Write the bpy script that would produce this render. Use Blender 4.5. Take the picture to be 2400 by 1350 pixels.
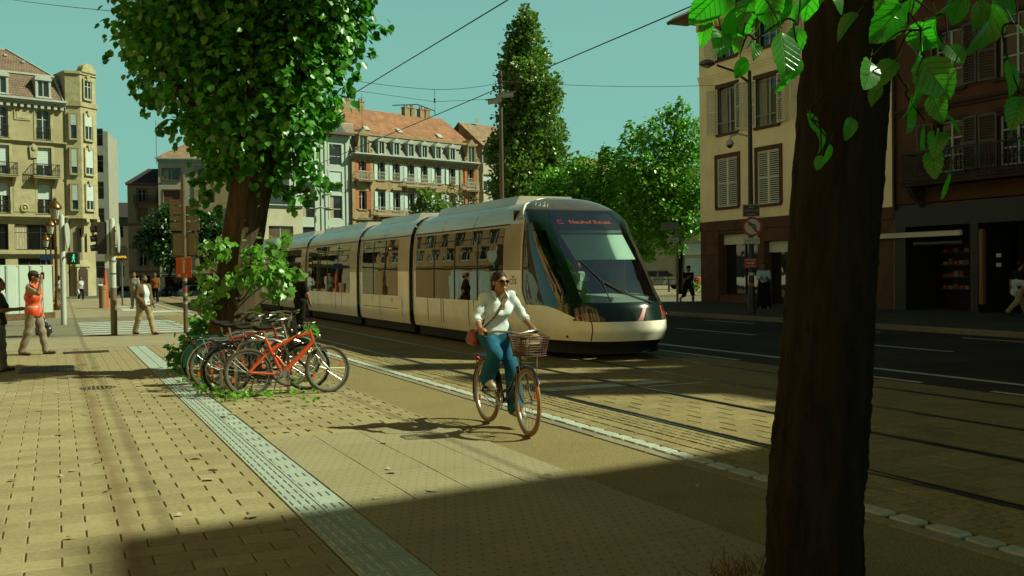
import bpy, math, random
import numpy as np
from mathutils import Vector, Matrix, Euler
random.seed(7)
rng = np.random.default_rng(11)
PI = math.pi
def rad(a): return math.radians(a)
for o in list(bpy.data.objects): bpy.data.objects.remove(o, do_unlink=True)
scene = bpy.context.scene
COL = scene.collection

# ------------------------------------------------------------------ camera, sky, sun, exposure
YAW, CAM_H = 24.632, 1.70
cam_data = bpy.data.cameras.new('camera')
cam = bpy.data.objects.new('camera', cam_data); COL.objects.link(cam)
cam_data.sensor_width = 36.0; cam_data.lens = 35.0
cam_data.clip_start = 0.05; cam_data.clip_end = 3000
cam.matrix_world = (Matrix.Translation((0, 0, CAM_H)) @ Matrix.Rotation(rad(-YAW), 4, 'Z')
                    @ Matrix.Rotation(rad(90 - 1.08), 4, 'X') @ Matrix.Rotation(rad(-0.777), 4, 'Z'))
scene.camera = cam

SUN_EL, SUN_AZ = 42.0, 90.0 + YAW            # azimuth clockwise from +Y (the street direction)
SUN_DIR = Vector((math.cos(rad(SUN_EL)) * math.sin(rad(SUN_AZ)), math.cos(rad(SUN_EL)) * math.cos(rad(SUN_AZ)), math.sin(rad(SUN_EL))))
world = bpy.data.worlds.new('World'); scene.world = world; world.use_nodes = True
wn, wl = world.node_tree.nodes, world.node_tree.links
wn.clear()
sky = wn.new('ShaderNodeTexSky'); sky.sky_type = 'NISHITA'; sky.sun_disc = False
sky.sun_elevation = rad(SUN_EL); sky.sun_rotation = rad(SUN_AZ)
sky.air_density = 1.0; sky.dust_density = 1.2; sky.ozone_density = 1.0
tint = wn.new('ShaderNodeMix'); tint.data_type = 'RGBA'; tint.blend_type = 'MULTIPLY'; tint.inputs[0].default_value = 1.0
tint.inputs[7].default_value = (0.66, 1.06, 0.62, 1)
bgd = wn.new('ShaderNodeBackground'); bgd.inputs[1].default_value = 0.0502
wo = wn.new('ShaderNodeOutputWorld')
even = wn.new('ShaderNodeMix'); even.data_type = 'RGBA'; even.inputs[0].default_value = 0.75
# clear-sky falloff: the even teal haze near the horizon deepens towards the zenith
tcw = wn.new('ShaderNodeTexCoord'); sxw = wn.new('ShaderNodeSeparateXYZ'); wl.new(tcw.outputs['Generated'], sxw.inputs[0])
rpw = wn.new('ShaderNodeValToRGB'); rpw.color_ramp.interpolation = 'EASE'
rpw.color_ramp.elements[0].position = 0.20; rpw.color_ramp.elements[0].color = (0.295, 0.68, 0.585, 1)
rpw.color_ramp.elements[1].position = 0.66; rpw.color_ramp.elements[1].color = (0.068, 0.092, 0.112, 1)
scw = wn.new('ShaderNodeVectorMath'); scw.operation = 'SCALE'; scw.inputs[3].default_value = 10.0
wl.new(sxw.outputs[2], rpw.inputs[0]); wl.new(rpw.outputs[0], scw.inputs[0]); wl.new(scw.outputs[0], even.inputs[7])
wl.new(sky.outputs[0], tint.inputs[6]); wl.new(tint.outputs[2], even.inputs[6]); wl.new(even.outputs[2], bgd.inputs[0]); wl.new(bgd.outputs[0], wo.inputs[0])
sd = bpy.data.lights.new('sun', 'SUN'); sd.energy = 5.0; sd.angle = rad(0.55); sd.color = (0.94, 1.0, 0.72)
sun = bpy.data.objects.new('sun', sd); COL.objects.link(sun)
sun.rotation_euler = SUN_DIR.to_track_quat('Z', 'Y').to_euler(); sun.location = (20, -10, 40)
vs = scene.view_settings
vs.view_transform = 'Standard'; vs.look = 'None'; vs.exposure = 0.73; vs.gamma = 1.0; vs.use_curve_mapping = False
scene.cycles.max_bounces = 6; scene.cycles.transparent_max_bounces = 12
scene.cycles.sample_clamp_indirect = 4.0
scene.cycles.use_adaptive_sampling = True
try: scene.cycles.use_denoising = True
except Exception: pass

# ------------------------------------------------------------------ materials
MATS = {}
ALB = 0.668                                  # overall scale of surface reflectances for the brighter exposure
def mat(name, col, rough=0.7, metal=0.0, var=0.12, scale=3.0, bump=0.0, bscale=60.0, spec=None, emit=None, estr=0.0,
        trans=0.0, alpha=1.0, rnd=0.0, col2=None, coat=0.0, detail=5.0, stretch=None, sheen=0.0, dirt=0.0, dirtcol=(0.03, 0.022, 0.012), full=False):
    """procedural principled material: base colour varied by world-space noise, optional bump, per-object variation"""
    if name in MATS: return MATS[name]
    k_ = ALB if full is False else 1.0
    col = tuple(x*k_ for x in col); col2 = tuple(x*k_ for x in col2) if col2 else None; dirtcol = tuple(x*k_ for x in dirtcol)
    m = bpy.data.materials.new(name); m.use_nodes = True; MATS[name] = m
    n, l = m.node_tree.nodes, m.node_tree.links; n.clear()
    out = n.new('ShaderNodeOutputMaterial'); b = n.new('ShaderNodeBsdfPrincipled'); l.new(b.outputs[0], out.inputs[0])
    b.inputs['Roughness'].default_value = rough; b.inputs['Metallic'].default_value = metal
    b.inputs['Specular IOR Level'].default_value = spec if spec is not None else (0.12 if rough >= 0.75 else 0.4)
    if coat: b.inputs['Coat Weight'].default_value = coat; b.inputs['Coat Roughness'].default_value = 0.05
    if trans: b.inputs['Transmission Weight'].default_value = trans
    if sheen: b.inputs['Sheen Weight'].default_value = sheen
    if alpha < 1: b.inputs['Alpha'].default_value = alpha
    c = tuple(col) + (1,)
    c2 = tuple(col2) + (1,) if col2 else tuple(min(1, x * (1 + var)) for x in col) + (1,)
    c1 = tuple(x * (1 - var) for x in col) + (1,) if not col2 else c
    geo = n.new('ShaderNodeNewGeometry')
    src = geo.outputs['Position']
    if stretch:
        mp = n.new('ShaderNodeMapping'); mp.inputs['Scale'].default_value = stretch; l.new(src, mp.inputs[0]); src = mp.outputs[0]
    last = None
    if var > 0 or col2:
        nt = n.new('ShaderNodeTexNoise'); nt.inputs['Scale'].default_value = scale; nt.inputs['Detail'].default_value = detail
        nt.inputs['Roughness'].default_value = 0.62
        l.new(src, nt.inputs['Vector'])
        rp = n.new('ShaderNodeValToRGB'); rp.color_ramp.elements[0].position = 0.32; rp.color_ramp.elements[1].position = 0.68
        rp.color_ramp.elements[0].color = c1; rp.color_ramp.elements[1].color = c2
        l.new(nt.outputs[0], rp.inputs[0]); last = rp.outputs[0]
    if dirt > 0:
        nd = n.new('ShaderNodeTexNoise'); nd.inputs['Scale'].default_value = 0.9; nd.inputs['Detail'].default_value = 8; nd.inputs['Roughness'].default_value = 0.7
        l.new(geo.outputs['Position'], nd.inputs['Vector'])
        rd = n.new('ShaderNodeMapRange'); rd.inputs[1].default_value = 0.5; rd.inputs[2].default_value = 0.75; rd.inputs[3].default_value = 0; rd.inputs[4].default_value = dirt
        l.new(nd.outputs[0], rd.inputs[0])
        md = n.new('ShaderNodeMix'); md.data_type = 'RGBA'; l.new(rd.outputs[0], md.inputs[0])
        if last: l.new(last, md.inputs[6])
        else: md.inputs[6].default_value = c
        md.inputs[7].default_value = tuple(dirtcol) + (1,); last = md.outputs[2]
    if rnd > 0:
        oi = n.new('ShaderNodeObjectInfo'); mr = n.new('ShaderNodeMapRange')
        mr.inputs[3].default_value = 1 - rnd; mr.inputs[4].default_value = 1 + rnd; l.new(oi.outputs['Random'], mr.inputs[0])
        mx = n.new('ShaderNodeMix'); mx.data_type = 'RGBA'; mx.blend_type = 'MULTIPLY'; mx.inputs[0].default_value = 1
        if last: l.new(last, mx.inputs[6])
        else: mx.inputs[6].default_value = c
        l.new(mr.outputs[0], mx.inputs[7]); last = mx.outputs[2]
    if last: l.new(last, b.inputs['Base Color'])
    else: b.inputs['Base Color'].default_value = c
    if bump > 0:
        nb = n.new('ShaderNodeTexNoise'); nb.inputs['Scale'].default_value = bscale; nb.inputs['Detail'].default_value = 4
        l.new(src, nb.inputs['Vector'])
        bp = n.new('ShaderNodeBump'); bp.inputs['Strength'].default_value = bump; bp.inputs['Distance'].default_value = 0.01
        l.new(nb.outputs[0], bp.inputs['Height']); l.new(bp.outputs[0], b.inputs['Normal'])
    if emit:
        b.inputs['Emission Color'].default_value = tuple(emit) + (1,); b.inputs['Emission Strength'].default_value = estr
    return m

def leaf_mat(name, c1, c2, tr, rough=0.38, rnd=0.25, tw=0.35):
    """two-sided leaf: diffuse/gloss reflection plus translucency, colour varied per clump by noise"""
    if name in MATS: return MATS[name]
    m = bpy.data.materials.new(name); m.use_nodes = True; MATS[name] = m
    n, l = m.node_tree.nodes, m.node_tree.links; n.clear()
    out = n.new('ShaderNodeOutputMaterial'); b = n.new('ShaderNodeBsdfPrincipled'); t = n.new('ShaderNodeBsdfTranslucent'); mx = n.new('ShaderNodeMixShader')
    geo = n.new('ShaderNodeNewGeometry'); nt = n.new('ShaderNodeTexNoise'); nt.inputs['Scale'].default_value = 2.6; nt.inputs['Detail'].default_value = 6
    nt.inputs['Roughness'].default_value = 0.75
    l.new(geo.outputs['Position'], nt.inputs['Vector'])
    rp = n.new('ShaderNodeValToRGB'); rp.color_ramp.elements[0].position = 0.3; rp.color_ramp.elements[1].position = 0.7
    rp.color_ramp.elements[0].color = tuple(c1) + (1,); rp.color_ramp.elements[1].color = tuple(c2) + (1,)
    l.new(nt.outputs[0], rp.inputs[0]); l.new(rp.outputs[0], b.inputs['Base Color'])
    b.inputs['Roughness'].default_value = rough; b.inputs['Specular IOR Level'].default_value = 0.5
    t.inputs[0].default_value = tuple(tr) + (1,)
    mx.inputs[0].default_value = tw
    l.new(b.outputs[0], mx.inputs[1]); l.new(t.outputs[0], mx.inputs[2]); l.new(mx.outputs[0], out.inputs[0])
    return m

def glass_mat(name, col=(0.02, 0.025, 0.025), rough=0.03, refl=0.5, wav=0.12):
    """window glass seen by day: dark with a mirror-like sky reflection, slightly wavy"""
    if name in MATS: return MATS[name]
    m = bpy.data.materials.new(name); m.use_nodes = True; MATS[name] = m
    n, l = m.node_tree.nodes, m.node_tree.links; n.clear()
    out = n.new('ShaderNodeOutputMaterial'); b = n.new('ShaderNodeBsdfPrincipled'); l.new(b.outputs[0], out.inputs[0])
    b.inputs['Base Color'].default_value = tuple(col) + (1,); b.inputs['Roughness'].default_value = rough
    b.inputs['IOR'].default_value = 1.5; b.inputs['Specular IOR Level'].default_value = refl
    geo = n.new('ShaderNodeNewGeometry'); nb = n.new('ShaderNodeTexNoise'); nb.inputs['Scale'].default_value = 1.4
    l.new(geo.outputs['Position'], nb.inputs['Vector'])
    bp = n.new('ShaderNodeBump'); bp.inputs['Strength'].default_value = wav; bp.inputs['Distance'].default_value = 0.05
    l.new(nb.outputs[0], bp.inputs['Height']); l.new(bp.outputs[0], b.inputs['Normal'])
    return m

def clear_glass(name, col=(0.85, 0.95, 0.9), rough=0.0, fac=0.12):
    """thin see-through pane: mostly transparent, mirror reflection by fresnel"""
    if name in MATS: return MATS[name]
    m = bpy.data.materials.new(name); m.use_nodes = True; MATS[name] = m
    n, l = m.node_tree.nodes, m.node_tree.links; n.clear()
    out = n.new('ShaderNodeOutputMaterial'); tr = n.new('ShaderNodeBsdfTransparent'); gl = n.new('ShaderNodeBsdfGlossy'); mx = n.new('ShaderNodeMixShader')
    lw = n.new('ShaderNodeLayerWeight'); lw.inputs[0].default_value = 0.35
    mr = n.new('ShaderNodeMapRange'); mr.inputs[3].default_value = fac; mr.inputs[4].default_value = 1.0
    l.new(lw.outputs['Fresnel'], mr.inputs[0]); l.new(mr.outputs[0], mx.inputs[0])
    tr.inputs[0].default_value = tuple(col) + (1,); gl.inputs['Roughness'].default_value = rough
    l.new(tr.outputs[0], mx.inputs[1]); l.new(gl.outputs[0], mx.inputs[2]); l.new(mx.outputs[0], out.inputs[0])
    return m

# ------------------------------------------------------------------ mesh builder
class MB:
    def __init__(self): self.v = []; self.f = []; self.m = []
    def add(self, vs, fs, m=0):
        k = len(self.v); self.v.extend([tuple(p) for p in vs])
        for f in fs: self.f.append(tuple(i + k for i in f)); self.m.append(m)
        return self
    def quad(self, a, b, c, d, m=0): return self.add([a, b, c, d], [(0, 1, 2, 3)], m)
    def box(self, x0, x1, y0, y1, z0, z1, m=0):
        return self.add([(x0,y0,z0),(x1,y0,z0),(x1,y1,z0),(x0,y1,z0),(x0,y0,z1),(x1,y0,z1),(x1,y1,z1),(x0,y1,z1)],
                        [(0,3,2,1),(4,5,6,7),(0,1,5,4),(1,2,6,5),(2,3,7,6),(3,0,4,7)], m)
    def bbox(self, x0, x1, y0, y1, z0, z1, b=0.01, m=0):
        """box with a chamfered top"""
        v = [(x0,y0,z0),(x1,y0,z0),(x1,y1,z0),(x0,y1,z0),(x0,y0,z1-b),(x1,y0,z1-b),(x1,y1,z1-b),(x0,y1,z1-b),
             (x0+b,y0+b,z1),(x1-b,y0+b,z1),(x1-b,y1-b,z1),(x0+b,y1-b,z1)]
        f = [(0,3,2,1),(8,9,10,11)] + [(i,(i+1)%4,4+(i+1)%4,4+i) for i in range(4)] + [(4+i,4+(i+1)%4,8+(i+1)%4,8+i) for i in range(4)]
        return self.add(v, f, m)
    def obox(self, c, ax, ay, az, m=0):
        """oriented box: centre and three half-axis vectors"""
        c, ax, ay, az = Vector(c), Vector(ax), Vector(ay), Vector(az); v = []
        for sz in (-1, 1):
            for sx, sy in ((-1,-1),(1,-1),(1,1),(-1,1)): v.append(c + ax*sx + ay*sy + az*sz)
        return self.add(v, [(0,3,2,1),(4,5,6,7),(0,1,5,4),(1,2,6,5),(2,3,7,6),(3,0,4,7)], m)
    def bar(self, a, b, w, h, m=0, up=(0,0,1)):
        """rectangular bar from a to b"""
        a, b = Vector(a), Vector(b); d = b - a; L = d.length
        if L < 1e-6: return self
        d.normalize(); u = Vector(up)
        if abs(d.dot(u)) > 0.98: u = Vector((0, 1, 0))
        s = d.cross(u).normalized(); u = s.cross(d)
        return self.obox((a + b) / 2, d * L / 2, s * w / 2, u * h / 2, m)
    def tube(self, pts, r, n=8, m=0, cap=True, closed=False):
        pts = [Vector(p) for p in pts]; N = len(pts)
        rs = r if isinstance(r, (list, tuple)) else [r] * N
        vs = []; u = None
        for i, p in enumerate(pts):
            if closed: d = pts[(i+1) % N] - pts[i-1]
            else: d = pts[min(i+1, N-1)] - pts[max(i-1, 0)]
            if d.length < 1e-9: d = Vector((0,0,1))
            d.normalize()
            if u is None:
                u = Vector((0,0,1)) if abs(d.z) < 0.9 else Vector((1,0,0))
            u = (u - d * u.dot(d))
            if u.length < 1e-6: u = d.orthogonal()
            u.normalize(); s = d.cross(u)
            for k in range(n):
                a = 2 * PI * k / n; vs.append(p + (u * math.cos(a) + s * math.sin(a)) * rs[i])
        fs = []
        for i in range(N if closed else N - 1):
            j = (i + 1) % N
            for k in range(n): fs.append((i*n+k, i*n+(k+1)%n, j*n+(k+1)%n, j*n+k))
        if cap and not closed: fs.append(tuple(range(n-1, -1, -1))); fs.append(tuple((N-1)*n + k for k in range(n)))
        return self.add(vs, fs, m)
    def cyl(self, a, b, r, n=12, m=0): return self.tube([a, b], r, n, m)
    def lathe(self, prof, c=(0,0,0), n=16, m=0, axis=None, cap=True):
        """profile of (r, h) turned round an axis through c"""
        d = Vector(axis) if axis else Vector((0,0,1)); d.normalize()
        u = d.orthogonal().normalized(); s = d.cross(u); c = Vector(c); vs = []
        for r, h in prof:
            for k in range(n):
                a = 2*PI*k/n; vs.append(c + d*h + (u*math.cos(a) + s*math.sin(a))*r)
        fs = [(i*n+k, i*n+(k+1)%n, (i+1)*n+(k+1)%n, (i+1)*n+k) for i in range(len(prof)-1) for k in range(n)]
        if cap: fs.append(tuple(range(n-1,-1,-1))); fs.append(tuple((len(prof)-1)*n+k for k in range(n)))
        return self.add(vs, fs, m)
    def torus(self, c, axis, R, r, n=32, k=8, m=0, a0=0.0, a1=2*PI):
        d = Vector(axis).normalized(); u = d.orthogonal().normalized()
        if abs(d.z) < 0.9: u = (Vector((0,0,1)) - d*d.z).normalized()
        s = d.cross(u); c = Vector(c); full = abs(a1-a0-2*PI) < 1e-6
        pts = [c + (u*math.cos(a0+(a1-a0)*i/n) + s*math.sin(a0+(a1-a0)*i/n))*R for i in range(n if full else n+1)]
        return self.tube(pts, r, k, m, closed=full)
    def prism(self, poly, a, b, frame=None, m=0):
        """2D polygon (u,v) extruded from w=a to w=b; frame maps (u,v,w)->xyz (default u=x, v=z, w=y)"""
        fr = frame or (lambda u, v, w: (u, w, v)); n = len(poly)
        vs = [fr(u, v, a) for u, v in poly] + [fr(u, v, b) for u, v in poly]
        fs = [tuple(range(n)), tuple(range(2*n-1, n-1, -1))] + [(i, i+n, (i+1)%n+n, (i+1)%n) for i in range(n)]
        return self.add(vs, fs, m)
    def loft(self, rings, m=0, closed=True, cap=False):
        n = len(rings[0]); vs = [p for r in rings for p in r]; fs = []
        for i in range(len(rings)-1):
            for k in range(n if closed else n-1): fs.append((i*n+k, i*n+(k+1)%n, (i+1)*n+(k+1)%n, (i+1)*n+k))
        if cap: fs.append(tuple(range(n-1,-1,-1))); fs.append(tuple((len(rings)-1)*n+k for k in range(n)))
        return self.add(vs, fs, m)
    def ball(self, c, rx, ry=None, rz=None, n=12, k=8, m=0):
        ry = rx if ry is None else ry; rz = rx if rz is None else rz; vs = []
        for i in range(k+1):
            t = PI*i/k
            for j in range(n): vs.append((c[0]+rx*math.sin(t)*math.cos(2*PI*j/n), c[1]+ry*math.sin(t)*math.sin(2*PI*j/n), c[2]+rz*math.cos(t)))
        fs = [(i*n+j, (i+1)*n+j, (i+1)*n+(j+1)%n, i*n+(j+1)%n) for i in range(k) for j in range(n)]
        return self.add(vs, fs, m)
    def mesh(self, name, mats, smooth=False, angle=40):
        me = bpy.data.meshes.new(name); me.from_pydata(self.v, [], self.f)
        for mt in (mats if isinstance(mats, (list, tuple)) else [mats]): me.materials.append(mt)
        me.polygons.foreach_set('material_index', self.m)
        if smooth:
            me.polygons.foreach_set('use_smooth', [True]*len(me.polygons))
            try: me.set_sharp_from_angle(angle=rad(angle))
            except Exception: pass
        me.update(); return me
    def build(self, name, mats, parent=None, loc=(0,0,0), rz=0.0, smooth=False, angle=40):
        return link(name, self.mesh(name, mats, smooth, angle), parent, loc, rz)
def link(name, me, parent=None, loc=(0,0,0), rz=0.0, rot=None):
    o = bpy.data.objects.new(name, me); COL.objects.link(o); o.parent = parent
    o.location = loc; o.rotation_euler = rot if rot is not None else (0, 0, rz); return o
def tag(o, label=None, cat=None, group=None, kind=None):
    if label: o['label'] = label
    if cat: o['category'] = cat
    if group: o['group'] = group
    if kind: o['kind'] = kind
    return o
def empty(name, loc=(0,0,0), rz=0.0, label=None, cat=None, group=None, kind=None):
    o = bpy.data.objects.new(name, None); COL.objects.link(o); o.location = loc; o.rotation_euler = (0,0,rz)
    o.empty_display_size = 0.1
    return tag(o, label, cat, group, kind)
def copy_tree(o, parent=None):
    c = o.copy(); COL.objects.link(c); c.parent = parent
    for ch in list(o.children): copy_tree(ch, c)
    return c
def np_mesh(name, V, Fq, mats, midx=None, smooth=False):
    """mesh from numpy arrays: V (n,3), Fq (m,k) faces of k corners"""
    me = bpy.data.meshes.new(name); V = np.asarray(V, np.float32); Fq = np.asarray(Fq, np.int32); k = Fq.shape[1]
    me.vertices.add(len(V)); me.vertices.foreach_set('co', V.ravel())
    me.loops.add(Fq.size); me.loops.foreach_set('vertex_index', Fq.ravel())
    me.polygons.add(len(Fq)); me.polygons.foreach_set('loop_start', np.arange(0, Fq.size, k, dtype=np.int32))
    me.polygons.foreach_set('loop_total', np.full(len(Fq), k, np.int32))
    for mt in (mats if isinstance(mats, (list, tuple)) else [mats]): me.materials.append(mt)
    if midx is not None: me.polygons.foreach_set('material_index', np.asarray(midx, np.int32))
    if smooth: me.polygons.foreach_set('use_smooth', np.ones(len(Fq), bool))
    me.update(); me.validate(); return me
def text_mesh(txt, size, mats, depth=0.002, align='CENTER', spacing=1.0, extrude=True):
    """flat lettering as a mesh: lies in local XY, centred"""
    cu = bpy.data.curves.new('lettering', 'FONT'); cu.body = txt; cu.size = size; cu.align_x = align; cu.align_y = 'CENTER'
    cu.extrude = depth; cu.resolution_u = 2; cu.space_character = spacing
    o = bpy.data.objects.new('lettering', cu); COL.objects.link(o)
    dg = bpy.context.evaluated_depsgraph_get(); me = bpy.data.meshes.new_from_object(o.evaluated_get(dg))
    bpy.data.objects.remove(o, do_unlink=True); bpy.data.curves.remove(cu)
    me.materials.clear(); me.materials.append(mats); return me
# ------------------------------------------------------------------ the setting: ground, pavements, tracks, road
M_ground = mat('ground_asphalt', (0.17, 0.155, 0.105), 0.9, var=0.22, scale=0.6, bump=0.5, bscale=90, detail=9)
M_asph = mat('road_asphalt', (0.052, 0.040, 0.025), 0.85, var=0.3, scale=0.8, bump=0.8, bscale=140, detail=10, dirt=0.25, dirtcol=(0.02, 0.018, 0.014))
M_bike = mat('cycle_asphalt', (0.27, 0.215, 0.095), 0.9, var=0.5, scale=70, bump=1.0, bscale=150, detail=3, dirt=0.3, dirtcol=(0.09, 0.07, 0.035))
M_joint = mat('joint_sand', (0.145, 0.108, 0.05), 0.95, var=0.5, scale=14, bump=0.6, bscale=120)
M_moss = mat('joint_moss', (0.085, 0.09, 0.02), 0.95, var=0.6, scale=8, bump=0.8, bscale=120)
M_paver = mat('paver_concrete', (0.335, 0.28, 0.145), 0.88, var=0.16, scale=26, bump=0.5, bscale=190, rnd=0.13, dirt=0.55, dirtcol=(0.19, 0.14, 0.07))
def stain_line(m, x0, w):
    """a long tyre-black and rust stain running down the paving at x0"""
    n, l = m.node_tree.nodes, m.node_tree.links; b = [q for q in n if q.type == 'BSDF_PRINCIPLED'][0]; geo = n.new('ShaderNodeNewGeometry'); sx = n.new('ShaderNodeSeparateXYZ'); l.new(geo.outputs['Position'], sx.inputs[0])
    nz = n.new('ShaderNodeTexNoise'); nz.inputs['Scale'].default_value = 1.3; nz.inputs['Detail'].default_value = 6; l.new(geo.outputs['Position'], nz.inputs['Vector'])
    a = n.new('ShaderNodeMath'); a.operation = 'MULTIPLY_ADD'; a.inputs[1].default_value = 0.22; a.inputs[2].default_value = -x0-0.11; l.new(nz.outputs[0], a.inputs[0])
    s = n.new('ShaderNodeMath'); s.operation = 'ADD'; l.new(a.outputs[0], s.inputs[0]); l.new(sx.outputs[0], s.inputs[1]); ab = n.new('ShaderNodeMath'); ab.operation = 'ABSOLUTE'; l.new(s.outputs[0], ab.inputs[0])
    mr = n.new('ShaderNodeMapRange'); mr.inputs[1].default_value = 0.0; mr.inputs[2].default_value = w; mr.inputs[3].default_value = 0.55; mr.inputs[4].default_value = 0.0; l.new(ab.outputs[0], mr.inputs[0])
    old = b.inputs['Base Color'].links[0].from_socket; mx = n.new('ShaderNodeMix'); mx.data_type = 'RGBA'; l.new(mr.outputs[0], mx.inputs[0]); l.new(old, mx.inputs[6]); mx.inputs[7].default_value = (0.10, 0.055, 0.022, 1); l.new(mx.outputs[2], b.inputs['Base Color'])
stain_line(M_paver, 0.40, 0.13)
M_tact = mat('tactile_concrete', (0.36, 0.42, 0.35), 0.85, var=0.12, scale=24, bump=0.5, bscale=170, rnd=0.06, dirt=0.3, dirtcol=(0.22, 0.19, 0.11))
M_sett = mat('grey_sett', (0.28, 0.225, 0.105), 0.85, var=0.2, scale=18, bump=0.7, bscale=110, rnd=0.14, dirt=0.4, dirtcol=(0.12, 0.095, 0.05))
M_bed = mat('track_slab', (0.275, 0.215, 0.095), 0.85, var=0.18, scale=16, bump=0.6, bscale=120, rnd=0.10, dirt=0.5, dirtcol=(0.10, 0.08, 0.045))
M_white = mat('white_stone', (0.44, 0.48, 0.39), 0.8, var=0.15, scale=20, bump=0.6, bscale=90, rnd=0.12, dirt=0.3, dirtcol=(0.25, 0.22, 0.14))
M_paint = mat('road_paint', (0.48, 0.55, 0.48), 0.75, var=0.2, scale=9, bump=0.3, bscale=120, dirt=0.55, dirtcol=(0.16, 0.14, 0.09))
M_rail = mat('rail_steel', (0.10, 0.085, 0.065), 0.32, metal=0.9, var=0.2, scale=6)
M_groove = mat('rail_groove', (0.012, 0.010, 0.008), 0.9, var=0.3, scale=10)
M_kerb = mat('kerb_granite', (0.25, 0.225, 0.15), 0.85, var=0.2, scale=22, bump=0.5, bscale=100, rnd=0.12)

def dotted(name, base):
    """concrete slab with a bush-hammered grid of small pits"""
    m = base.copy(); m.name = name; n, l = m.node_tree.nodes, m.node_tree.links
    b = [x for x in n if x.type == 'BSDF_PRINCIPLED'][0]; geo = n.new('ShaderNodeNewGeometry')
    sc = n.new('ShaderNodeVectorMath'); sc.operation = 'MULTIPLY'; sc.inputs[1].default_value = (1/0.0816, 1/0.106, 0)
    l.new(geo.outputs['Position'], sc.inputs[0])
    sx = n.new('ShaderNodeSeparateXYZ'); l.new(sc.outputs[0], sx.inputs[0])
    fl = n.new('ShaderNodeMath'); fl.operation = 'FLOOR'; l.new(sx.outputs[1], fl.inputs[0])
    hf = n.new('ShaderNodeMath'); hf.operation = 'MULTIPLY'; hf.inputs[1].default_value = 0.5; l.new(fl.outputs[0], hf.inputs[0])
    ad = n.new('ShaderNodeMath'); ad.operation = 'ADD'; l.new(sx.outputs[0], ad.inputs[0]); l.new(hf.outputs[0], ad.inputs[1])
    fx = n.new('ShaderNodeMath'); fx.operation = 'FRACT'; l.new(ad.outputs[0], fx.inputs[0])
    fy = n.new('ShaderNodeMath'); fy.operation = 'FRACT'; l.new(sx.outputs[1], fy.inputs[0])
    cb = n.new('ShaderNodeCombineXYZ'); l.new(fx.outputs[0], cb.inputs[0]); l.new(fy.outputs[0], cb.inputs[1])
    ds = n.new('ShaderNodeVectorMath'); ds.operation = 'DISTANCE'; ds.inputs[1].default_value = (0.5, 0.5, 0); l.new(cb.outputs[0], ds.inputs[0])
    mr = n.new('ShaderNodeMapRange'); mr.inputs[1].default_value = 0.09; mr.inputs[2].default_value = 0.15; mr.inputs[3].default_value = 0.62; mr.inputs[4].default_value = 0.0
    l.new(ds.outputs['Value'], mr.inputs[0])
    old = b.inputs['Base Color'].links[0].from_socket
    mx = n.new('ShaderNodeMix'); mx.data_type = 'RGBA'; l.new(mr.outputs[0], mx.inputs[0]); l.new(old, mx.inputs[6]); mx.inputs[7].default_value = (0.06, 0.045, 0.02, 1)
    l.new(mx.outputs[2], b.inputs['Base Color'])
    return m
M_slab = dotted('pitted_slab', mat('slab_concrete', (0.325, 0.285, 0.165), 0.88, var=0.16, scale=50, bump=0.6, bscale=170, rnd=0.05, dirt=0.35, dirtcol=(0.18, 0.14, 0.075)))

def sheet(name, x0, x1, y0, y1, z, m, kind='structure', parent=None, nx=1, ny=1):
    b = MB(); b.box(x0, x1, y0, y1, z - 0.25, z, 0)
    o = b.build(name, m, parent)
    if kind: tag(o, kind=kind)
    return o

g = MB(); ys = [(-900, -0.04), (78, -0.04), (100, -0.5), (125, -1.25), (150, -1.65), (900, -1.65)]
for (ya, za), (yb, zb) in zip(ys[:-1], ys[1:]): g.quad((-900, ya, za), (900, ya, za), (900, yb, zb), (-900, yb, zb))
tag(g.build('ground', M_ground), kind='structure')

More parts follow.
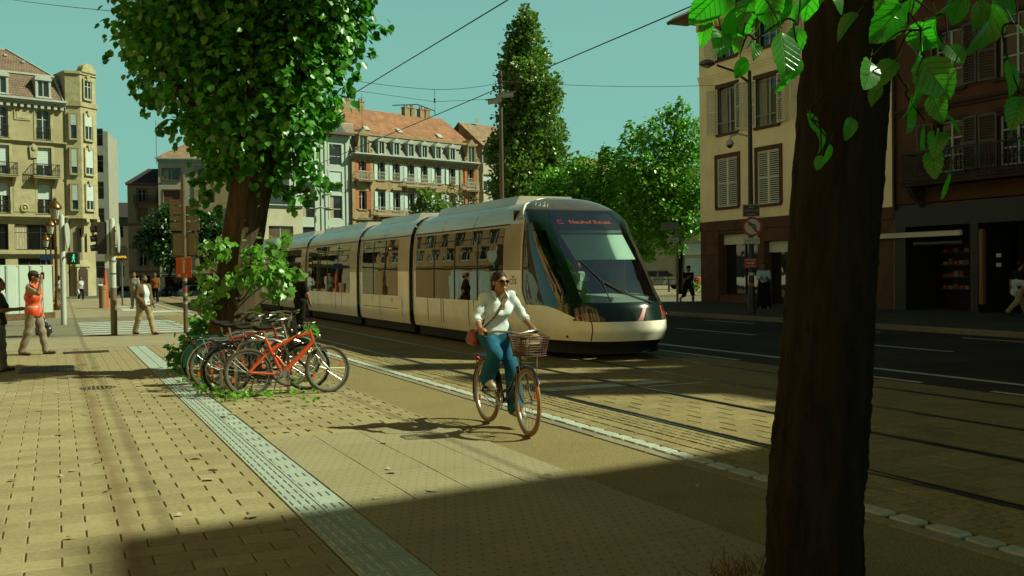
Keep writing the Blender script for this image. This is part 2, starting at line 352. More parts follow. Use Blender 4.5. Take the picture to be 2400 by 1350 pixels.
def in_view(x, y):
    c, s = math.cos(rad(YAW)), math.sin(rad(YAW)); X = x*c - y*s; Y = x*s + y*c
    return Y > 5.0 and abs(X/Y) < 0.53
def lay(parent, name, x0, x1, y0, y1, w, l, along, joint, m, top, thick=0.05, limit=300, bev=0.006, off=0.5, variants=5, jitter=0.0):
    """running-bond paving. along='x': courses run along x (pieces w wide in x, l deep in y). Nearest pieces are objects, the rest one mesh"""
    cells = []
    if along == 'x':
        r = 0; y = y0
        while y < y1 - 1e-4:
            x = x0 - (w * off if r % 2 else 0)
            while x < x1 - 1e-4:
                a, b = max(x, x0), min(x + w, x1)
                if b - a > 0.03: cells.append((a, b, y, min(y + l, y1)))
                x += w
            y += l; r += 1
    else:
        r = 0; x = x0
        while x < x1 - 1e-4:
            y = y0 - (l * off if r % 2 else 0)
            while y < y1 - 1e-4:
                a, b = max(y, y0), min(y + l, y1)
                if b - a > 0.03: cells.append((x, min(x + w, x1), a, b))
                y += l
            x += w; r += 1
    full = [c for c in cells if abs(c[1]-c[0]-w) < 1e-3 and abs(c[3]-c[2]-l) < 1e-3 and in_view((c[0]+c[1])/2, (c[2]+c[3])/2)]
    full.sort(key=lambda c: (c[0]+c[1])**2 + (c[2]+c[3])**2)
    near = set(full[:limit]); j = joint / 2; meshes = []
    for k in range(variants):
        mb = MB(); t = [random.uniform(-0.0022, 0.0022) for _ in range(4)]; jj = [random.uniform(0, jitter) for _ in range(4)]
        X0, X1, Y0, Y1 = -w/2+j+jj[0], w/2-j-jj[1], -l/2+j+jj[2], l/2-j-jj[3]; bv = bev
        v = [(X0,Y0,-thick),(X1,Y0,-thick),(X1,Y1,-thick),(X0,Y1,-thick),(X0,Y0,t[0]-bv),(X1,Y0,t[1]-bv),(X1,Y1,t[2]-bv),(X0,Y1,t[3]-bv),
             (X0+bv,Y0+bv,t[0]),(X1-bv,Y0+bv,t[1]),(X1-bv,Y1-bv,t[2]),(X0+bv,Y1-bv,t[3])]
        mb.add(v, [(8,9,10,11)] + [(i,(i+1)%4,4+(i+1)%4,4+i) for i in range(4)] + [(4+i,4+(i+1)%4,8+(i+1)%4,8+i) for i in range(4)])
        meshes.append(mb.mesh(name, m))
    rest = MB()
    for c in cells:
        if c in near:
            link(name, random.choice(meshes), parent, ((c[0]+c[1])/2, (c[2]+c[3])/2, top + random.uniform(-0.001, 0.001)))
        else:
            z = top + random.uniform(-0.002, 0.002)
            rest.bbox(c[0]+j, c[1]-j, c[2]+j, c[3]-j, z-thick, z, bev)
    if rest.f: tag(rest.build(name + '_field', m, parent), kind='stuff')

# left pavement of running-bond concrete pavers
pav = sheet('pavement', -7.0, 1.51, 1.0, 25.0, -0.010, M_joint)
lay(pav, 'paver', -7.0, 1.505, 1.2, 25.0, 0.35, 0.215, 'x', 0.008, M_paver, 0.0, off=0.57)
# tactile guidance strip: two rows of ribbed tiles
tac = sheet('tactile_strip', 1.51, 1.915, 1.0, 25.0, -0.009, M_joint)
def tactile_mesh(kind):
    mb = MB(); h = 0.1965/2; mb.bbox(-h, h, -h, h, -0.05, 0.0, 0.004)
    bars = []
    if kind == 0: bars = [(x, 0, 0.028, 0.150) for x in (-0.060, 0.0, 0.060)]
    elif kind == 1: bars = [(0, y, 0.165, 0.024) for y in (-0.058, 0.0, 0.058)]
    for x, y, w, l in bars:
        mb.bbox(x-w/2, x+w/2, y-l/2, y+l/2, -0.01, 0.0075, 0.006)
    return mb.mesh('tactile_tile', M_tact)
tm = [tactile_mesh(0), tactile_mesh(1)]
rest = MB()
for r in range(120):
    y = 1.1 + r*0.2
    for k, x in enumerate((1.612, 1.813)):
        kind = 0 if k == 0 else r % 2
        if 4.6 < y < 18.5: link('tactile_tile', tm[kind], tac, (x, y, random.uniform(-0.001, 0.001)))
        else: rest.bbox(x-0.098, x+0.098, y-0.098, y+0.098, -0.05, 0.004, 0.004)
tag(rest.build('tactile_tile_field', M_tact, tac), kind='stuff')
# slab walkway beside the cycle path, then pavers again round the tree
slw = sheet('walkway', 1.915, 3.88, 1.0, 10.3, -0.010, M_joint)
for c in range(4):
    y = 1.0 + (c % 2)*0.37 + 0.1*c
    while y < 10.3:
        L = 0.74; a, b = y, min(y + L, 10.3)
        x0, x1 = 1.92 + c*0.49, 1.92 + (c+1)*0.49
        mb = MB(); mb.bbox(-0.2435, 0.2435, -(b-a)/2+0.002, (b-a)/2-0.002, -0.05, 0.0, 0.003)
        if b - a > 0.1: mb.build('paving_slab', M_slab, slw, ((x0+x1)/2, (a+b)/2, random.uniform(-0.0015, 0.0015)))
        y += L
pav2 = sheet('tree_pavement', 1.915, 3.88, 10.3, 25.0, -0.011, M_moss)
lay(pav2, 'paver', 1.92, 3.875, 10.31, 25.0, 0.35, 0.215, 'x', 0.012, M_paver, 0.0, limit=220, off=0.57)
# asphalt cycle path
sheet('cycle_path', 3.88, 4.925, 0.0, 60.0, -0.016, M_bike)
# border of the track bed: kerb, pale stones, setts
bor = sheet('track_border', 4.925, 6.03, 0.0, 60.0, -0.022, M_moss)
lay(bor, 'kerb_stone', 4.93, 5.055, 0.0, 60.0, 0.125, 0.98, 'y', 0.008, M_kerb, -0.006, limit=40, off=0)
y = 0.5; k = 0
rest = MB()
while y < 60:
    L = random.uniform(0.20, 0.30); w = random.uniform(0.145, 0.16)
    if 3.5 < y < 24:
        mb = MB(); n = 10; pts = []
        for i in range(n):
            a = 2*PI*i/n; e = 0.28
            cx = math.copysign(abs(math.cos(a))**e, math.cos(a)); sy_ = math.copysign(abs(math.sin(a))**e, math.sin(a))
            pts.append((cx*w/2*random.uniform(0.92, 1), sy_*L/2*random.uniform(0.94, 1)))
        top = [(p[0]*0.9, p[1]*0.94, 0.012) for p in pts]; low = [(p[0], p[1], 0.002) for p in pts]; bot = [(p[0], p[1], -0.04) for p in pts]
        mb.loft([bot, low, top]); mb.f.append(tuple(range(len(mb.v)-n, len(mb.v)))); mb.m.append(0)
        mb.build('pale_stone', M_white, bor, (5.145 + random.uniform(-0.008, 0.008), y + L/2, -0.010), random.uniform(-0.03, 0.03))
    else: rest.bbox(5.07, 5.22, y, y+L, -0.06, -0.002, 0.01)
    y += L + random.uniform(0.015, 0.05)
tag(rest.build('pale_stone_field', M_white, bor), kind='stuff')
lay(bor, 'grey_sett', 5.235, 5.615, 0.0, 60.0, 0.19, 0.255, 'y', 0.013, M_sett, -0.006, limit=150, off=0.4, jitter=0.004)
lay(bor, 'narrow_sett', 5.63, 6.03, 0.0, 60.0, 0.10, 0.20, 'y', 0.010, M_sett, -0.008, limit=250, off=0.5, jitter=0.003)
# tram track bed with two tracks of grooved rail
bed = sheet('track_bed', 6.03, 11.15, 0.0, 76.0, -0.024, M_joint)
for x0, x1, lim in ((6.155, 7.46, 170), (7.585, 8.865, 100), (8.985, 10.29, 20), (10.415, 11.14, 6)):
    lay(bed, 'bed_slab', x0, x1, 0.0, 60.0, (x1-x0)/3, 0.31, 'x', 0.012, M_bed, -0.006, limit=lim, off=0.5, jitter=0.003)
sheet('far_track_bed', 6.03, 11.15, 60.0, 76.0, -0.012, M_bed)
for k, x in enumerate((6.09, 7.525, 8.92, 10.355)):
    r = tag(empty('tram_rail', (x, 0, 0)), ['nearest grooved steel tram rail beside the small setts', 'second grooved steel tram rail from the cycle path', 'third grooved steel tram rail under the near side of the tram', 'farthest grooved steel tram rail next to the road'][k], 'rail', 'tram rails')
    s = 1 if k % 2 == 0 else -1
    mb = MB(); mb.box(-0.062, 0.062, 0, 76, -0.15, -0.018); mb.build('groove', M_groove, r)
    mb = MB(); mb.bbox(-0.030-0.0*s, 0.030, 0, 76, -0.1, -0.002, 0.004); h = mb.build('rail_head', M_rail, r); h.location.x = -0.030*s
    mb = MB(); mb.bbox(-0.010, 0.010, 0, 76, -0.1, -0.005, 0.003); h = mb.build('guard_lip', M_rail, r); h.location.x = 0.050*s
# road beyond the tracks
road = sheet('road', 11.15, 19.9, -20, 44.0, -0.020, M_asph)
def paint(name, x0, x1, y0, y1, z=-0.016, parent=None):
    b = MB(); b.box(x0, x1, y0, y1, z-0.003, z); o = b.build(name, M_paint, parent); return o
paint('lane_line', 12.22, 12.36, -5, 32, parent=road)
for y in (-2, 2.2, 6.4, 10.6, 14.8): paint('dashed_line', 11.30, 11.40, y, y+3.0, parent=road)
for y in (-4, 2, 8, 14, 20, 26): paint('dashed_line', 15.75, 15.87, y, y+3.4, parent=road)
for i in range(9): paint('crossing_stripe', 12.7 + i*0.82, 13.15 + i*0.82, 31.5, 35.6, parent=road)
for i in range(5): paint('edge_dash', 18.9, 19.0, 4 + i*5, 6.5 + i*5, parent=road)
# white bars across the near track
for (x0, x1, y0, y1) in ((6.18, 7.44, 12.30, 12.66), (7.60, 8.30, 12.36, 12.60), (7.66, 8.6, 12.05, 12.12)):
    paint('stop_bar', x0, x1, y0, y1, z=0.003, parent=bed)
# far kerb and pavement in front of the right-hand houses
fk = sheet('far_pavement', 20.1, 30.0, -20, 37.8, 0.10, mat('far_pavement_asphalt', (0.085, 0.075, 0.05), 0.85, var=0.25, scale=1.5, bump=0.4))
kb = empty('far_kerb', (20.0, 0, 0), kind='structure'); mbk = MB(); mbk.bbox(-0.13, 0.10, -0.495, 0.495, -0.15, 0.112, 0.015); km = mbk.mesh('kerb_stone', M_kerb)
for i in range(58): link('kerb_stone', km, kb, (0, -19.5 + i, 0))
# ground beyond, sunlit pavement and kerb at the far side street
sheet('side_street_pavement', 22.0, 80.0, 49.0, 80.0, 0.08, mat('side_pavement', (0.26, 0.22, 0.13), 0.9, var=0.2, scale=0.8, bump=0.3))
kb = empty('side_street_kerb', (0, 48.85, 0), kind='structure'); mbk = MB(); mbk.bbox(-0.495, 0.495, -0.15, 0.14, -0.15, 0.095, 0.015); km = mbk.mesh('kerb_stone', M_kerb)
for i in range(40): link('kerb_stone', km, kb, (22.5 + i, 0, 0))
# left plaza: flush kerb, light paving, street with zebra
plz = sheet('plaza', -30, 5.0, 25.15, 30.2, -0.014, mat('plaza_paving', (0.31, 0.27, 0.165), 0.9, var=0.12, scale=2.0, bump=0.3, bscale=80, dirt=0.4, dirtcol=(0.2, 0.16, 0.09)))
kb = empty('flush_kerb', (0, 25.08, 0), kind='structure'); mbk = MB(); mbk.bbox(-0.495, 0.495, -0.07, 0.07, -0.15, 0.004, 0.008); km = mbk.mesh('kerb_stone', M_kerb)
for i in range(11): link('kerb_stone', km, kb, (-7.0 + i, 0, 0))
kb = empty('crossing_kerb', (0, 30.3, 0), kind='structure')
for i in range(14): link('kerb_stone', km, kb, (-9.0 + i, 0, 0))
xs = sheet('cross_street', -60, 4.9, 30.4, 43.5, -0.022, mat('cross_street_asphalt', (0.20, 0.185, 0.12), 0.9, var=0.16, scale=1.1, bump=0.3, dirt=0.4, dirtcol=(0.12, 0.10, 0.06)))
for i in range(7): paint('zebra_stripe', 0.7, 4.6, 31.0 + i*1.25, 31.55 + i*1.25, z=-0.017, parent=xs)
sheet('far_plaza', -60, 4.9, 43.5, 78.0, -0.012, mat('far_plaza_paving', (0.30, 0.26, 0.155), 0.9, var=0.12, scale=0.7, bump=0.2))
far = sheet('far_street', 4.9, 6.0, 60.0, 76.0, -0.018, M_ground)
for (x0, x1, y0, y1) in ((2.9, 3.6, 50.0, 53.5), (3.9, 5.6, 47.0, 49.0), (2.6, 4.2, 56, 57.0)): paint('faded_marking', x0, x1, y0, y1, z=-0.006, parent=far)
# iron gratings set in the left pavement
M_iron = mat('cast_iron', (0.055, 0.042, 0.028), 0.6, metal=0.4, var=0.3, scale=12)
def grate(x0, x1, y0, y1, label, bars, along):
    r = tag(empty('drain_grating', ((x0+x1)/2, (y0+y1)/2, 0.003)), label, 'grating'); w, h = (x1-x0)/2, (y1-y0)/2
    mb = MB(); t = 0.03
    mb.box(-w, w, -h, -h+t, -0.02, 0.006); mb.box(-w, w, h-t, h, -0.02, 0.006); mb.box(-w, -w+t, -h+t, h-t, -0.02, 0.006); mb.box(w-t, w, -h+t, h-t, -0.02, 0.006)
    mb.build('frame', M_iron, r)
    mb = MB(); mb.box(-w+t, w-t, -h+t, h-t, -0.02, -0.001); mb.build('pit', M_groove, r)
    for i in range(bars):
        mb = MB()
        if along == 'y': x = -w + t + (i+0.5)*(2*w-2*t)/bars; mb.box(x-0.012, x+0.012, -h+t, h-t, -0.02, 0.004)
        else: y = -h + t + (i+0.5)*(2*h-2*t)/bars; mb.box(-w+t, w-t, y-0.012, y+0.012, -0.02, 0.004)
        mb.build('bar', M_iron, r)
grate(-0.62, 0.28, 19.3, 20.5, 'wide dark cast iron grating in the pavement near the two men', 22, 'y')
grate(0.12, 1.05, 23.5, 24.1, 'narrow rusty drain grating farther back beside the zebra crossing', 24, 'y')

# patched asphalt and covers on the road
for (x0, x1, y0, y1) in ((12.8, 15.2, 8.5, 12.5), (16.6, 18.4, 17.0, 24.0), (13.4, 15.0, 22.0, 27.0)):
    mb = MB(); mb.box(x0, x1, y0, y1, -0.05, -0.0185); mb.build('asphalt_patch', mat('patch_asphalt', (0.036, 0.028, 0.018), 0.9, var=0.3, scale=3, bump=0.6), road)
for k, (x, y, r_) in enumerate(((14.2, 15.8, 0.32), (17.2, 12.4, 0.30), (0.55, 16.2, 0.26))):
    mb = MB(); mb.lathe([(0.001, -0.03), (r_, -0.03), (r_, 0.002), (r_-0.03, 0.003), (r_-0.035, -0.003), (0.001, -0.003)], (0,0,0), 24)
    for a in range(-4, 5):
        for b in range(-4, 5):
            if (a*a+b*b)*0.0036 < (r_-0.06)**2: mb.box(a*0.06-0.018, a*0.06+0.018, b*0.06-0.018, b*0.06+0.018, -0.004, 0.002)
    tag(mb.build('manhole_cover', M_iron, None, (x, y, -0.017 if x > 10 else 0.001)), ['round iron manhole cover in the shaded road beside the lane line', 'round iron manhole cover in the far lane of the shaded road', 'round iron cover in the sunlit left pavement'][k], 'manhole cover')
# ------------------------------------------------------------------ building kit
M_glass = glass_mat('window_glass', (0.018, 0.02, 0.018))
M_glass_dark = glass_mat('dark_glass', (0.006, 0.006, 0.005), refl=0.35)
M_frame_w = mat('white_window_paint', (0.48, 0.54, 0.46), 0.5, var=0.08, scale=4)
M_blind = mat('roller_blind', (0.52, 0.62, 0.56), 0.6, var=0.06, scale=3)
M_curtain = mat('curtain_cloth', (0.42, 0.36, 0.24), 0.9, var=0.35, scale=5, stretch=(6, 6, 0.3))
M_dark_iron = mat('wrought_iron', (0.03, 0.026, 0.02), 0.55, metal=0.3, var=0.2, scale=8)
M_pale_iron = mat('painted_iron', (0.48, 0.46, 0.34), 0.6, var=0.12, scale=5)
M_lead = mat('zinc_sheet', (0.20, 0.20, 0.155), 0.5, metal=0.3, var=0.2, scale=3)
M_zinc_w = mat('pale_zinc', (0.42, 0.46, 0.38), 0.5, var=0.12, scale=3)
_wcache = {}
def cached(key, fn):
    if key not in _wcache: _wcache[key] = fn()
    return _wcache[key]
def wall_with_holes(mb, x0, x1, z0, z1, holes, depth=0.22, m=0, y=0.0):
    """front wall in the plane y with rectangular openings and their reveals"""
    xs = sorted(set([x0, x1] + [h[0] for h in holes] + [h[1] for h in holes])); zs = sorted(set([z0, z1] + [h[2] for h in holes] + [h[3] for h in holes]))
    xs = [x for x in xs if x0 <= x <= x1]; zs = [z for z in zs if z0 <= z <= z1]
    for i in range(len(xs)-1):
        for j in range(len(zs)-1):
            cx, cz = (xs[i]+xs[i+1])/2, (zs[j]+zs[j+1])/2
            if any(h[0] < cx < h[1] and h[2] < cz < h[3] for h in holes): continue
            mb.quad((xs[i], y, zs[j]), (xs[i+1], y, zs[j]), (xs[i+1], y, zs[j+1]), (xs[i], y, zs[j+1]), m)
    for a, b, c, d in holes:
        mb.quad((a,y,c),(a,y+depth,c),(a,y+depth,d),(a,y,d), m); mb.quad((b,y,c),(b,y,d),(b,y+depth,d),(b,y+depth,c), m)
        mb.quad((a,y,d),(a,y+depth,d),(b,y+depth,d),(b,y,d), m); mb.quad((a,y,c),(b,y,c),(b,y+depth,c),(a,y+depth,c), m)
        mb.quad((a,y+depth+0.25,c),(b,y+depth+0.25,c),(b,y+depth+0.25,d),(a,y+depth+0.25,d), m)
def shell(mb, x0, x1, z0, z1, depth, m=0):
    """sides, back and top of a building block behind its front wall"""
    mb.quad((x0,0,z0),(x0,0,z1),(x0,depth,z1),(x0,depth,z0), m); mb.quad((x1,0,z0),(x1,depth,z0),(x1,depth,z1),(x1,0,z1), m)
    mb.quad((x0,depth,z0),(x0,depth,z1),(x1,depth,z1),(x1,depth,z0), m); mb.quad((x0,0,z1),(x1,0,z1),(x1,depth,z1),(x0,depth,z1), m)
def shutter_mesh(w, h, m, slats=True, back=True):
    def f():
        mb = MB(); t = 0.035; s = min(0.06, w*0.14)
        mb.box(0, s, -t, 0, 0, h); mb.box(w-s, w, -t, 0, 0, h)
        for z in (0, h*0.48, h-s): mb.box(s, w-s, -t, 0, z, z+s)
        if slats:
            p = 0.088; z = s + 0.03
            while z < h - s - 0.02:
                mb.add([(s,-t+0.002,z),(w-s,-t+0.002,z),(w-s,-0.004,z+0.040),(s,-0.004,z+0.040),(s,-t+0.012,z-0.006),(w-s,-t+0.012,z-0.006),(w-s,0.0,z+0.034),(s,0.0,z+0.034)],
                       [(0,1,2,3),(7,6,5,4),(0,4,5,1),(3,2,6,7)]); z += p
            if back: mb.quad((s,0.004,s),(w-s,0.004,s),(w-s,0.004,h-s),(s,0.004,h-s), 1)  # dark sheet behind the slats stands in for the shade in their gaps
        else: mb.box(s, w-s, -t*0.6, -0.004, s, h-s)
        return mb.mesh('shutter', [m, M_dark_iron])
    return cached(('sh', round(w,3), round(h,3), m.name, slats, back), f)
def add_window(root, x, z, w, h, y=0.20, fm=None, gm=None, leaves=2, bars=1, blind=0.0, bm=None, curtain=False, surround=None, sm=None, sill=None,
               shutters=None, shm=None, slats=True, railing=None, arch=0.0, am=None, keystone=False, sill_d=0.12, top_bar=0.0):
    """one window of a facade: frame mesh as the part; panes, blind, surround, sill, shutters, railing as sub-parts. origin: bottom centre on the wall plane"""
    fm = fm or M_frame_w; gm = gm or M_glass; k = (round(w,3), round(h,3), y, fm.name, leaves, bars, top_bar)
    def frame():
        mb = MB(); t = min(0.065, w*0.08); d = 0.05
        mb.box(-w/2, -w/2+t, y, y+d, 0, h); mb.box(w/2-t, w/2, y, y+d, 0, h); mb.box(-w/2+t, w/2-t, y, y+d, 0, t); mb.box(-w/2+t, w/2-t, y, y+d, h-t, h)
        for i in range(1, leaves): xx = -w/2 + w*i/leaves; mb.box(xx-t*0.6, xx+t*0.6, y-0.01, y+d, t, h-t)
        for j in range(1, bars+1): zz = h*j/(bars+1) if bars != 1 else h*0.68; mb.box(-w/2+t, w/2-t, y+0.005, y+d-0.004, zz-t*0.35, zz+t*0.35)
        if top_bar: mb.box(-w/2+t, w/2-t, y-0.005, y+d-0.006, top_bar-t*0.5, top_bar+t*0.5)
        return mb.mesh('window', fm)
    o = link('window', cached(('wf',)+k, frame), root, (x, 0, z))
    for i in range(leaves):
        def pane(i=i):
            mb = MB(); a = -w/2 + w*i/leaves + 0.03; b = -w/2 + w*(i+1)/leaves - 0.03
            mb.quad((a, y+0.03, 0.03), (b, y+0.03, 0.03), (b, y+0.03, h-0.03), (a, y+0.03, h-0.03)); return mb.mesh('pane', gm)
        link('pane', cached(('wp', i, gm.name)+k, pane), o)
    if blind > 0:
        def bl():
            mb = MB(); n = 8; z0 = h*(1-blind)
            for q in range(n): a = z0 + (h-z0)*q/n; b = z0 + (h-z0)*(q+1)/n; mb.box(-w/2+0.02, w/2-0.02, y-0.045, y-0.015, a, b-0.008)
            return mb.mesh('blind', bm or M_blind)
        link('blind', cached(('bl', blind, (bm or M_blind).name)+k, bl), o)
    if curtain:
        def cu():
            mb = MB(); n = 14
            for s in (-1,):
                pts = [(s*(w/2-0.05 - (w*0.30)*q/n), y+0.012+0.010*math.sin(q*1.9)) for q in range(n+1)]
                for q in range(n): mb.quad((pts[q][0],pts[q][1],0.04),(pts[q+1][0],pts[q+1][1],0.04),(pts[q+1][0],pts[q+1][1],h-0.05),(pts[q][0],pts[q][1],h-0.05))
            return mb.mesh('curtain', M_curtain)
        link('curtain', cached(('cu',)+k, cu), o)
    if surround:
        def su():
            mb = MB(); t = surround; p = 0.045
            mb.box(-w/2-t, -w/2, -p, 0.05, -t*0.2, h); mb.box(w/2, w/2+t, -p, 0.05, -t*0.2, h); mb.box(-w/2-t, w/2+t, -p-0.004, 0.05, h, h+t)
            if keystone: mb.prism([(-0.12,h-0.05),(0.12,h-0.05),(0.2,h+t+0.25),(-0.2,h+t+0.25)], -p-0.07, 0.0)
            return mb.mesh('surround', sm)
        link('surround', cached(('su', surround, sm.name, keystone)+k, su), o)
    if sill:
        def si():
            mb = MB(); mb.box(-w/2-0.12, w/2+0.12, -sill_d, y, -0.12, -0.003); return mb.mesh('sill', sill)
        link('sill', cached(('si', sill.name, sill_d)+k, si), o)
    if arch:
        def ar():
            mb = MB(); n = 10; r = w/2; hh = arch
            for s in (-1, 1):
                poly = [(s*r, h)] + [(s*r*math.cos(PI/2*q/n), h-hh+hh*math.sin(PI/2*q/n)) for q in range(n+1)]
                poly = poly if s < 0 else poly[::-1]
                mb.prism(poly, 0.004, y-0.004)
            return mb.mesh('arch', am)
        link('arch', cached(('ar', arch, am.name)+k, ar), o)
    if shutters:
        sw = w/2; hh = h
        for s in (-1, 1):
            me = shutter_mesh(sw, hh, shm, slats, shutters == 'closed')
            if shutters == 'closed':
                link('shutter', me, o, (-w/2 if s < 0 else 0.0, 0.03, 0))
            else:
                a = rad(shutters)           # opening angle from the wall plane, leaf swung outwards
                if s < 0: link('shutter', me, o, (-w/2, -0.05, 0), rz=PI + a)
                else: link('shutter', me, o, (w/2, -0.05, 0), rz=-a)
    if railing:
        def ra():
            mb = MB(); hh = min(0.95, h*0.5)
            mb.box(-w/2, w/2, -0.09, -0.05, hh-0.05, hh); mb.box(-w/2, w/2, -0.085, -0.055, 0.03, 0.06)
            n = max(4, int(w/0.13))
            for q in range(n+1): xx = -w/2 + w*q/n; mb.box(xx-0.011, xx+0.011, -0.08, -0.058, 0.06, hh-0.05)
            for q in range(n): xx = -w/2 + w*(q+0.5)/n; mb.torus((xx, -0.07, hh*0.55), (0,1,0), w/n*0.42, 0.012, 10, 4)
            return mb.mesh('railing', railing)
        link('railing', cached(('ra', railing.name)+k, ra), o)
    return o
def balcony(root, x, z, w, d=0.75, m=None, rm=None, brackets=True, h=0.95):
    """stone balcony slab on brackets with an iron balustrade"""
    mb = MB(); mb.box(-w/2, w/2, -d, 0, -0.18, 0.0); mb.box(-w/2-0.05, w/2+0.05, -d-0.05, 0, -0.06, -0.004)
    if brackets:
        for xx in (-w/2+0.25, w/2-0.25): mb.prism([(0,-0.18),(-d*0.85,-0.18),(-d*0.7,-0.4),(-0.25,-0.65),(0,-0.9)], xx-0.11, xx+0.11, frame=lambda u, v, q: (q, u, v))
    o = mb.build('balcony', m, root, (x, 0, z))
    mb = MB(); n = int(w/0.16); dd = d - 0.06
    mb.box(-w/2+0.02, w/2-0.02, -dd-0.025, -dd+0.025, h-0.05, h); mb.box(-w/2+0.02, w/2-0.02, -dd-0.015, -dd+0.015, 0.05, 0.08)
    for q in range(n+1):
        xx = -w/2+0.04 + (w-0.08)*q/n; mb.box(xx-0.012, xx+0.012, -dd-0.012, -dd+0.012, 0, h-0.05)
        if q < n: mb.torus((xx+(w-0.08)/n/2, -dd, h*0.5), (0,1,0), 0.06, 0.014, 8, 4)
    for s in (-1, 1):
        xx = s*(w/2-0.03); mb.box(xx-0.02, xx+0.02, -dd, 0, h-0.05, h); mb.box(xx-0.015, xx+0.015, -dd, 0, 0.05, 0.08)
        for q in range(4): yy = -dd*(q+0.5)/4; mb.box(xx-0.012, xx+0.012, yy-0.012, yy+0.012, 0, h-0.05)
    mb.build('balustrade', rm or M_pale_iron, o)
    return o
def cornice(root, x0, x1, z, d, h, m, name='cornice', steps=3, dentils=0):
    mb = MB()
    for i in range(steps): mb.box(x0-0.0, x1+0.0, -d*(i+1)/steps, 0.0, z + h*i/steps, z + h*(i+1)/steps - (0.0 if i == steps-1 else 0.002))
    if dentils:
        n = int((x1-x0)/dentils)
        for i in range(n): xx = x0 + (i+0.25)*dentils; mb.box(xx, xx+dentils*0.5, -d*0.55, -0.002, z-h*0.6, z-0.003)
    return mb.build(name, m, root)
def tile_mat(name, c1, c2, sx=5.5, sy=4.5):
    """clay roof tiles far off: brick pattern of courses with colour variation and bump"""
    if name in MATS: return MATS[name]
    m = bpy.data.materials.new(name); m.use_nodes = True; MATS[name] = m
    n, l = m.node_tree.nodes, m.node_tree.links; n.clear()
    out = n.new('ShaderNodeOutputMaterial'); b = n.new('ShaderNodeBsdfPrincipled'); l.new(b.outputs[0], out.inputs[0]); b.inputs['Roughness'].default_value = 0.85
    tc = n.new('ShaderNodeTexCoord'); mp = n.new('ShaderNodeMapping'); mp.inputs['Rotation'].default_value = (PI/2, 0, 0); l.new(tc.outputs['Object'], mp.inputs[0])
    br = n.new('ShaderNodeTexBrick'); br.inputs['Scale'].default_value = 1.0; br.inputs['Brick Width'].default_value = 1/sx; br.inputs['Row Height'].default_value = 1/sy
    br.inputs['Mortar Size'].default_value = 0.02; br.inputs['Color1'].default_value = tuple(c1)+(1,); br.inputs['Color2'].default_value = tuple(c2)+(1,)
    br.inputs['Mortar'].default_value = tuple(x*0.35 for x in c1)+(1,); l.new(mp.outputs[0], br.inputs['Vector'])
    nt = n.new('ShaderNodeTexNoise'); nt.inputs['Scale'].default_value = 0.9; nt.inputs['Detail'].default_value = 8; l.new(tc.outputs['Object'], nt.inputs['Vector'])
    mr = n.new('ShaderNodeMapRange'); mr.inputs[1].default_value = 0.3; mr.inputs[2].default_value = 0.7; mr.inputs[3].default_value = 0.7; mr.inputs[4].default_value = 1.25; l.new(nt.outputs[0], mr.inputs[0])
    mx = n.new('ShaderNodeMix'); mx.data_type = 'RGBA'; mx.blend_type = 'MULTIPLY'; mx.inputs[0].default_value = 1; l.new(br.outputs[0], mx.inputs[6]); l.new(mr.outputs[0], mx.inputs[7])
    l.new(mx.outputs[2], b.inputs['Base Color'])
    bp = n.new('ShaderNodeBump'); bp.inputs['Strength'].default_value = 0.6; bp.inputs['Distance'].default_value = 0.05; l.new(br.outputs[1], bp.inputs['Height']); bp.invert = True; l.new(bp.outputs[0], b.inputs['Normal'])
    return m
def dormer(root, x, z, w, h, y0, depth, m, rm, gm=None, pediment=0.35, fm=None, curve=False):
    """roof dormer with a window, cheeks and a little roof; y0 = its front plane, runs back by depth"""
    mb = MB(); t = 0.16
    mb.box(-w/2-t, -w/2, 0, depth, 0, h); mb.box(w/2, w/2+t, 0, depth, 0, h); mb.box(-w/2-t-0.06, w/2+t+0.06, -0.08, depth, h, h+0.12); mb.box(-w/2-t-0.05, w/2+t+0.05, -0.08, 0.1, -0.10, 0.0)
    mb.quad((-w/2, 0.3, 0), (w/2, 0.3, 0), (w/2, 0.3, h), (-w/2, 0.3, h))
    if curve:
        n = 8; poly = [((w/2+t+0.06)*math.cos(PI*q/n), h+0.12+pediment*math.sin(PI*q/n)) for q in range(n+1)]
        mb.prism(poly, -0.08, depth)
    else: mb.prism([(-w/2-t-0.1, h+0.12), (w/2+t+0.1, h+0.12), (0, h+0.12+pediment)], -0.1, depth)
    d = mb.build('dormer', m, root, (x, y0, z))
    mb = MB(); f = 0.06
    mb.box(-w/2, -w/2+f, 0.08, 0.14, 0, h); mb.box(w/2-f, w/2, 0.08, 0.14, 0, h); mb.box(-f/2, f/2, 0.08, 0.14, f, h-f); mb.box(-w/2+f, w/2-f, 0.08, 0.14, 0, f); mb.box(-w/2+f, w/2-f, 0.08, 0.14, h-f, h)
    mb.build('window_frame', fm or M_frame_w, d)
    mb = MB(); mb.quad((-w/2, 0.12, 0), (w/2, 0.12, 0), (w/2, 0.12, h), (-w/2, 0.12, h)); mb.build('pane', gm or M_glass, d)
    return d
def chimney(root, x, y, z, w=0.7, d=0.5, h=1.3, m=None, pots=2):
    mb = MB(); mb.box(-w/2, w/2, -d/2, d/2, -1.2, h); mb.box(-w/2-0.06, w/2+0.06, -d/2-0.06, d/2+0.06, h, h+0.12); c = mb.build('chimney', m, root, (x, y, z))
    for i in range(pots):
        q = MB(); q.lathe([(0.1, 0), (0.11, 0.3), (0.13, 0.32)], ((i-(pots-1)/2)*w/max(pots,1), 0, h+0.12), 8); q.build('chimney_pot', m, c)
    return c
def bdir(az): return rad(90 - az)
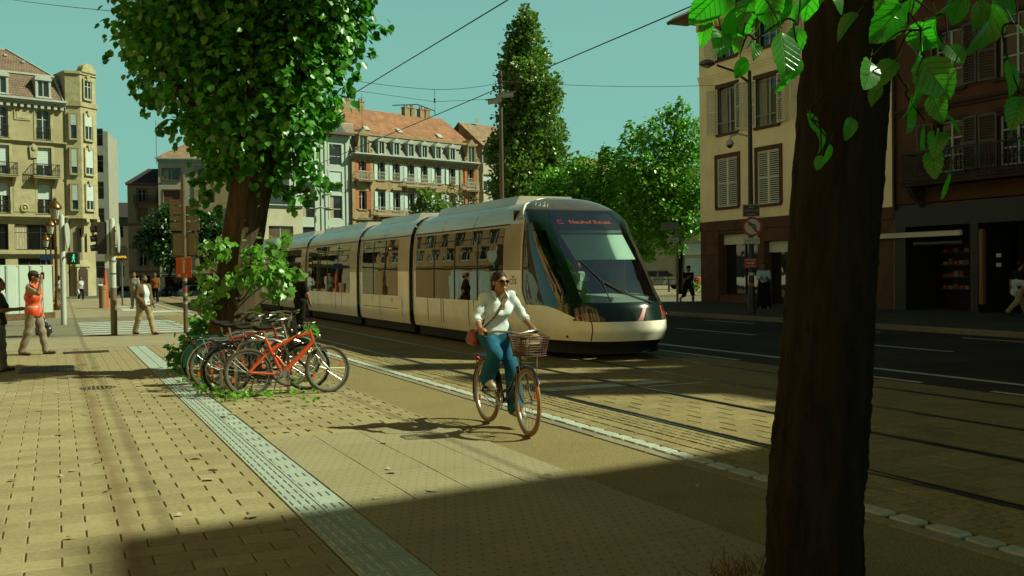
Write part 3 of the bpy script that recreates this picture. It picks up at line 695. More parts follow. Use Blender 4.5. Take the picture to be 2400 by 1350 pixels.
# ------------------------------------------------------------------ buildings
M_sand = mat('sandstone_yellow', (0.41, 0.355, 0.20), 0.85, var=0.14, scale=0.8, bump=0.3, bscale=12, dirt=0.35, dirtcol=(0.24, 0.17, 0.085))
M_sand2 = mat('sandstone_carved', (0.43, 0.385, 0.215), 0.85, var=0.22, scale=2.5, bump=0.6, bscale=16, dirt=0.3, dirtcol=(0.25, 0.17, 0.08))
M_slate_b = tile_mat('brown_flat_tiles', (0.17, 0.105, 0.06), (0.12, 0.075, 0.045), 5, 5)
M_slate_d = mat('dark_slate', (0.035, 0.03, 0.024), 0.7, var=0.3, scale=5, bump=0.4, bscale=20)
M_tile_r = tile_mat('red_clay_tiles', (0.27, 0.115, 0.045), (0.20, 0.085, 0.035), 4.5, 3.6)
M_tile_b = tile_mat('brown_clay_tiles', (0.25, 0.155, 0.075), (0.19, 0.11, 0.055), 4.5, 3.6)

# --- ornate yellow sandstone corner building, far left
LB = empty('corner_building', (0.61, 87.71, -0.02), bdir(71.5), 'yellow sandstone corner building with rounded oriel tower and mansard roof', 'building')
W0 = -13.2
bays = [-1.29, -4.42, -7.6, -10.9]
holes = []
for x in bays: holes += [(x-0.55, x+0.55, 6.62, 8.95), (x-0.55, x+0.55, 9.62, 11.85), (x-0.52, x+0.52, 12.48, 14.85)]
holes += [(-3.6, -0.65, 3.75, 5.75), (-7.2, -4.05, 3.75, 5.75), (-10.7, -7.6, 3.75, 5.75), (-3.4, -0.8, 0.4, 3.1), (-7.0, -4.3, 0.4, 3.1)]
mb = MB(); wall_with_holes(mb, W0, 0.4, 0, 15.3, holes); shell(mb, W0, 0.4, 0, 15.3, 11.0); mb.build('wall', M_sand, LB)
for i, x in enumerate(bays):
    add_window(LB, x, 6.62, 1.1, 2.33, blind=[0.5, 0.42, 0.3, 0.6][i], railing=M_dark_iron, arch=0.32, am=M_sand, surround=0.16, sm=M_sand2)
    add_window(LB, x, 9.62, 1.1, 2.23, blind=[0.62, 0.7, 0.5, 0.4][i], railing=M_dark_iron, surround=0.22, sm=M_sand2)
    add_window(LB, x, 12.48, 1.04, 2.37, railing=M_dark_iron, arch=0.5, am=M_sand, bars=1, surround=0.2, sm=M_sand2, keystone=True, gm=M_glass)
    balcony(LB, x, 9.55, 2.0, 0.7, M_sand, M_dark_iron)
for x in (-2.85, -5.98, -9.2): 
    mb = MB(); mb.box(-0.85, 0.85, -0.03, 0, 0, 2.3); mb.box(-0.78, 0.78, -0.05, -0.031, 0.07, 2.23); mb.build('wall_panel', M_sand2, LB, (x, 0, 6.7))
    mb = MB(); mb.torus((0, -0.08, 0), (0,1,0), 0.26, 0.07, 14, 6); mb.ball((0, -0.08, 0), 0.13, 0.07, 0.13, 8, 5); mb.build('wreath_ornament', M_sand2, LB, (x, 0, 7.05), smooth=True)
    mb = MB(); mb.box(-0.6, 0.6, -0.06, 0, 0, 0.9); mb.box(-0.45, 0.45, -0.09, -0.061, 0.12, 0.78); mb.build('wall_panel', M_sand2, LB, (x, 0, 13.9))
    mb = MB(); mb.prism([(-0.25,0),(0.25,0),(0.32,0.9),(0.12,1.0),(0,1.3),(-0.12,1.0),(-0.32,0.9)], -0.14, 0); mb.ball((0,-0.13,0.75), 0.2, 0.12, 0.25, 8, 6); mb.build('carved_console', M_sand2, LB, (x+0.75, 0, 11.0), smooth=True)
cornice(LB, W0, 0.4, 6.05, 0.45, 0.42, M_sand2, 'string_course')
cornice(LB, W0, 0.4, 12.05, 0.25, 0.30, M_sand2, 'string_course')
cornice(LB, W0, 0.4, 3.25, 0.3, 0.35, M_sand2, 'string_course', 2)
cornice(LB, W0, 0.4, 15.15, 0.65, 0.45, M_zinc_w, 'main_cornice', 3, dentils=0.5)
for x, w in ((-2.12, 2.95), (-5.62, 3.15), (-9.15, 3.1)):
    add_window(LB, x, 3.75, w, 2.0, fm=M_dark_iron, leaves=3, bars=1, curtain=True, gm=M_glass_dark, y=0.16)
for x, w in ((-2.1, 2.6), (-5.65, 2.7)):
    add_window(LB, x, 0.4, w, 2.7, fm=M_dark_iron, leaves=3, bars=0, gm=M_glass_dark, y=0.2)
# mansard: steep lower slope, hipped upper slope
mb = MB(); z0, z1, z2 = 15.6, 17.7, 20.2
mb.quad((W0, -0.05, z0), (0.3, -0.05, z0), (-0.1, 0.95, z1), (W0, 0.95, z1)); mb.quad((0.3, -0.05, z0), (0.3, 10.5, z0), (-0.1, 9.6, z1), (-0.1, 0.95, z1))
mb.quad((W0, 0.95, z1), (-0.1, 0.95, z1), (-2.6, 4.5, z2), (W0, 4.5, z2)); mb.quad((-0.1, 0.95, z1), (-0.1, 9.6, z1), (-2.6, 6.0, z2), (-2.6, 4.5, z2))
mb.build('roof', M_slate_b, LB)
mb = MB(); mb.bar((W0, 0.93, z1+0.02), (-0.1, 0.93, z1+0.02), 0.2, 0.14); mb.bar((-0.1, 0.95, z1), (-2.6, 4.5, z2), 0.22, 0.14); mb.bar((0.3, -0.05, z0), (-0.1, 0.95, z1), 0.16, 0.12); mb.bar((W0, 4.5, z2), (-2.6, 4.5, z2), 0.18, 0.12); mb.build('roof_flashing', M_zinc_w, LB)
for x in (-1.25, -4.4, -7.6): dormer(LB, x, 15.85, 0.85, 1.3, -0.05, 1.5, M_zinc_w, M_lead, pediment=0.34, curve=True)
for x, y_, z_ in ((-1.9, 2.6, 19.0), (-3.0, 3.3, 19.5), (-4.9, 2.4, 18.8)):
    mb = MB(); mb.box(-0.12, 0.12, -0.1, 0.12, 0, 0.14); mb.build('roof_hatch', M_zinc_w, LB, (x, y_, z_-0.1))
# oriel tower on the corner: a facet in line with the wall, a facet turned to the sun, corbelled out above the entrance
TW = [(0.35, -0.15), (1.42, -0.5), (3.0, 0.35), (3.3, 1.8), (2.2, 3.2), (0.35, 3.2)]
def tower_ring(z, s=1.0, c=(1.7, 1.3)): return [(c[0]+(p[0]-c[0])*s, c[1]+(p[1]-c[1])*s, z) for p in TW]
mb = MB()
mb.loft([tower_ring(6.3, 1.04), tower_ring(6.5, 1.04), tower_ring(6.52, 1.0), tower_ring(15.3, 1.0), tower_ring(15.35, 1.07), tower_ring(15.7, 1.09), tower_ring(15.72, 0.98), tower_ring(17.9, 0.98), tower_ring(17.95, 1.05), tower_ring(18.15, 1.05)], cap=True)
mb.build('oriel_tower', M_sand2, LB)
mb = MB(); mb.loft([tower_ring(0.0, 0.82), tower_ring(6.3, 0.82)], cap=True); mb.build('entrance_base', M_sand, LB)
def facet(i, u, z, w, h):                      # point on tower facet i at fraction u
    a, b = Vector((TW[i][0], TW[i][1], 0)), Vector((TW[i+1][0], TW[i+1][1], 0)); d = (b-a).normalized(); p = a + (b-a)*u
    return p, math.atan2(d.y, d.x)
for i, u, w, kinds in ((0, 0.52, 0.46, 'n'), (1, 0.45, 0.80, 'w')):
    for z, h, bl, ar in ((7.0, 2.0, 0.62, 0.25), (9.9, 2.0, 0.72, 0.0), (12.7, 2.0, 0.45, 0.28)) + (((16.0, 1.5, 0.0, 0.0),) if kinds == 'w' else ()):
        p, a = facet(i, u, z, w, h)
        wroot = add_window(LB, 0, 0, w, h, y=0.02, blind=bl, sill=M_sand2, surround=0.13, sm=M_sand, leaves=2 if kinds == 'w' else 1, arch=0, keystone=(kinds == 'w'))
        n = Vector((math.sin(a), -math.cos(a), 0)); wroot.location = (p.x + n.x*0.06, p.y + n.y*0.06, z); wroot.rotation_euler = (0, 0, a)
p, a = facet(1, 0.5, 0, 1, 1); n = Vector((math.sin(a), -math.cos(a), 0))
mb = MB(); poly = [(0.75*math.cos(PI*q/10), 0.62*math.sin(PI*q/10)) for q in range(11)]; mb.prism(poly, -0.14, 0.4); mb.box(-0.85, 0.85, -0.16, 0.4, -0.14, 0.0); mb.build('tower_pediment', M_sand2, LB, (p.x, p.y, 18.28), a)
for uu in (-0.6, 0.6):
    mb = MB(); mb.prism([(0,0),(-0.5,0),(-0.55,-0.3),(-0.25,-0.6),(-0.2,-1.2),(0.0,-1.5)], -0.16, 0.16, frame=lambda u, v, q: (q, u, v)); d = Vector((math.cos(a), math.sin(a), 0))
    mb.build('corbel', M_sand2, LB, (p.x + d.x*uu - n.x*0.25, p.y + d.y*uu - n.y*0.25, 6.3), a)
p2 = Vector((1.45, 0.02, 0))
mb = MB(); mb.box(-0.55, 0.55, -0.12, 0.1, 0, 2.4); poly = [(0.75*math.cos(PI*q/10), 2.4+0.55*math.sin(PI*q/10)) for q in range(11)]; mb.prism(poly, -0.2, 0.1); mb.build('door_surround', M_sand2, LB, (p2.x, p2.y-0.05, 0), a*0.6)
mb = MB(); poly = [(-0.4,0),(0.4,0)] + [(0.4*math.cos(PI*q/8), 2.0+0.4*math.sin(PI*q/8)) for q in range(9)]; mb.prism(poly, -0.16, -0.1); mb.build('door', mat('dark_oak_door', (0.05, 0.028, 0.014), 0.5, var=0.2), LB, (p2.x, p2.y-0.08, 0), a*0.6)
mb = MB(); mb.box(-0.42, 0.42, -0.02, 0.02, 0, 1.9); mb.build('arched_window', M_glass_dark, LB, (p2.x+0.05, p2.y-0.12, 3.6), a*0.6)

# --- grey slab building glimpsed behind the corner
SB = empty('office_slab', (4.6, 118, -1.2), bdir(100), 'narrow grey concrete block between the yellow corner building and the pink house', 'building')
M_conc = mat('grey_concrete', (0.36, 0.35, 0.27), 0.85, var=0.1, scale=1)
mb = MB(); hs = [(-0.6, 0.45, 2.5+i*2.9, 4.4+i*2.9) for i in range(6)]; wall_with_holes(mb, -6, 0.95, 0, 18.6, hs); shell(mb, -6, 0.95, 0, 18.6, 8); mb.build('wall', M_conc, SB)
for h in hs: add_window(SB, -0.08, h[2], 1.05, 1.9, leaves=1, bars=1, gm=M_glass_dark)

# --- pink house with red sandstone window frames
PH = empty('pink_house', (9.35, 148.4, -1.5), bdir(103), 'pink rendered house with red stone window frames and iron balcony', 'house')
M_pink = mat('pink_render', (0.36, 0.235, 0.15), 0.9, var=0.1, scale=1.2, dirt=0.2, dirtcol=(0.2, 0.11, 0.07)); M_redst = mat('red_sandstone', (0.25, 0.11, 0.065), 0.85, var=0.2, scale=2)
fl = [(4.4, 6.4), (7.5, 9.3), (10.6, 12.4), (13.3, 15.0)]; hs = [(x-0.52, x+0.52, a, b) for x in (1.9, 4.55) for a, b in fl] + [(0.5, 2.8, 0.3, 3.0), (3.3, 5.6, 0.3, 3.0)]
mb = MB(); wall_with_holes(mb, 0, 6.1, 0, 15.8, hs); shell(mb, 0, 6.1, 0, 15.8, 9); mb.build('wall', M_pink, PH)
for i, (a, b) in enumerate(fl):
    for x in (1.9, 4.55): add_window(PH, x, a, 1.04, b-a, surround=0.24, sm=M_redst, sill=M_redst, gm=M_glass_dark, blind=0.0 if i in (0, 3) else [0, 0.0, 1.0, 0][i], bm=M_redst)
for z in (3.4, 6.9, 10.0): cornice(PH, 0, 6.1, z, 0.18, 0.25, M_redst, 'string_course', 2)
balcony(PH, 3.2, 13.2, 4.6, 0.7, M_redst, M_dark_iron); cornice(PH, -0.2, 6.1, 15.6, 0.4, 0.3, M_redst)
for x, w in ((1.65, 2.3), (4.45, 2.3)): add_window(PH, x, 0.3, w, 2.7, fm=M_dark_iron, gm=M_glass_dark, leaves=2, bars=0)
mb = MB(); mb.add([(-0.3,-0.3,15.9),(6.1,-0.3,15.9),(6.1,2.8,18.2),(2.4,2.8,18.2),(-0.3,9,15.9),(6.1,9,15.9)], [(0,1,2,3),(0,3,4),(3,2,5,4)]); mb.build('roof', M_slate_d, PH)
dormer(PH, 4.7, 16.3, 0.7, 0.95, 0.0, 1.6, M_zinc_w, M_lead, pediment=0.2)
# --- white block with brown hipped roof
WBm = empty('white_block', (13.1, 144.6, -1.6), bdir(103), 'white rendered block with brown tiled roof behind the dark street tree', 'building')
M_wh = mat('white_render', (0.50, 0.46, 0.33), 0.9, var=0.08, scale=0.8, dirt=0.25, dirtcol=(0.3, 0.24, 0.14)); M_yel = mat('yellow_render', (0.42, 0.33, 0.17), 0.9, var=0.1, scale=1)
cols = [1.75, 6.3, 10.6, 14.6, 18.4]; rows = [(3.9, 5.6), (7.1, 8.8), (10.2, 11.8), (13.1, 14.8), (16.2, 17.7)]
hs = [(x-1.1, x+1.1, a, b) for x in cols for a, b in rows] + [(0.6, 7.5, 0.2, 2.9), (8.5, 15, 0.2, 2.9)]
mb = MB(); wall_with_holes(mb, 0, 20.5, 0, 18.8, hs); shell(mb, 0, 20.5, 0, 18.8, 10); mb.build('wall', M_wh, WBm)
mb = MB(); hs2 = [h for h in hs if h[0] > 4 and h[2] > 3]; wall_with_holes(mb, 4.7, 20.4, 3.3, 18.2, hs2, 0.1, y=-0.12); mb.quad((4.7,-0.12,3.3),(4.7,0.0,3.3),(4.7,0.0,18.2),(4.7,-0.12,18.2)); mb.build('yellow_facing', M_yel, WBm)
M_brsh = mat('brown_shutter', (0.13, 0.05, 0.03), 0.6, var=0.1)
for i, x in enumerate(cols):
    for j, (a, b) in enumerate(rows): add_window(WBm, x, a, 2.2, b-a, leaves=2, bars=0, surround=0.16, sm=M_redst if i == 0 else M_yel, sill=M_redst if i == 0 else M_wh, blind=1.0 if (i, j) in ((0, 3), (1, 3)) else 0.0, bm=M_brsh, curtain=(i+j) % 2 == 0)
for x, w in ((4.05, 6.9), (11.75, 6.5)): add_window(WBm, x, 0.2, w, 2.7, fm=M_dark_iron, leaves=4, bars=0, gm=M_glass_dark)
cornice(WBm, -0.1, 20.6, 18.7, 0.55, 0.5, M_zinc_w); mb = MB(); mb.box(0.3, 15.2, -0.6, 0, 2.95, 3.2); mb.build('shop_canopy', M_dark_iron, WBm)
o = link('shop_lettering', text_mesh('CARMEN', 0.55, mat('sign_white', (0.6, 0.6, 0.5), 0.5, var=0)), WBm, (4.4, -0.64, 3.55), rot=(PI/2, 0, 0))
mb = MB(); mb.lathe([(0.02,-0.02),(0.3,-0.02),(0.3,0.02),(0.02,0.02)], (0,0,0), 14, axis=(0,1,0)); mb.build('round_logo', mat('sign_red', (0.5, 0.03, 0.03), 0.5, var=0), WBm, (6.9, -0.66, 3.55))
mb = MB(); mb.add([(-0.4,-0.5,19.2),(20.8,-0.5,19.2),(20.8,4,21.6),(3.0,4,21.6),(-0.4,10,19.2),(20.8,10,19.2)], [(0,1,2,3),(0,3,4),(3,2,5,4)]); mb.build('roof', M_tile_b, WBm)
# roof aerial
mb = MB(); mb.cyl((-0.3, 1, 18.5), (-0.3, 1, 24.5), 0.03, 6); mb.build('aerial', M_dark_iron, WBm)

# --- white modern block with framed windows, adjoining the ornate terrace
MBd = empty('modern_block', (30.95, 111.5, -1.5), bdir(71), 'white modern block with deep framed windows left of the ornate terrace', 'building')
M_mw = mat('cool_white_render', (0.46, 0.53, 0.45), 0.85, var=0.06, scale=1, dirt=0.15, dirtcol=(0.32, 0.30, 0.2))
rows = [(8.9+0.3, 11.7+0.1), (12.1+0.1, 14.55), (15.25, 17.6), (5.8, 8.2)]; cols = [-2.0, -5.6]
hs = [(x-0.82, x+0.82, a, b) for x in cols for a, b in rows]
mb = MB(); wall_with_holes(mb, -8.0, 0.0, 0, 18.9, hs); shell(mb, -8.0, 0, 0, 18.9, 12); mb.build('wall', M_mw, MBd)
for i, x in enumerate(cols):
    for j, (a, b) in enumerate(rows): add_window(MBd, x, a, 1.64, b-a, leaves=1, bars=0, surround=0.2, sm=M_frame_w, curtain=(j == 0), blind=0.55 if j == 1 else 0.0, top_bar=(b-a)*0.42, y=0.1)
for x in (-0.55, -3.35, -3.9, -7.3): mb = MB(); mb.box(-0.14, 0.14, -0.12, 0, 0, 17.6); mb.build('pilaster', M_mw, MBd, (x, 0, 0.5))
mb = MB(); mb.box(-8.2, 0.15, -0.75, 0, 18.65, 18.95); mb.build('roof_slab', mat('brown_fascia', (0.10, 0.06, 0.04), 0.7), MBd)
mb = MB(); mb.box(-8.0, 0.05, -0.6, -0.56, 19.95, 20.02)
for i in range(54): x = -8.0 + i*0.15; mb.box(x-0.02, x+0.02, -0.6, -0.57, 18.96, 19.95)
mb.build('roof_railing', M_frame_w, MBd)
# low pale wing left of it
LW = empty('low_pale_wing', (24.2, 108.6, -1.5), bdir(71), 'low cream wing with wide shop windows seen through the tree behind the tram', 'building')
hs = [(-3.6, -0.6, 5.6, 8.2)]; mb = MB(); wall_with_holes(mb, -4.8, 0.6, 0, 10.4, hs); shell(mb, -4.8, 0.6, 0, 10.4, 10); mb.build('wall', M_wh, LW)
for a, b, c, d in hs: add_window(LW, (a+b)/2, c, b-a, d-c, leaves=2, bars=0, gm=glass_mat('brown_glass', (0.08, 0.05, 0.03)))
cornice(LW, -4.8, 0.6, 10.2, 0.3, 0.3, M_mw)

# --- ornate terrace with red tile roof
CB = empty('ornate_terrace', (39.46, 114.11, -1.5), bdir(71), 'ornate sandstone terrace with red tiled roof, dormers and pale shutters', 'building')
Z = 1.5; M_terr = mat('terrace_stone', (0.36, 0.265, 0.14), 0.85, var=0.2, scale=1.4, bump=0.3, bscale=10, dirt=0.4, dirtcol=(0.17, 0.11, 0.055)); M_shw = mat('pale_shutter_paint', (0.50, 0.60, 0.54), 0.6, var=0.05); M_sho = mat('orange_shutter_paint', (0.45, 0.12, 0.03), 0.6, var=0.08)
xs = [-7.45, -4.79, -2.61, -0.44, 1.62, 3.76, 6.05, 9.1]; rows = [(12.35+Z, 14.45+Z), (8.85+Z, 11.0+Z), (5.0+Z, 7.2+Z), (0.3+Z, 3.4+Z)]
hs = [(x-0.52, x+0.52, a, b) for x in xs for a, b in rows]
mb = MB(); wall_with_holes(mb, -8.9, 10.35, 0, 15.0+Z, hs, 0.3); shell(mb, -8.9, 10.35, 0, 15.0+Z, 12); mb.build('wall', M_terr, CB)
for i, x in enumerate(xs):
    for j, (a, b) in enumerate(rows):
        end = i in (0, 7)
        add_window(CB, x, a, 1.04, b-a, y=0.26, gm=M_glass_dark, leaves=2, bars=1, surround=0.14, sm=M_terr, shutters=8 if j < 2 else None, shm=M_sho if end else M_shw, slats=False,
                   railing=M_pale_iron if j == 0 else None, sill=M_terr)
balcony(CB, -7.45, 12.2+Z, 2.2, 0.8, M_terr); balcony(CB, 0.75, 11.75+Z, 4.7, 0.8, M_terr); balcony(CB, 8.9, 11.75+Z, 2.2, 0.8, M_terr)
balcony(CB, -3.7, 8.2+Z, 4.4, 0.9, M_terr); balcony(CB, 4.9, 8.2+Z, 4.4, 0.9, M_terr)
for x in (-4.79, -2.61, 3.76, 6.05):
    mb = MB(); n = 8; poly = [(0.75*math.cos(PI*q/n), 0.35*math.sin(PI*q/n)) for q in range(n+1)]; mb.prism(poly, -0.3, 0); mb.build('window_hood', M_terr, CB, (x, 0, 11.25+Z))
for x in (-7.45, 9.1): mb = MB(); mb.prism([(-0.9,0),(0.9,0),(0,0.45)], -0.35, 0); mb.build('window_hood', M_terr, CB, (x, 0, 7.8+Z))
cornice(CB, -8.9, 10.35, 14.55+Z, 0.35, 0.4, M_terr, 'frieze', 2, dentils=0.7); cornice(CB, -9.0, 10.45, 14.98+Z, 0.85, 0.3, M_zinc_w, 'gutter', 2)
cornice(CB, -8.9, 10.35, 7.5+Z, 0.3, 0.3, M_terr, 'string_course', 2)
for x in (-8.75, -6.2, 7.5, 10.2): mb = MB(); mb.box(-0.22, 0.22, -0.14, 0, 0, 14.4+Z); mb.build('pilaster', M_terr, CB, (x, 0, 0))
mb = MB(); mb.quad((-8.9,-0.1,15.25+Z),(10.35,-0.1,15.25+Z),(10.35,0.9,17.6+Z),(-8.9,0.9,17.6+Z)); mb.build('mansard', mat('mansard_slate', (0.20, 0.195, 0.14), 0.7, var=0.2, scale=2, bump=0.4, bscale=14), CB)
mb = MB(); mb.quad((-9.0,0.75,17.6+Z),(10.3,0.75,17.6+Z),(9.0,5.2,21.4+Z),(-9.0,5.2,21.4+Z)); mb.quad((10.3,0.75,17.6+Z),(10.3,10.5,17.6+Z),(9.0,6.0,21.4+Z),(9.0,5.2,21.4+Z)); mb.quad((-9.0,5.2,21.4+Z),(9.0,5.2,21.4+Z),(9.0,11,17.0+Z),(-9.0,11,17.0+Z)); mb.build('roof', M_tile_r, CB)
cornice(CB, -8.95, 10.35, 17.45+Z, 0.1, 0.25, M_terr, 'roof_edge', 1)
for x in xs[1:7]: dormer(CB, x, 15.4+Z, 0.72, 1.45, -0.25, 1.9, M_zinc_w, M_lead, gm=M_glass_dark, pediment=0.4)
for x in (xs[0], xs[7]):
    d = dormer(CB, x, 15.3+Z, 0.95, 2.0, -0.35, 2.2, M_terr, M_lead, gm=M_glass, pediment=0.75)
    for s in (-1, 1): q = MB(); q.torus((s*0.95, 0.0, 0.3), (0,1,0), 0.22, 0.11, 12, 6); q.prism([(s*0.65,0.0),(s*1.0,0.0),(s*0.68,1.6)][::s], -0.05, 0.15); q.build('scroll', M_terr, d)
for x, y_, w in ((-6.3, 5.0, 1.3), (-3.9, 5.2, 0.7), (3.0, 5.2, 0.8), (3.95, 5.2, 0.6), (5.4, 5.2, 0.7), (6.3, 5.2, 0.7)): chimney(CB, x, y_, 21.2+Z, w, 0.7, 1.0, M_terr, 2)
for x, y_, z_ in ((-5.6, 1.7, 18.5+Z), (-0.6, 1.9, 18.65+Z), (5.5, 1.7, 18.5+Z)): mb = MB(); mb.obox((0,0,0), (0.35,0,0), (0,0.3,0.26), (0,-0.05,0.06)); mb.build('roof_window', M_zinc_w, CB, (x, y_-0.05, z_))
mb = MB(); mb.cyl((-6.3, 1.5, 18+Z), (-6.3, 1.5, 22.5+Z), 0.025, 6); mb.bar((-6.6,1.5,22+Z), (-6.0,1.5,22+Z), 0.03, 0.03); mb.build('aerial', M_dark_iron, CB)
# --- plain house at the right end of the terrace
EB = empty('plain_end_house', (49.75, 118.2, -1.5), bdir(71), 'plain pale house with brown roof between the ornate terrace and the poplar', 'house')
hs = [(x-0.9, x+0.9, a+Z, b+Z) for x in (1.6, 5.0) for a, b in ((15.4, 17.1), (11.9, 14.0), (8.4, 10.4), (5.0, 7.0))]
mb = MB(); wall_with_holes(mb, 0.75, 8, 0, 17.6+Z, hs); shell(mb, 0.75, 8, 0, 17.6+Z, 10); mb.build('wall', M_wh, EB)
for h in hs: add_window(EB, (h[0]+h[1])/2, h[2], 1.8, h[3]-h[2], leaves=2, bars=0, surround=0.12, sm=M_wh, blind=0.4 if h[2] < 14 else 0.0)
mb = MB(); mb.quad((0.5,-0.4,17.6+Z),(8,-0.4,17.6+Z),(8,4.5,21.2+Z),(0.5,4.5,21.2+Z)); mb.quad((0.5,-0.4,17.6+Z),(0.5,4.5,21.2+Z),(0.5,4.6,17.6+Z),(0.5,0,17.55+Z)); mb.quad((0.5,4.5,21.2+Z),(8,4.5,21.2+Z),(8,10,17+Z),(0.5,10,17+Z)); mb.build('roof', M_tile_b, EB)
mb = MB(); mb.lathe([(0.0,0.0),(0.35,0.08),(0.42,0.16)], (0,0,0), 14, axis=(0.2,-1,0.2)); mb.build('satellite_dish', M_lead, EB, (3.4, 4.2, 21.6+Z))
mb = MB(); mb.obox((0,0,0), (0.4,0,0), (0,0.4,0.3), (0,-0.05,0.06)); mb.build('roof_window', M_glass, EB, (3.4, 1.2, 18.85+Z))
# --- red-roofed house showing above the trees
RH = empty('red_roof_house', (66, 117, -1), bdir(85), 'distant red roofed house with chimney showing above the green trees', 'house')
mb = MB(); wall_with_holes(mb, 0, 10, 0, 14.5, []); shell(mb, 0, 10, 0, 14.5, 9); mb.build('wall', M_wh, RH)
mb = MB(); mb.quad((-0.3,-0.4,14.5),(10.3,-0.4,14.5),(10.3,4.5,18),(-0.3,4.5,18)); mb.quad((-0.3,4.5,18),(10.3,4.5,18),(10.3,9.4,14.5),(-0.3,9.4,14.5)); mb.build('roof', M_tile_r, RH); chimney(RH, 4.5, 4.5, 17.6, 0.9, 0.7, 1.2, M_terr, 2)

# --- pale institution building behind the trees on the right
IB = empty('arcaded_hall', (57.0, 84.0, 0.0), bdir(112), 'pale stone hall with gridded windows behind the tree trunk', 'building')
M_inst = mat('pale_stone', (0.46, 0.385, 0.235), 0.85, var=0.12, scale=1)
xs = [1.6, 4.6, 7.6, 10.6]; hs = [(x-1.05, x+1.05, 5.0, 7.3) for x in xs] + [(x-1.05, x+1.05, 0.2, 2.6) for x in xs] + [(x-0.9, x+0.9, 8.9, 10.8) for x in xs]
mb = MB(); wall_with_holes(mb, -5, 16, 0, 11.5, hs); shell(mb, -5, 16, 0, 11.5, 9); mb.build('wall', M_inst, IB)
for x in xs:
    add_window(IB, x, 5.0, 2.1, 2.3, leaves=6, bars=2, gm=M_glass_dark, y=0.15); add_window(IB, x, 0.2, 2.1, 2.4, leaves=2, bars=0, blind=0.97, y=0.2); add_window(IB, x, 8.9, 1.8, 1.9, leaves=2, bars=0, gm=M_glass_dark)
    mb = MB(); mb.box(-1.1, 1.1, -0.25, 0, 0, 1.1); mb.build('fascia_panel', M_mw, IB, (x, 0, 2.9))
for x in (0.1, 3.1, 6.1, 9.1, 12.1): mb = MB(); mb.box(-0.3, 0.3, -0.25, 0, 0, 7.6); mb.build('pilaster', mat('brown_pilaster', (0.30, 0.20, 0.10), 0.85, var=0.12), IB, (x, 0, 0))
cornice(IB, -5, 16, 7.7, 0.5, 0.5, M_inst); cornice(IB, -5, 16, 11.4, 0.5, 0.4, M_inst)
# ------------------------------------------------------------------ right-hand houses (facades parallel to the street, x = 27); local x runs towards the camera
def ry(y): return 38.0 - y                       # street y -> local x for the cream house (root at y = 38)
CR = empty('cream_house', (27.0, 38.0, 0.08), rad(-90), 'cream rendered corner house with louvred shutters and brown stone ground floor', 'house')
M_cream = mat('cream_render', (0.86, 0.67, 0.38), 0.9, full=True, var=0.07, scale=0.8, bump=0.15, bscale=30, dirt=0.2, dirtcol=(0.27, 0.20, 0.10))
M_brst = mat('brown_sandstone', (0.15, 0.075, 0.042), 0.85, var=0.2, scale=2.5, bump=0.3, bscale=25, rnd=0.08)
M_shg = mat('grey_white_shutter', (0.62, 0.56, 0.42), 0.6, full=True, var=0.06)
hs = [(1.15, 2.95, 4.25, 6.6), (3.95, 5.7, 4.2, 6.62), (6.9, 8.6, 4.2, 6.6), (1.25, 2.9, 7.5, 9.7), (3.9, 5.65, 7.45, 9.65), (6.9, 8.6, 7.45, 9.65),
      (1.25, 2.9, 10.8, 12.3), (3.9, 5.65, 10.75, 12.3), (6.9, 8.6, 10.75, 12.3)]
mb = MB(); wall_with_holes(mb, 0, 11.6, 3.65, 12.9, hs, 0.25); shell(mb, 0, 11.6, 0, 12.9, 11); mb.build('wall', M_cream, CR)
for (a, b, c, d) in hs:
    r = 0 if c < 5 else 1 if c < 8 else 2; x = (a+b)/2; w = b-a-0.36
    add_window(CR, x, c, w, d-c-0.2, y=0.16, leaves=2, bars=0, surround=0.18, sm=M_brst, sill=M_brst, sill_d=0.08,
               shutters='closed' if r == 0 else (14 if r == 1 else 25), shm=M_shg, curtain=(r == 1))
    if r > 0:
        q = MB(); q.tube([(-w/2, -0.04, 0.45), (w/2, -0.04, 0.45)], 0.02, 6); q.build('guard_rail', M_frame_w, CR, (x, 0, c))
cornice(CR, 0, 11.6, 9.95, 0.10, 0.32, M_cream, 'string_course', 3); cornice(CR, -0.05, 11.6, 12.55, 0.35, 0.4, M_cream, 'eaves_cornice', 3, dentils=0.4)
# ground floor of brown sandstone blocks with shop openings
sh = [(1.35, 4.05, 0.35, 3.05), (4.45, 6.35, 0.0, 2.65), (6.8, 10.6, 0.35, 3.05)]
mb = MB(); wall_with_holes(mb, 0.0, 11.6, 0, 3.2, sh, 0.5, y=0.02); mb.build('ground_floor_wall', M_brst, CR)
for i in range(6):
    mb = MB(); mb.bbox(-0.66, 0.66, -0.04, 0.0, 0.0, 0.515, 0.0); mb.build('stone_block', M_brst, CR, (0.68, 0.018, 0.02 + i*0.53))
for i in range(9):
    mb = MB(); mb.box(-0.64, 0.64, -0.06, 0.0, 0.0, 0.42); mb.build('lintel_stone', M_brst, CR, (0.65 + i*1.295, 0.016, 3.21))
for (a, b, c, d) in sh:
    add_window(CR, (a+b)/2, c, b-a, d-c, y=0.45, fm=M_dark_iron, leaves=2 if b-a > 2 else 1, bars=0, gm=glass_mat('shop_glass', (0.02, 0.018, 0.012), refl=0.9))
    mb = MB(); mb.box(-(b-a)/2, (b-a)/2, 0.30, 0.36, 0.0, 0.45); mb.build('shop_fascia', M_shg, CR, ((a+b)/2, 0, d-0.47))
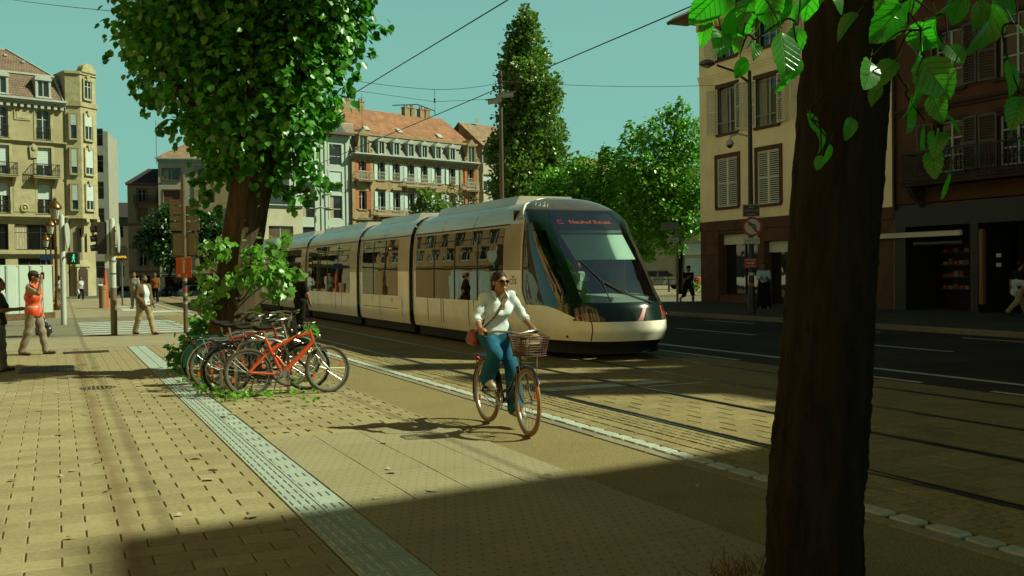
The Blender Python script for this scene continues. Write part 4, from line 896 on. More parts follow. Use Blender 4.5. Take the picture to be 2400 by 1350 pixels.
mb = MB(); mb.add([(-0.95,-1.0,12.9),(11.6,-1.0,12.9),(11.6,5.0,17.2),(3.5,5.0,17.2),(-0.95,11.8,12.9),(11.6,11.8,12.9)], [(0,1,2,3),(0,3,4),(3,2,5,4)]); mb.box(-0.9, 11.6, -0.95, 0.0, 12.82, 12.9); mb.build('roof', M_tile_b, CR)
mb = MB(); mb.tube([(-0.95, -1.02, 12.88), (11.6, -1.02, 12.88)], 0.09, 8); mb.build('gutter', mat('brown_gutter', (0.09, 0.05, 0.03), 0.6), CR)
for i in range(15):
    mb = MB(); mb.obox((0,0,0), (0.10,0,0), (0,0.16,0.11), (0,-0.02,0.03)); mb.build('eaves_tile', M_tile_b, CR, (-0.8 + i*0.24, -0.85, 13.06))
# tall reddish house to the right, its neighbour beyond the frame (their roofs shade the road and the foreground)
RD = empty('red_brown_house', (27.0, 26.35, 0.08), rad(-90), 'dark reddish rendered house in shade with shuttered arched windows and shop below', 'house')
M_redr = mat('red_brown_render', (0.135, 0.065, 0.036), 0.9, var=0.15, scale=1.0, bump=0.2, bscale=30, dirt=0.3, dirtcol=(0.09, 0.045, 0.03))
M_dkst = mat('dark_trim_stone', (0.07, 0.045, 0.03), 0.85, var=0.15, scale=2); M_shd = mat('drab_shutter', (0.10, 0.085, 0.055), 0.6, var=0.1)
xs = [2.35, 4.85, 7.6, 10.4, 13.2, 16.0, 18.8, 21.6, 24.4]
rows = [(4.65, 6.35), (7.4, 9.35), (10.6, 12.5), (13.6, 15.2)]
hs = [(x-0.62, x+0.62, a, b) for x in xs for a, b in rows]
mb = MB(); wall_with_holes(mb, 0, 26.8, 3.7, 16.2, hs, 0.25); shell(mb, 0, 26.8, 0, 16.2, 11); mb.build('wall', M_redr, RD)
for i, x in enumerate(xs):
    for j, (a, b) in enumerate(rows):
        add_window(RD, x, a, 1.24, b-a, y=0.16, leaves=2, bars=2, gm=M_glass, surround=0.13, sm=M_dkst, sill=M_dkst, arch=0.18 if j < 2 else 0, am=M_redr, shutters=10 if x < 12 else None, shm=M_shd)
mb = MB(); mb.tube([(0.06, -0.1, 3.5), (0.06, -0.1, 16)], 0.06, 8); mb.build('downpipe', M_dark_iron, RD)
balcony(RD, 3.6, 4.4, 5.2, 0.8, M_dkst, M_dark_iron); cornice(RD, 0, 26.8, 6.75, 0.12, 0.22, M_dkst, 'string_course', 2); cornice(RD, 0, 26.8, 15.9, 0.5, 0.4, M_dkst, 'eaves_cornice')
sh = [(0.5, 3.2, 0.0, 2.9), (3.5, 5.6, 0.0, 2.9), (6.0, 9.5, 0.2, 2.9), (10.5, 14, 0.2, 2.9), (15, 19, 0.2, 2.9), (20, 25, 0.2, 2.9)]
M_shopf = mat('shop_front_dark', (0.025, 0.02, 0.015), 0.5, var=0.2)
mb = MB(); wall_with_holes(mb, 0, 26.8, 0, 3.66, sh, 1.6, y=-0.03); mb.build('shop_front', M_shopf, RD)
mb = MB(); mb.obox((0,0,0), (1.95,0,0), (0,0.06,0.02), (0,-0.02,0.07)); mb.build('awning_case', M_shg, RD, (1.0, -0.15, 2.62))
mb = MB(); mb.cyl((-1.0, -0.1, 2.3), (1.0, -0.1, 2.3), 0.06, 8); mb.build('awning_roll', M_shd, RD, (1.95, 0.0, 0.0))
for k, (x, y_, z_) in enumerate([(1.3+0.22*i, 1.1, 0.75+0.42*j) for j in range(4) for i in range(5)]):
    if random.random() < 0.75:
        mb = MB(); mb.box(-0.09, 0.09, -0.12, 0.12, 0, random.uniform(0.08, 0.2)); mb.build('goods_box', mat(['goods_red', 'goods_tan', 'goods_brown'][k % 3], [(0.28, 0.02, 0.015), (0.22, 0.16, 0.10), (0.12, 0.06, 0.03)][k % 3], 0.5, var=0.1), RD, (x, y_, z_))
for j in range(4): mb = MB(); mb.box(-0.65, 0.65, -0.2, 0.2, 0, 0.03); mb.build('shelf', M_shopf, RD, (1.75, 1.1, 0.715 + 0.42*j))
mb = MB(); mb.box(-0.07, 0.07, -0.12, 0.02, 0.3, 2.7); mb.build('pillar', mat('orange_wood', (0.22, 0.11, 0.04), 0.6, var=0.2), RD, (3.7, -0.03, 0))
for z_ in (1.55, 1.85): mb = MB(); mb.box(-0.09, 0.09, -0.02, 0.0, -0.06, 0.06); mb.build('notice', M_frame_w, RD, (4.3, -0.05, z_))
# roof with ridge, chimneys
mb = MB(); mb.add([(0,-0.5,16.2),(22.2,-0.5,16.2),(22.2,4.0,21.0),(0,4.0,21.0),(0,11,16.2),(22.2,11,16.2)], [(0,1,2,3),(3,2,5,4),(0,3,4),(1,5,2)]); mb.build('roof', M_slate_d, RD)
mb = MB(); mb.add([(22.2,-0.45,16.25),(26.8,-0.45,16.25),(26.8,4.0,22.6),(22.2,4.0,22.6),(22.2,10.9,16.25),(26.8,10.9,16.25)], [(0,1,2,3),(3,2,5,4),(0,3,4),(1,5,2)]); mb.build('raised_roof', M_slate_d, RD)
for x, w, h in ((21.2, 0.9, 2.7), (23.3, 0.8, 2.2), (25.0, 1.5, 1.9), (12.0, 1.2, 0.9), (6.0, 1.2, 0.9)): chimney(RD, x, 4.0, 22.2 if x > 20 else 20.8, w, 0.9, h, M_redr, 3)
TG = empty('gabled_house', (27.0, -0.9, 0.08), rad(-90), 'tall gabled house just outside the frame on the right', 'house')
mb = MB(); mb.prism([(0,0),(15,0),(15,19),(6.4,26.2),(4.4,26.2),(0.7,19.7),(0,19.7)], 0.0, 11); mb.build('wall', M_redr, TG)
mb = MB(); mb.quad((15.1,-0.2,19.06),(15.1,11.2,19.06),(6.35,11.2,26.32),(6.35,-0.2,26.32)); mb.quad((6.35,-0.2,26.32),(6.35,11.2,26.32),(4.45,11.2,26.32),(4.45,-0.2,26.32)); mb.quad((4.45,-0.2,26.32),(4.45,11.2,26.32),(0.6,11.2,19.75),(0.6,-0.2,19.75)); mb.build('roof', M_slate_d, TG)
chimney(TG, 1.25, 4.2, 19.6, 2.4, 0.9, 3.0, M_redr, 4)  # unseen stack added to block sun from the tracks right of the trunk
for r in range(5):
    for x in (2.2, 5.0, 7.8, 10.6, 13.2): add_window(TG, x, 4.2+r*3.1, 1.2, 1.9, y=-0.02, leaves=2, bars=1, surround=0.15, sm=M_dkst, sill=M_dkst)
# unseen near-side block mirrored in tram glass, made tall and orange for warm bounce
NB = empty('apartment_block', (-10.5, -28.0, 0.0), rad(90), 'unseen near-side apartment block, orange for warm bounce, mirrored in the tram windows', 'building')
hs = [(2+i*3.2, 3.7+i*3.2, 4.2+j*3.1, 6.2+j*3.1) for i in range(17) for j in range(5)]
mb = MB(); wall_with_holes(mb, 0, 57.5, 0, 21, hs, 0.2); shell(mb, 0, 57.5, 0, 21, 10); mb.build('wall', mat('warm_bounce_render', (0.64, 0.37, 0.14), 0.9, full=True, var=0.08, scale=0.7), NB)
for h in hs: add_window(NB, (h[0]+h[1])/2, h[2], 1.7, 2.0, y=0.15, leaves=2, bars=0, gm=M_glass_dark)
for j in range(6): cornice(NB, 0, 57.5, 3.2+j*3.1, 0.25, 0.3, M_sand2, 'string_course', 2)

NB2 = empty('office_wing', (-7.5, 46.5, 0.0), rad(90), 'beige office wing beyond the hoarding mirrored in the first tram windows', 'building')
hs = [(1.5+i*3.0, 3.3+i*3.0, 3.6+j*3.0, 5.4+j*3.0) for i in range(11) for j in range(4)]
mb = MB(); wall_with_holes(mb, 0, 34, 0, 19, hs, 0.2); shell(mb, 0, 34, 0, 19, 8); mb.build('wall', mat('office_render', (0.34, 0.22, 0.10), 0.9, var=0.1, scale=0.8), NB2)
for h in hs: add_window(NB2, (h[0]+h[1])/2, h[2], 1.8, 1.8, y=0.15, leaves=2, bars=0, gm=M_glass_dark)
for j in range(5): cornice(NB2, 0, 34, 2.7+j*3.0, 0.25, 0.3, M_sand2, 'string_course', 2)
# ------------------------------------------------------------------ tram
M_tcream = mat('tram_cream_paint', (0.80, 0.73, 0.57), 0.28, full=True, var=0.07, scale=1.5, coat=0.4, dirt=0.22, dirtcol=(0.25, 0.19, 0.10))
M_tbrown = mat('tram_grey_brown_paint', (0.30, 0.215, 0.14), 0.28, full=True, var=0.05, scale=2, coat=0.4)
M_tsilver = mat('tram_silver_roof', (0.46, 0.42, 0.33), 0.25, full=True, metal=0.35, var=0.12, scale=1.2, coat=0.2, stretch=(1, 0.4, 3))
M_tgreen = mat('tram_green_black', (0.007, 0.022, 0.015), 0.12, var=0.1, scale=2, coat=0.5)
M_tblack = mat('tram_black_skirt', (0.010, 0.009, 0.008), 0.7, var=0.3, scale=4)
M_tdark = mat('tram_interior', (0.022, 0.02, 0.016), 0.8, var=0.2, scale=4)
M_seam = mat('tram_seam', (0.02, 0.016, 0.012), 0.6, var=0)
M_tglass = glass_mat('tram_window_glass', (0.010, 0.009, 0.007), rough=0.01, refl=0.6, wav=0.03)
M_wind = clear_glass('windscreen_glass', (0.80, 0.93, 0.86), fac=0.32)
M_bellow = mat('gangway_rubber', (0.03, 0.022, 0.016), 0.8, var=0.2, scale=6)
M_red = mat('red_decal', (0.55, 0.02, 0.015), 0.45, var=0.05)
TX, HW = 9.64, 1.20
PROF = [(0.30, 1.15), (0.40, 1.18), (0.6, 1.195), (1.0, 1.20), (1.70, 1.195), (2.2, 1.175), (2.60, 1.125), (2.78, 1.06), (2.92, 0.965), (3.03, 0.83), (3.10, 0.68), (3.145, 0.48), (3.165, 0.25), (3.17, 0.0)]
def hw(z): return float(np.interp(z, [p[0] for p in PROF], [p[1] for p in PROF]))
tram = empty('tram', (TX, 15.5, 0), 0, 'long cream and silver articulated tram with dark windows on the far track', 'tram')
def tz(y): return y - 15.5                       # street y -> tram local y
def side_strip(mb, y0, y1, z0, z1, off, s, m=0, n=6):
    """panel following the curved tram side, s = -1 left, 1 right"""
    zs = [z0 + (z1-z0)*i/n for i in range(n+1)]
    for i in range(n):
        a, b = hw(zs[i])+off, hw(zs[i+1])+off; A, B = tz(y0), tz(y1)
        q = [(s*a, A, zs[i]), (s*a, B, zs[i]), (s*b, B, zs[i+1]), (s*b, A, zs[i+1])]
        mb.quad(*(q if s > 0 else q[::-1]), m)
def shell_part(name, parent, y0, y1, zlo, zhi, m):
    zs = [zlo] + [p[0] for p in PROF if zlo < p[0] < zhi] + [zhi]
    mb = MB(); ring = [(-hw(z), z) for z in zs]; 
    full = abs(zhi - 3.17) < 1e-6
    if full: ring = ring + [(hw(z), z) for z in zs[::-1][1:]]
    rings = [[(x, tz(y), z) for x, z in ring] for y in (y0, y1)]
    mb.loft(rings, 0, closed=False)
    if not full:
        ring = [(hw(z), z) for z in zs]; mb.loft([[(x, tz(y), z) for x, z in ring] for y in (y1, y0)], 0, closed=False)
    return mb.build(name, m, parent, smooth=True, angle=50)
def module(y0, y1, windows, seams, kind):
    """one tram section from y0 to y1 (street y)"""
    shell_part('lower_panel', tram, y0, y1, 0.30, 1.68, M_tcream)
    shell_part('upper_panel', tram, y0, y1, 1.68, 2.62, M_tbrown)
    roof = shell_part('roof', tram, y0, y1, 2.62, 3.17, M_tsilver)
    n = 3 if y1 - y0 > 5.5 else 2
    for i in range(1, n):
        y = y0 + (y1-y0)*i/n; mb = MB(); side_strip(mb, y-0.012, y+0.012, 2.64, 3.12, 0.003, -1); mb.build('panel_seam', M_seam, roof)
    mb = MB(); side_strip(mb, y0, y1, 2.605, 2.635, 0.006, -1, n=1); side_strip(mb, y0, y1, 2.605, 2.635, 0.006, 1, n=1); mb.build('roof_joint', M_seam, roof)
    mb = MB(); ya, yb = tz(y0)+0.5, tz(y1)-0.6; mb.loft([[(-0.72, ya+0.1, 3.08), (-0.62, ya+0.1, 3.26), (0.62, ya+0.1, 3.26), (0.72, ya+0.1, 3.08)], [(-0.72, yb, 3.08), (-0.62, yb, 3.26), (0.62, yb, 3.26), (0.72, yb, 3.08)]], cap=True); mb.build('roof_pod', M_tsilver, roof)
    for s in (-1, 1):
        for (a, b) in windows:
            mb = MB(); side_strip(mb, a, b, 1.02, 2.56, 0.004, s, n=10); w = mb.build('side_window', M_tglass, tram, smooth=True)
            k = max(1, int(round((b-a)/1.35)))
            for i in range(1, k):
                y = a + (b-a)*i/k; mb = MB(); side_strip(mb, y-0.035, y+0.035, 1.02, 2.56, 0.009, s, n=6); mb.build('mullion', M_seam, w)
            mb = MB(); side_strip(mb, a, b, 2.36, 2.385, 0.008, s, n=1); mb.build('top_rail', M_seam, w)
        for y in seams:
            mb = MB(); side_strip(mb, y-0.014, y+0.014, 0.32, 1.02, 0.005, s, n=4); mb.build('door_seam', M_seam, tram)
    mb = MB(); mb.box(-1.05, 1.05, tz(y0)+0.05, tz(y1)-0.05, 0.07, 0.34); mb.build('underframe', M_tblack, tram)
    for dy in (0.25, 0.75):
        for s in (-0.72, 0.72):
            mb = MB(); mb.lathe([(0.12, -0.07), (0.28, -0.065), (0.30, 0.05), (0.28, 0.07), (0.12, 0.07)], (s, tz(y0 + (y1-y0)*dy), 0.30), 18, axis=(1,0,0)); mb.build('wheel', M_tblack, tram)
G = 0.16
module(18.62, 24.55, [(18.86, 24.36)], [23.46, 22.53, 22.38, 20.76, 20.46, 19.2], 'long')
module(24.88, 29.55, [(25.85, 29.25)], [27.5, 25.5], 'short')
module(29.88, 36.5, [(30.7, 36.3)], [31.7, 32.5, 33.0, 34.9, 35.6], 'long')
module(36.85, 41.75, [(37.6, 41.2)], [39.3], 'short')
module(42.05, 48.7, [(42.6, 48.3)], [43.8, 44.7, 46.5, 47.3], 'long')
module(49.05, 53.8, [(49.8, 53.2)], [51.4], 'short')
module(54.1, 60.5, [(54.6, 60.0)], [55.6, 57.4, 59.0], 'long')
for y in (24.715, 29.715, 36.675, 41.9, 48.875, 53.95):
    mb = MB()
    for i in range(5):
        yy = tz(y) - 0.14 + 0.07*i; sc = 0.95 if i % 2 else 0.90
        ring = [(-hw(p[0])*sc, p[0]*(0.985)) for p in PROF] + [(hw(p[0])*sc, p[0]*0.985) for p in PROF[::-1][1:]]
        if i == 0: rings = []
        rings.append([(x, yy, z) for x, z in ring])
    rings = [[(x, tz(y)-0.17, z) for x, _, z in rings[0]]] + rings + [[(x, tz(y)+0.17, z) for x, _, z in rings[0]]]
    mb.loft(rings, 0, closed=True); mb.build('gangway', M_bellow, tram, smooth=True)
    mb = MB(); n = len(PROF)
    for e in (-0.185, 0.185):
        ring = lambda yy, k: [(-hw(p[0])*k, yy, p[0]) for p in PROF] + [(hw(p[0])*k, yy, p[0]) for p in PROF[::-1][1:]]
        mb.loft([ring(tz(y)+e-0.03, 1.008), ring(tz(y)+e+0.03, 1.008)], 0, closed=False)
    mb.build('end_ring', M_tsilver, tram, smooth=True)
# lower hatches of the second section, with little pictograms
for y in (26.4, 28.3):
    mb = MB(); side_strip(mb, y-0.09, y+0.09, 0.84, 0.96, 0.006, -1, n=1); mb.build('pictogram', M_shg, tram)
mb = MB(); side_strip(mb, 25.8, 29.2, 0.665, 0.68, 0.005, -1, n=1); mb.build('hatch_seam', M_seam, tram)
# --- cab: every panel is a patch of one curved nose surface S(phi, z)
NZ = [0.30, 0.36, 0.55, 0.72, 0.98, 1.05, 1.4, 1.8, 2.2, 2.6, 2.85, 3.02, 3.12, 3.17]
NY = [15.72, 15.60, 15.50, 15.53, 15.66, 15.71, 16.03, 16.44, 16.88, 17.32, 17.62, 17.92, 18.18, 18.5]
YB = 18.62
def S(phi, z, off=0.0):
    """phi in degrees: -90 left side ... 0 nose ... 90 right; beyond +-90 runs straight back to YB"""
    y0 = float(np.interp(z, NZ, NY)); a = hw(min(z, 3.16)) if z < 3.169 else 0.02
    b = max(min(2.0, 17.88 - y0), min(0.5, YB - y0 - 0.02)); e = 2/2.6; p = max(-90, min(90, phi)); c, s = math.cos(rad(p)), math.sin(rad(p))
    x = a*math.copysign(abs(s)**e, s); y = y0 + b*(1 - abs(c)**e)
    if abs(phi) > 90: y = y + (YB - y)*min(1, (abs(phi)-90)/30)
    if off:
        n = Vector((x*1.1, (y - y0 - b)*0.75, 0.12*(z-1.0)))
        if n.length > 0: n.normalize(); x += n.x*off; y += n.y*off
    return (x, tz(y), z)
def patch(name, parent, phis, zf0, zf1, m, off=0.0, nz=8, smooth=True):
    """quad patch between two height functions zf(phi)"""
    mb = MB(); rows = []
    for j in range(nz+1):
        rows.append([S(p, zf0(p) + (zf1(p)-zf0(p))*j/nz, off) for p in phis])
    mb.loft(rows, 0, closed=False); return mb.build(name, m, parent, smooth=smooth, angle=60)
lin = lambda a, b, n: [a + (b-a)*i/n for i in range(n+1)]
cst = lambda v: (lambda p: v)
SEAM = 36
def ztop(p):                                     # upper edge of the cream flank, sweeping down to the bumper
    t = (abs(p) - SEAM)/(78 - SEAM); t = max(0, min(1, t)); return 0.72 + 0.28*(t*t*(3-2*t))
patch('bumper', tram, lin(-SEAM+0.4, SEAM-0.4, 30), cst(0.36), cst(0.72), M_tcream, 0.006)
patch('nose_band', tram, lin(-SEAM, SEAM, 30), cst(0.72), cst(1.02), M_tgreen)
patch('skirt', tram, lin(-120, 120, 60), cst(0.12), cst(0.36), M_tblack, -0.03, 2)
patch('chin', tram, lin(-120, 120, 60), cst(0.30), cst(0.37), M_tblack, -0.004, 1)
for s in (-1, 1):
    ph = lin(-120, -SEAM-0.3, 36) if s < 0 else lin(SEAM+0.3, 120, 36)
    patch('cab_flank', tram, ph, cst(0.36), ztop, M_tcream, 0.002)
    ph2 = lin(-92, -SEAM, 34) if s < 0 else lin(SEAM, 92, 34)
    ph3 = lin(-120, -92, 6) if s < 0 else lin(92, 120, 6)
    patch('cab_side', tram, ph2, ztop, cst(1.06), M_tgreen)
    patch('cab_panel', tram, ph3, ztop, cst(1.68), M_tcream, 0.0015); patch('cab_panel', tram, ph3, cst(1.68), cst(2.62), M_tbrown, 0.0015)
    # side window set in a dark surround
    pw = lin(-91, -50, 24) if s < 0 else lin(50, 91, 24); pp = lin(-50, -39, 8) if s < 0 else lin(39, 50, 8); pb = lin(-92, -91, 2) if s < 0 else lin(91, 92, 2)
    patch('pillar', tram, pp, cst(1.06), cst(2.88), M_tgreen, 0, 16); patch('pillar', tram, pb, cst(1.06), cst(2.88), M_tgreen, 0, 16)
    patch('cab_side_window', tram, pw, cst(1.10), cst(2.45), clear_glass('cab_side_glass', (0.30, 0.38, 0.32), fac=0.05), -0.004, 14)
    patch('window_header', tram, pw, cst(2.45), cst(2.88), M_tgreen, 0, 8); patch('window_sill', tram, pw, cst(1.06), cst(1.10), M_tgreen, 0, 2)
    patch('head_lamp', tram, lin(s*24, s*52, 14) if s > 0 else lin(-52, -24, 14), lambda p: 0.735, lambda p: 0.735 + 0.15*max(0.02, 1-((abs(p)-37)/16)**2), glass_mat('lamp_glass', (0.10, 0.055, 0.04), refl=0.9), 0.008, 5)
    mb = MB(); c = S(s*45, 0.80, 0.012); mb.ball((0,0,0), 0.045, 0.03, 0.035, 10, 6); mb.build('red_lamp', mat('red_lamp_lens', (0.5, 0.01, 0.01), 0.2, var=0), tram, c, smooth=True)
    patch('cab_joint', tram, lin(s*(SEAM-0.5), s*(SEAM+0.5), 2) if s > 0 else lin(-SEAM-0.5, -SEAM+0.5, 2), cst(0.37), cst(0.985), M_seam, 0.009, 6)
ws = patch('windscreen', tram, lin(-39, 39, 30), cst(1.06), cst(2.86), M_wind, -0.003, 24)
patch('windscreen_base', tram, lin(-39, 39, 30), cst(1.02), cst(1.065), M_tgreen, 0.003, 2)
patch('brow', tram, lin(-96, 96, 60), cst(2.86), cst(2.90), M_seam, 0.003, 1)
patch('cab_roof', tram, lin(-96, 96, 60), cst(2.88), cst(3.168), mat('cab_roof_grey', (0.09, 0.085, 0.065), 0.25, var=0.15, scale=3, coat=0.4), 0.0, 12)
patch('cab_roof_rim', tram, lin(-120, -95, 6), cst(2.62), cst(3.12), M_tsilver, 0.004, 8); patch('cab_roof_rim', tram, lin(95, 120, 6), cst(2.62), cst(3.12), M_tsilver, 0.004, 8)
mb = MB(); z_ = lin(0.38, 3.15, 24); mb.tube([S(-92.5, q, 0.008) for q in z_] + [S(92.5, q, 0.008) for q in z_[::-1]], 0.018, 6); mb.build('cab_edge_trim', M_tcream, tram, smooth=True)
# red stripes on the nose band
for a in (7.0, 29.0):
    mb = MB(); rows = [[S(a + d - 6*(0.985-z)/0.26*(1 if a < 20 else 0.2), z, 0.005) for d in (-1.4, 1.4)] for z in lin(0.73, 0.985, 6)]; mb.loft(rows, 0, closed=False); mb.build('red_stripe', M_red, tram)
# inside the cab: blind, destination display, dashboard, seat back, bulkhead, driver's arm rest
def inner(u, z, back): y0 = float(np.interp(z, NZ, NY)); return (u, tz(y0) + back, z)
mb = MB(); mb.quad(inner(-0.66, 1.86, 0.16), inner(0.66, 1.86, 0.16), inner(0.70, 2.36, 0.16), inner(-0.70, 2.36, 0.16)); mb.build('sun_blind', mat('blind_fabric', (0.66, 0.78, 0.70), 0.8, full=True, var=0.03), tram)
mb = MB(); mb.bar(inner(-0.7, 2.42, 0.15), inner(0.7, 2.42, 0.15), 0.04, 0.06); mb.build('blind_roller', mat('roller_case', (0.5, 0.5, 0.4), 0.5, var=0), tram)
mb = MB(); mb.quad(inner(-0.72, 2.46, 0.14), inner(0.72, 2.46, 0.14), inner(0.72, 2.80, 0.16), inner(-0.72, 2.80, 0.16)); mb.build('display_board', M_tdark, tram)
M_led = mat('led_amber', (0.3, 0.08, 0.01), 0.6, var=0, emit=(1.0, 0.16, 0.015), estr=0.45); M_ledr = mat('led_red', (0.3, 0.01, 0.01), 0.6, var=0, emit=(1.0, 0.02, 0.015), estr=0.4)
tilt = math.atan2(0.34, 0.42)
pA = inner(0.10, 2.62, 0.125)
o = link('display_lettering', text_mesh('Neuhof Reuss', 0.165, M_led, 0.001), tram, pA, rot=(tilt, 0, 0))
o = link('display_letter', text_mesh('C', 0.20, M_ledr, 0.001), tram, inner(-0.57, 2.62, 0.125), rot=(tilt, 0, 0))
mb = MB(); mb.loft([[(-0.85, tz(16.25), 0.95), (-0.85, tz(16.3), 1.14), (-0.8, tz(16.9), 1.20), (-0.8, tz(17.3), 1.0)], [(0.85, tz(16.25), 0.95), (0.85, tz(16.3), 1.14), (0.8, tz(16.9), 1.20), (0.8, tz(17.3), 1.0)]], cap=True); mb.build('dashboard', mat('dash_grey', (0.52, 0.58, 0.48), 0.6, var=0.05), tram)
mb = MB(); mb.box(-1.1, 1.1, tz(18.45), tz(18.5), 0.4, 2.9); mb.box(-1.05, 1.05, tz(16.3), tz(18.5), 0.42, 0.46); mb.build('cab_bulkhead', M_tdark, tram)
mb = MB(); mb.loft([[(-0.25, tz(17.75), 1.1), (0.25, tz(17.75), 1.1), (0.25, tz(17.85), 1.1), (-0.25, tz(17.85), 1.1)], [(-0.2, tz(17.9), 1.75), (0.2, tz(17.9), 1.75), (0.2, tz(18.0), 1.75), (-0.2, tz(18.0), 1.75)]], cap=True); mb.build('driver_seat', M_tdark, tram)
mb = MB(); mb.box(-0.28, -0.05, tz(17.05), tz(17.12), 1.15, 1.45); mb.build('console_screen', M_tdark, tram)
# wiper: arm and two thin links
mb = MB(); P = [S(14, 1.04, 0.03), S(-2, 1.22, 0.035), S(-14, 1.45, 0.03)]; mb.tube(P, 0.014, 6); mb.tube([S(17, 1.045, 0.03), S(0, 1.20, 0.035), S(-13, 1.44, 0.03)], 0.010, 6)
mb.tube([S(-25, 1.86, 0.02), S(-14, 1.45, 0.03), S(-15, 1.10, 0.02)], 0.012, 6); mb.build('wiper', M_seam, tram)
# lettering
o = link('fleet_letters', text_mesh('cTs', 0.26, M_red, 0.002, spacing=0.9), tram, (-hw(1.49)-0.006, tz(18.36), 1.47), rot=(PI/2, 0, -PI/2))
o = link('fleet_number', text_mesh('2024', 0.10, M_shg, 0.001), tram, (-hw(1.08)-0.008, tz(17.42), 1.075), rot=(PI/2, 0, -PI/2))
o = link('fleet_number', text_mesh('24', 0.10, M_tbrown, 0.001), tram, (-hw(0.86)-0.010, tz(17.86), 0.86), rot=(PI/2, 0, -PI/2))
for y, z, r in ((18.2, 1.17, 0.035), (16.55, 0.60, 0.022)):
    mb = MB(); mb.lathe([(0.0, 0), (r, 0), (r, 0.006), (0, 0.006)], (0,0,0), 14, axis=(-1,0,0)); xx = -hw(z)-0.003 if y > 17 else S(-62, z, 0.008)[0]; mb.build('service_cap', M_seam, tram, (xx, tz(y), z))
mb = MB(); poly = [(0.16*math.cos(PI+PI*q/8), 0.06*math.sin(PI+PI*q/8)) for q in range(9)]; mb.prism(poly, -0.004, 0.004, frame=lambda u, v, w: (w, u, v)); mb.build('side_lamp', M_tbrown, tram, (-hw(2.74)-0.02, tz(18.25), 2.74))
# scratched tag on the cab roof
mb = MB()
for k, pts in enumerate(([(-62, 2.98), (-61, 3.02), (-62, 3.05)], [(-54, 2.96), (-50, 3.0), (-52, 3.04), (-56, 3.05)], [(-46, 2.95), (-42, 2.99), (-44, 3.04), (-39, 3.05), (-36, 3.0), (-38, 2.94)], [(-43, 2.94), (-41, 2.99), (-37, 2.98)])):
    mb.tube([S(p, z, 0.006) for p, z in pts], 0.006, 4)
mb.build('scratched_tag', mat('scratch', (0.5, 0.5, 0.42), 0.6, var=0), tram)
# ------------------------------------------------------------------ trees
LINDEN_LOBES = [(1.9, 18.14, 5.99, 1.03), (2.11, 19.04, 6.29, 0.98), (1.72, 17.35, 6.0, 0.93), (2.97, 17.65, 6.12, 1.25), (3.24, 18.53, 6.43, 1.19), (2.74, 16.88, 6.13, 1.13), (4.18, 17.1, 6.03, 1.03), (4.5, 17.95, 6.33, 0.98), (3.89, 16.35, 6.04, 0.93), (1.46, 18.34, 5.92, 0.52), (1.38, 18.37, 5.33, 0.41), (2.08, 18.04, 5.1, 0.85), (2.3, 18.94, 5.35, 0.81), (1.89, 17.25, 5.15, 0.76), (2.95, 17.64, 4.94, 1.11), (3.21, 18.51, 5.19, 1.05), (2.72, 16.87, 5.0, 1.0), (3.89, 17.21, 5.07, 0.92), (4.2, 18.06, 5.33, 0.88), (3.62, 16.46, 5.13, 0.83), (4.74, 16.84, 5.83, 0.44), (4.43, 16.97, 5.36, 0.44), (2.37, 17.89, 4.21, 0.63), (2.93, 17.63, 3.98, 0.81), (3.19, 18.5, 4.18, 0.77), (2.7, 16.85, 4.09, 0.73), (3.67, 17.29, 4.19, 0.77), (3.97, 18.15, 4.4, 0.74), (3.41, 16.53, 4.29, 0.7), (4.25, 17.03, 4.37, 0.37), (2.62, 17.76, 3.47, 0.44), (3.42, 17.39, 3.46, 0.59), (3.96, 17.15, 3.67, 0.41), (4.02, 17.11, 3.16, 0.37), (3.78, 17.22, 2.9, 0.22), (2.38, 17.86, 3.0, 0.28), (2.13, 18.0, 4.29, 0.37), (1.67, 18.22, 4.81, 0.37), (2.18, 17.96, 3.29, 0.16), (2.8, 16.44, 7.32, 1.86), (3.01, 17.67, 7.74, 1.86), (3.23, 19.01, 8.2, 1.86), (1.67, 16.95, 6.92, 1.26), (1.79, 18.22, 7.32, 1.26), (1.93, 19.6, 7.74, 1.26), (4.04, 15.86, 6.89, 1.26), (4.34, 17.05, 7.28, 1.26), (4.67, 18.34, 7.7, 1.26), (2.83, 16.46, 8.96, 1.72), (3.04, 17.69, 9.51, 1.72), (3.27, 19.03, 10.1, 1.72), (1.95, 16.85, 8.36, 1.19), (2.09, 18.11, 8.86, 1.19), (2.25, 19.48, 9.4, 1.19), (3.82, 15.99, 8.33, 1.19), (4.1, 17.19, 8.83, 1.19), (4.41, 18.49, 9.37, 1.19), (2.92, 16.44, 10.33, 1.26), (3.14, 17.68, 10.98, 1.26), (3.38, 19.01, 11.68, 1.26)]
SPROUT_LOBES = [(2.4, 17.17, 2.09, 0.16), (2.52, 17.01, 2.06, 0.13), (2.92, 16.71, 2.05, 0.15), (3.01, 16.67, 1.9, 0.12), (3.33, 16.86, 2.08, 0.13), (3.52, 16.88, 2.21, 0.12), (3.43, 16.81, 1.97, 0.12), (2.96, 16.58, 1.64, 0.16), (3.16, 16.59, 1.62, 0.15), (3.38, 16.6, 1.62, 0.16), (3.56, 16.63, 1.63, 0.13), (3.37, 16.72, 1.8, 0.12), (2.73, 16.68, 1.57, 0.12), (2.57, 16.75, 1.56, 0.1), (2.41, 17.04, 1.35, 0.13), (2.3, 17.21, 1.56, 0.13), (2.28, 17.33, 1.81, 0.1), (3.27, 16.65, 1.34, 0.1), (3.46, 16.67, 1.33, 0.12), (3.58, 16.61, 1.26, 0.07), (3.03, 16.86, 1.05, 0.07), (2.33, 17.29, 1.06, 0.16), (2.22, 17.46, 1.27, 0.12)]
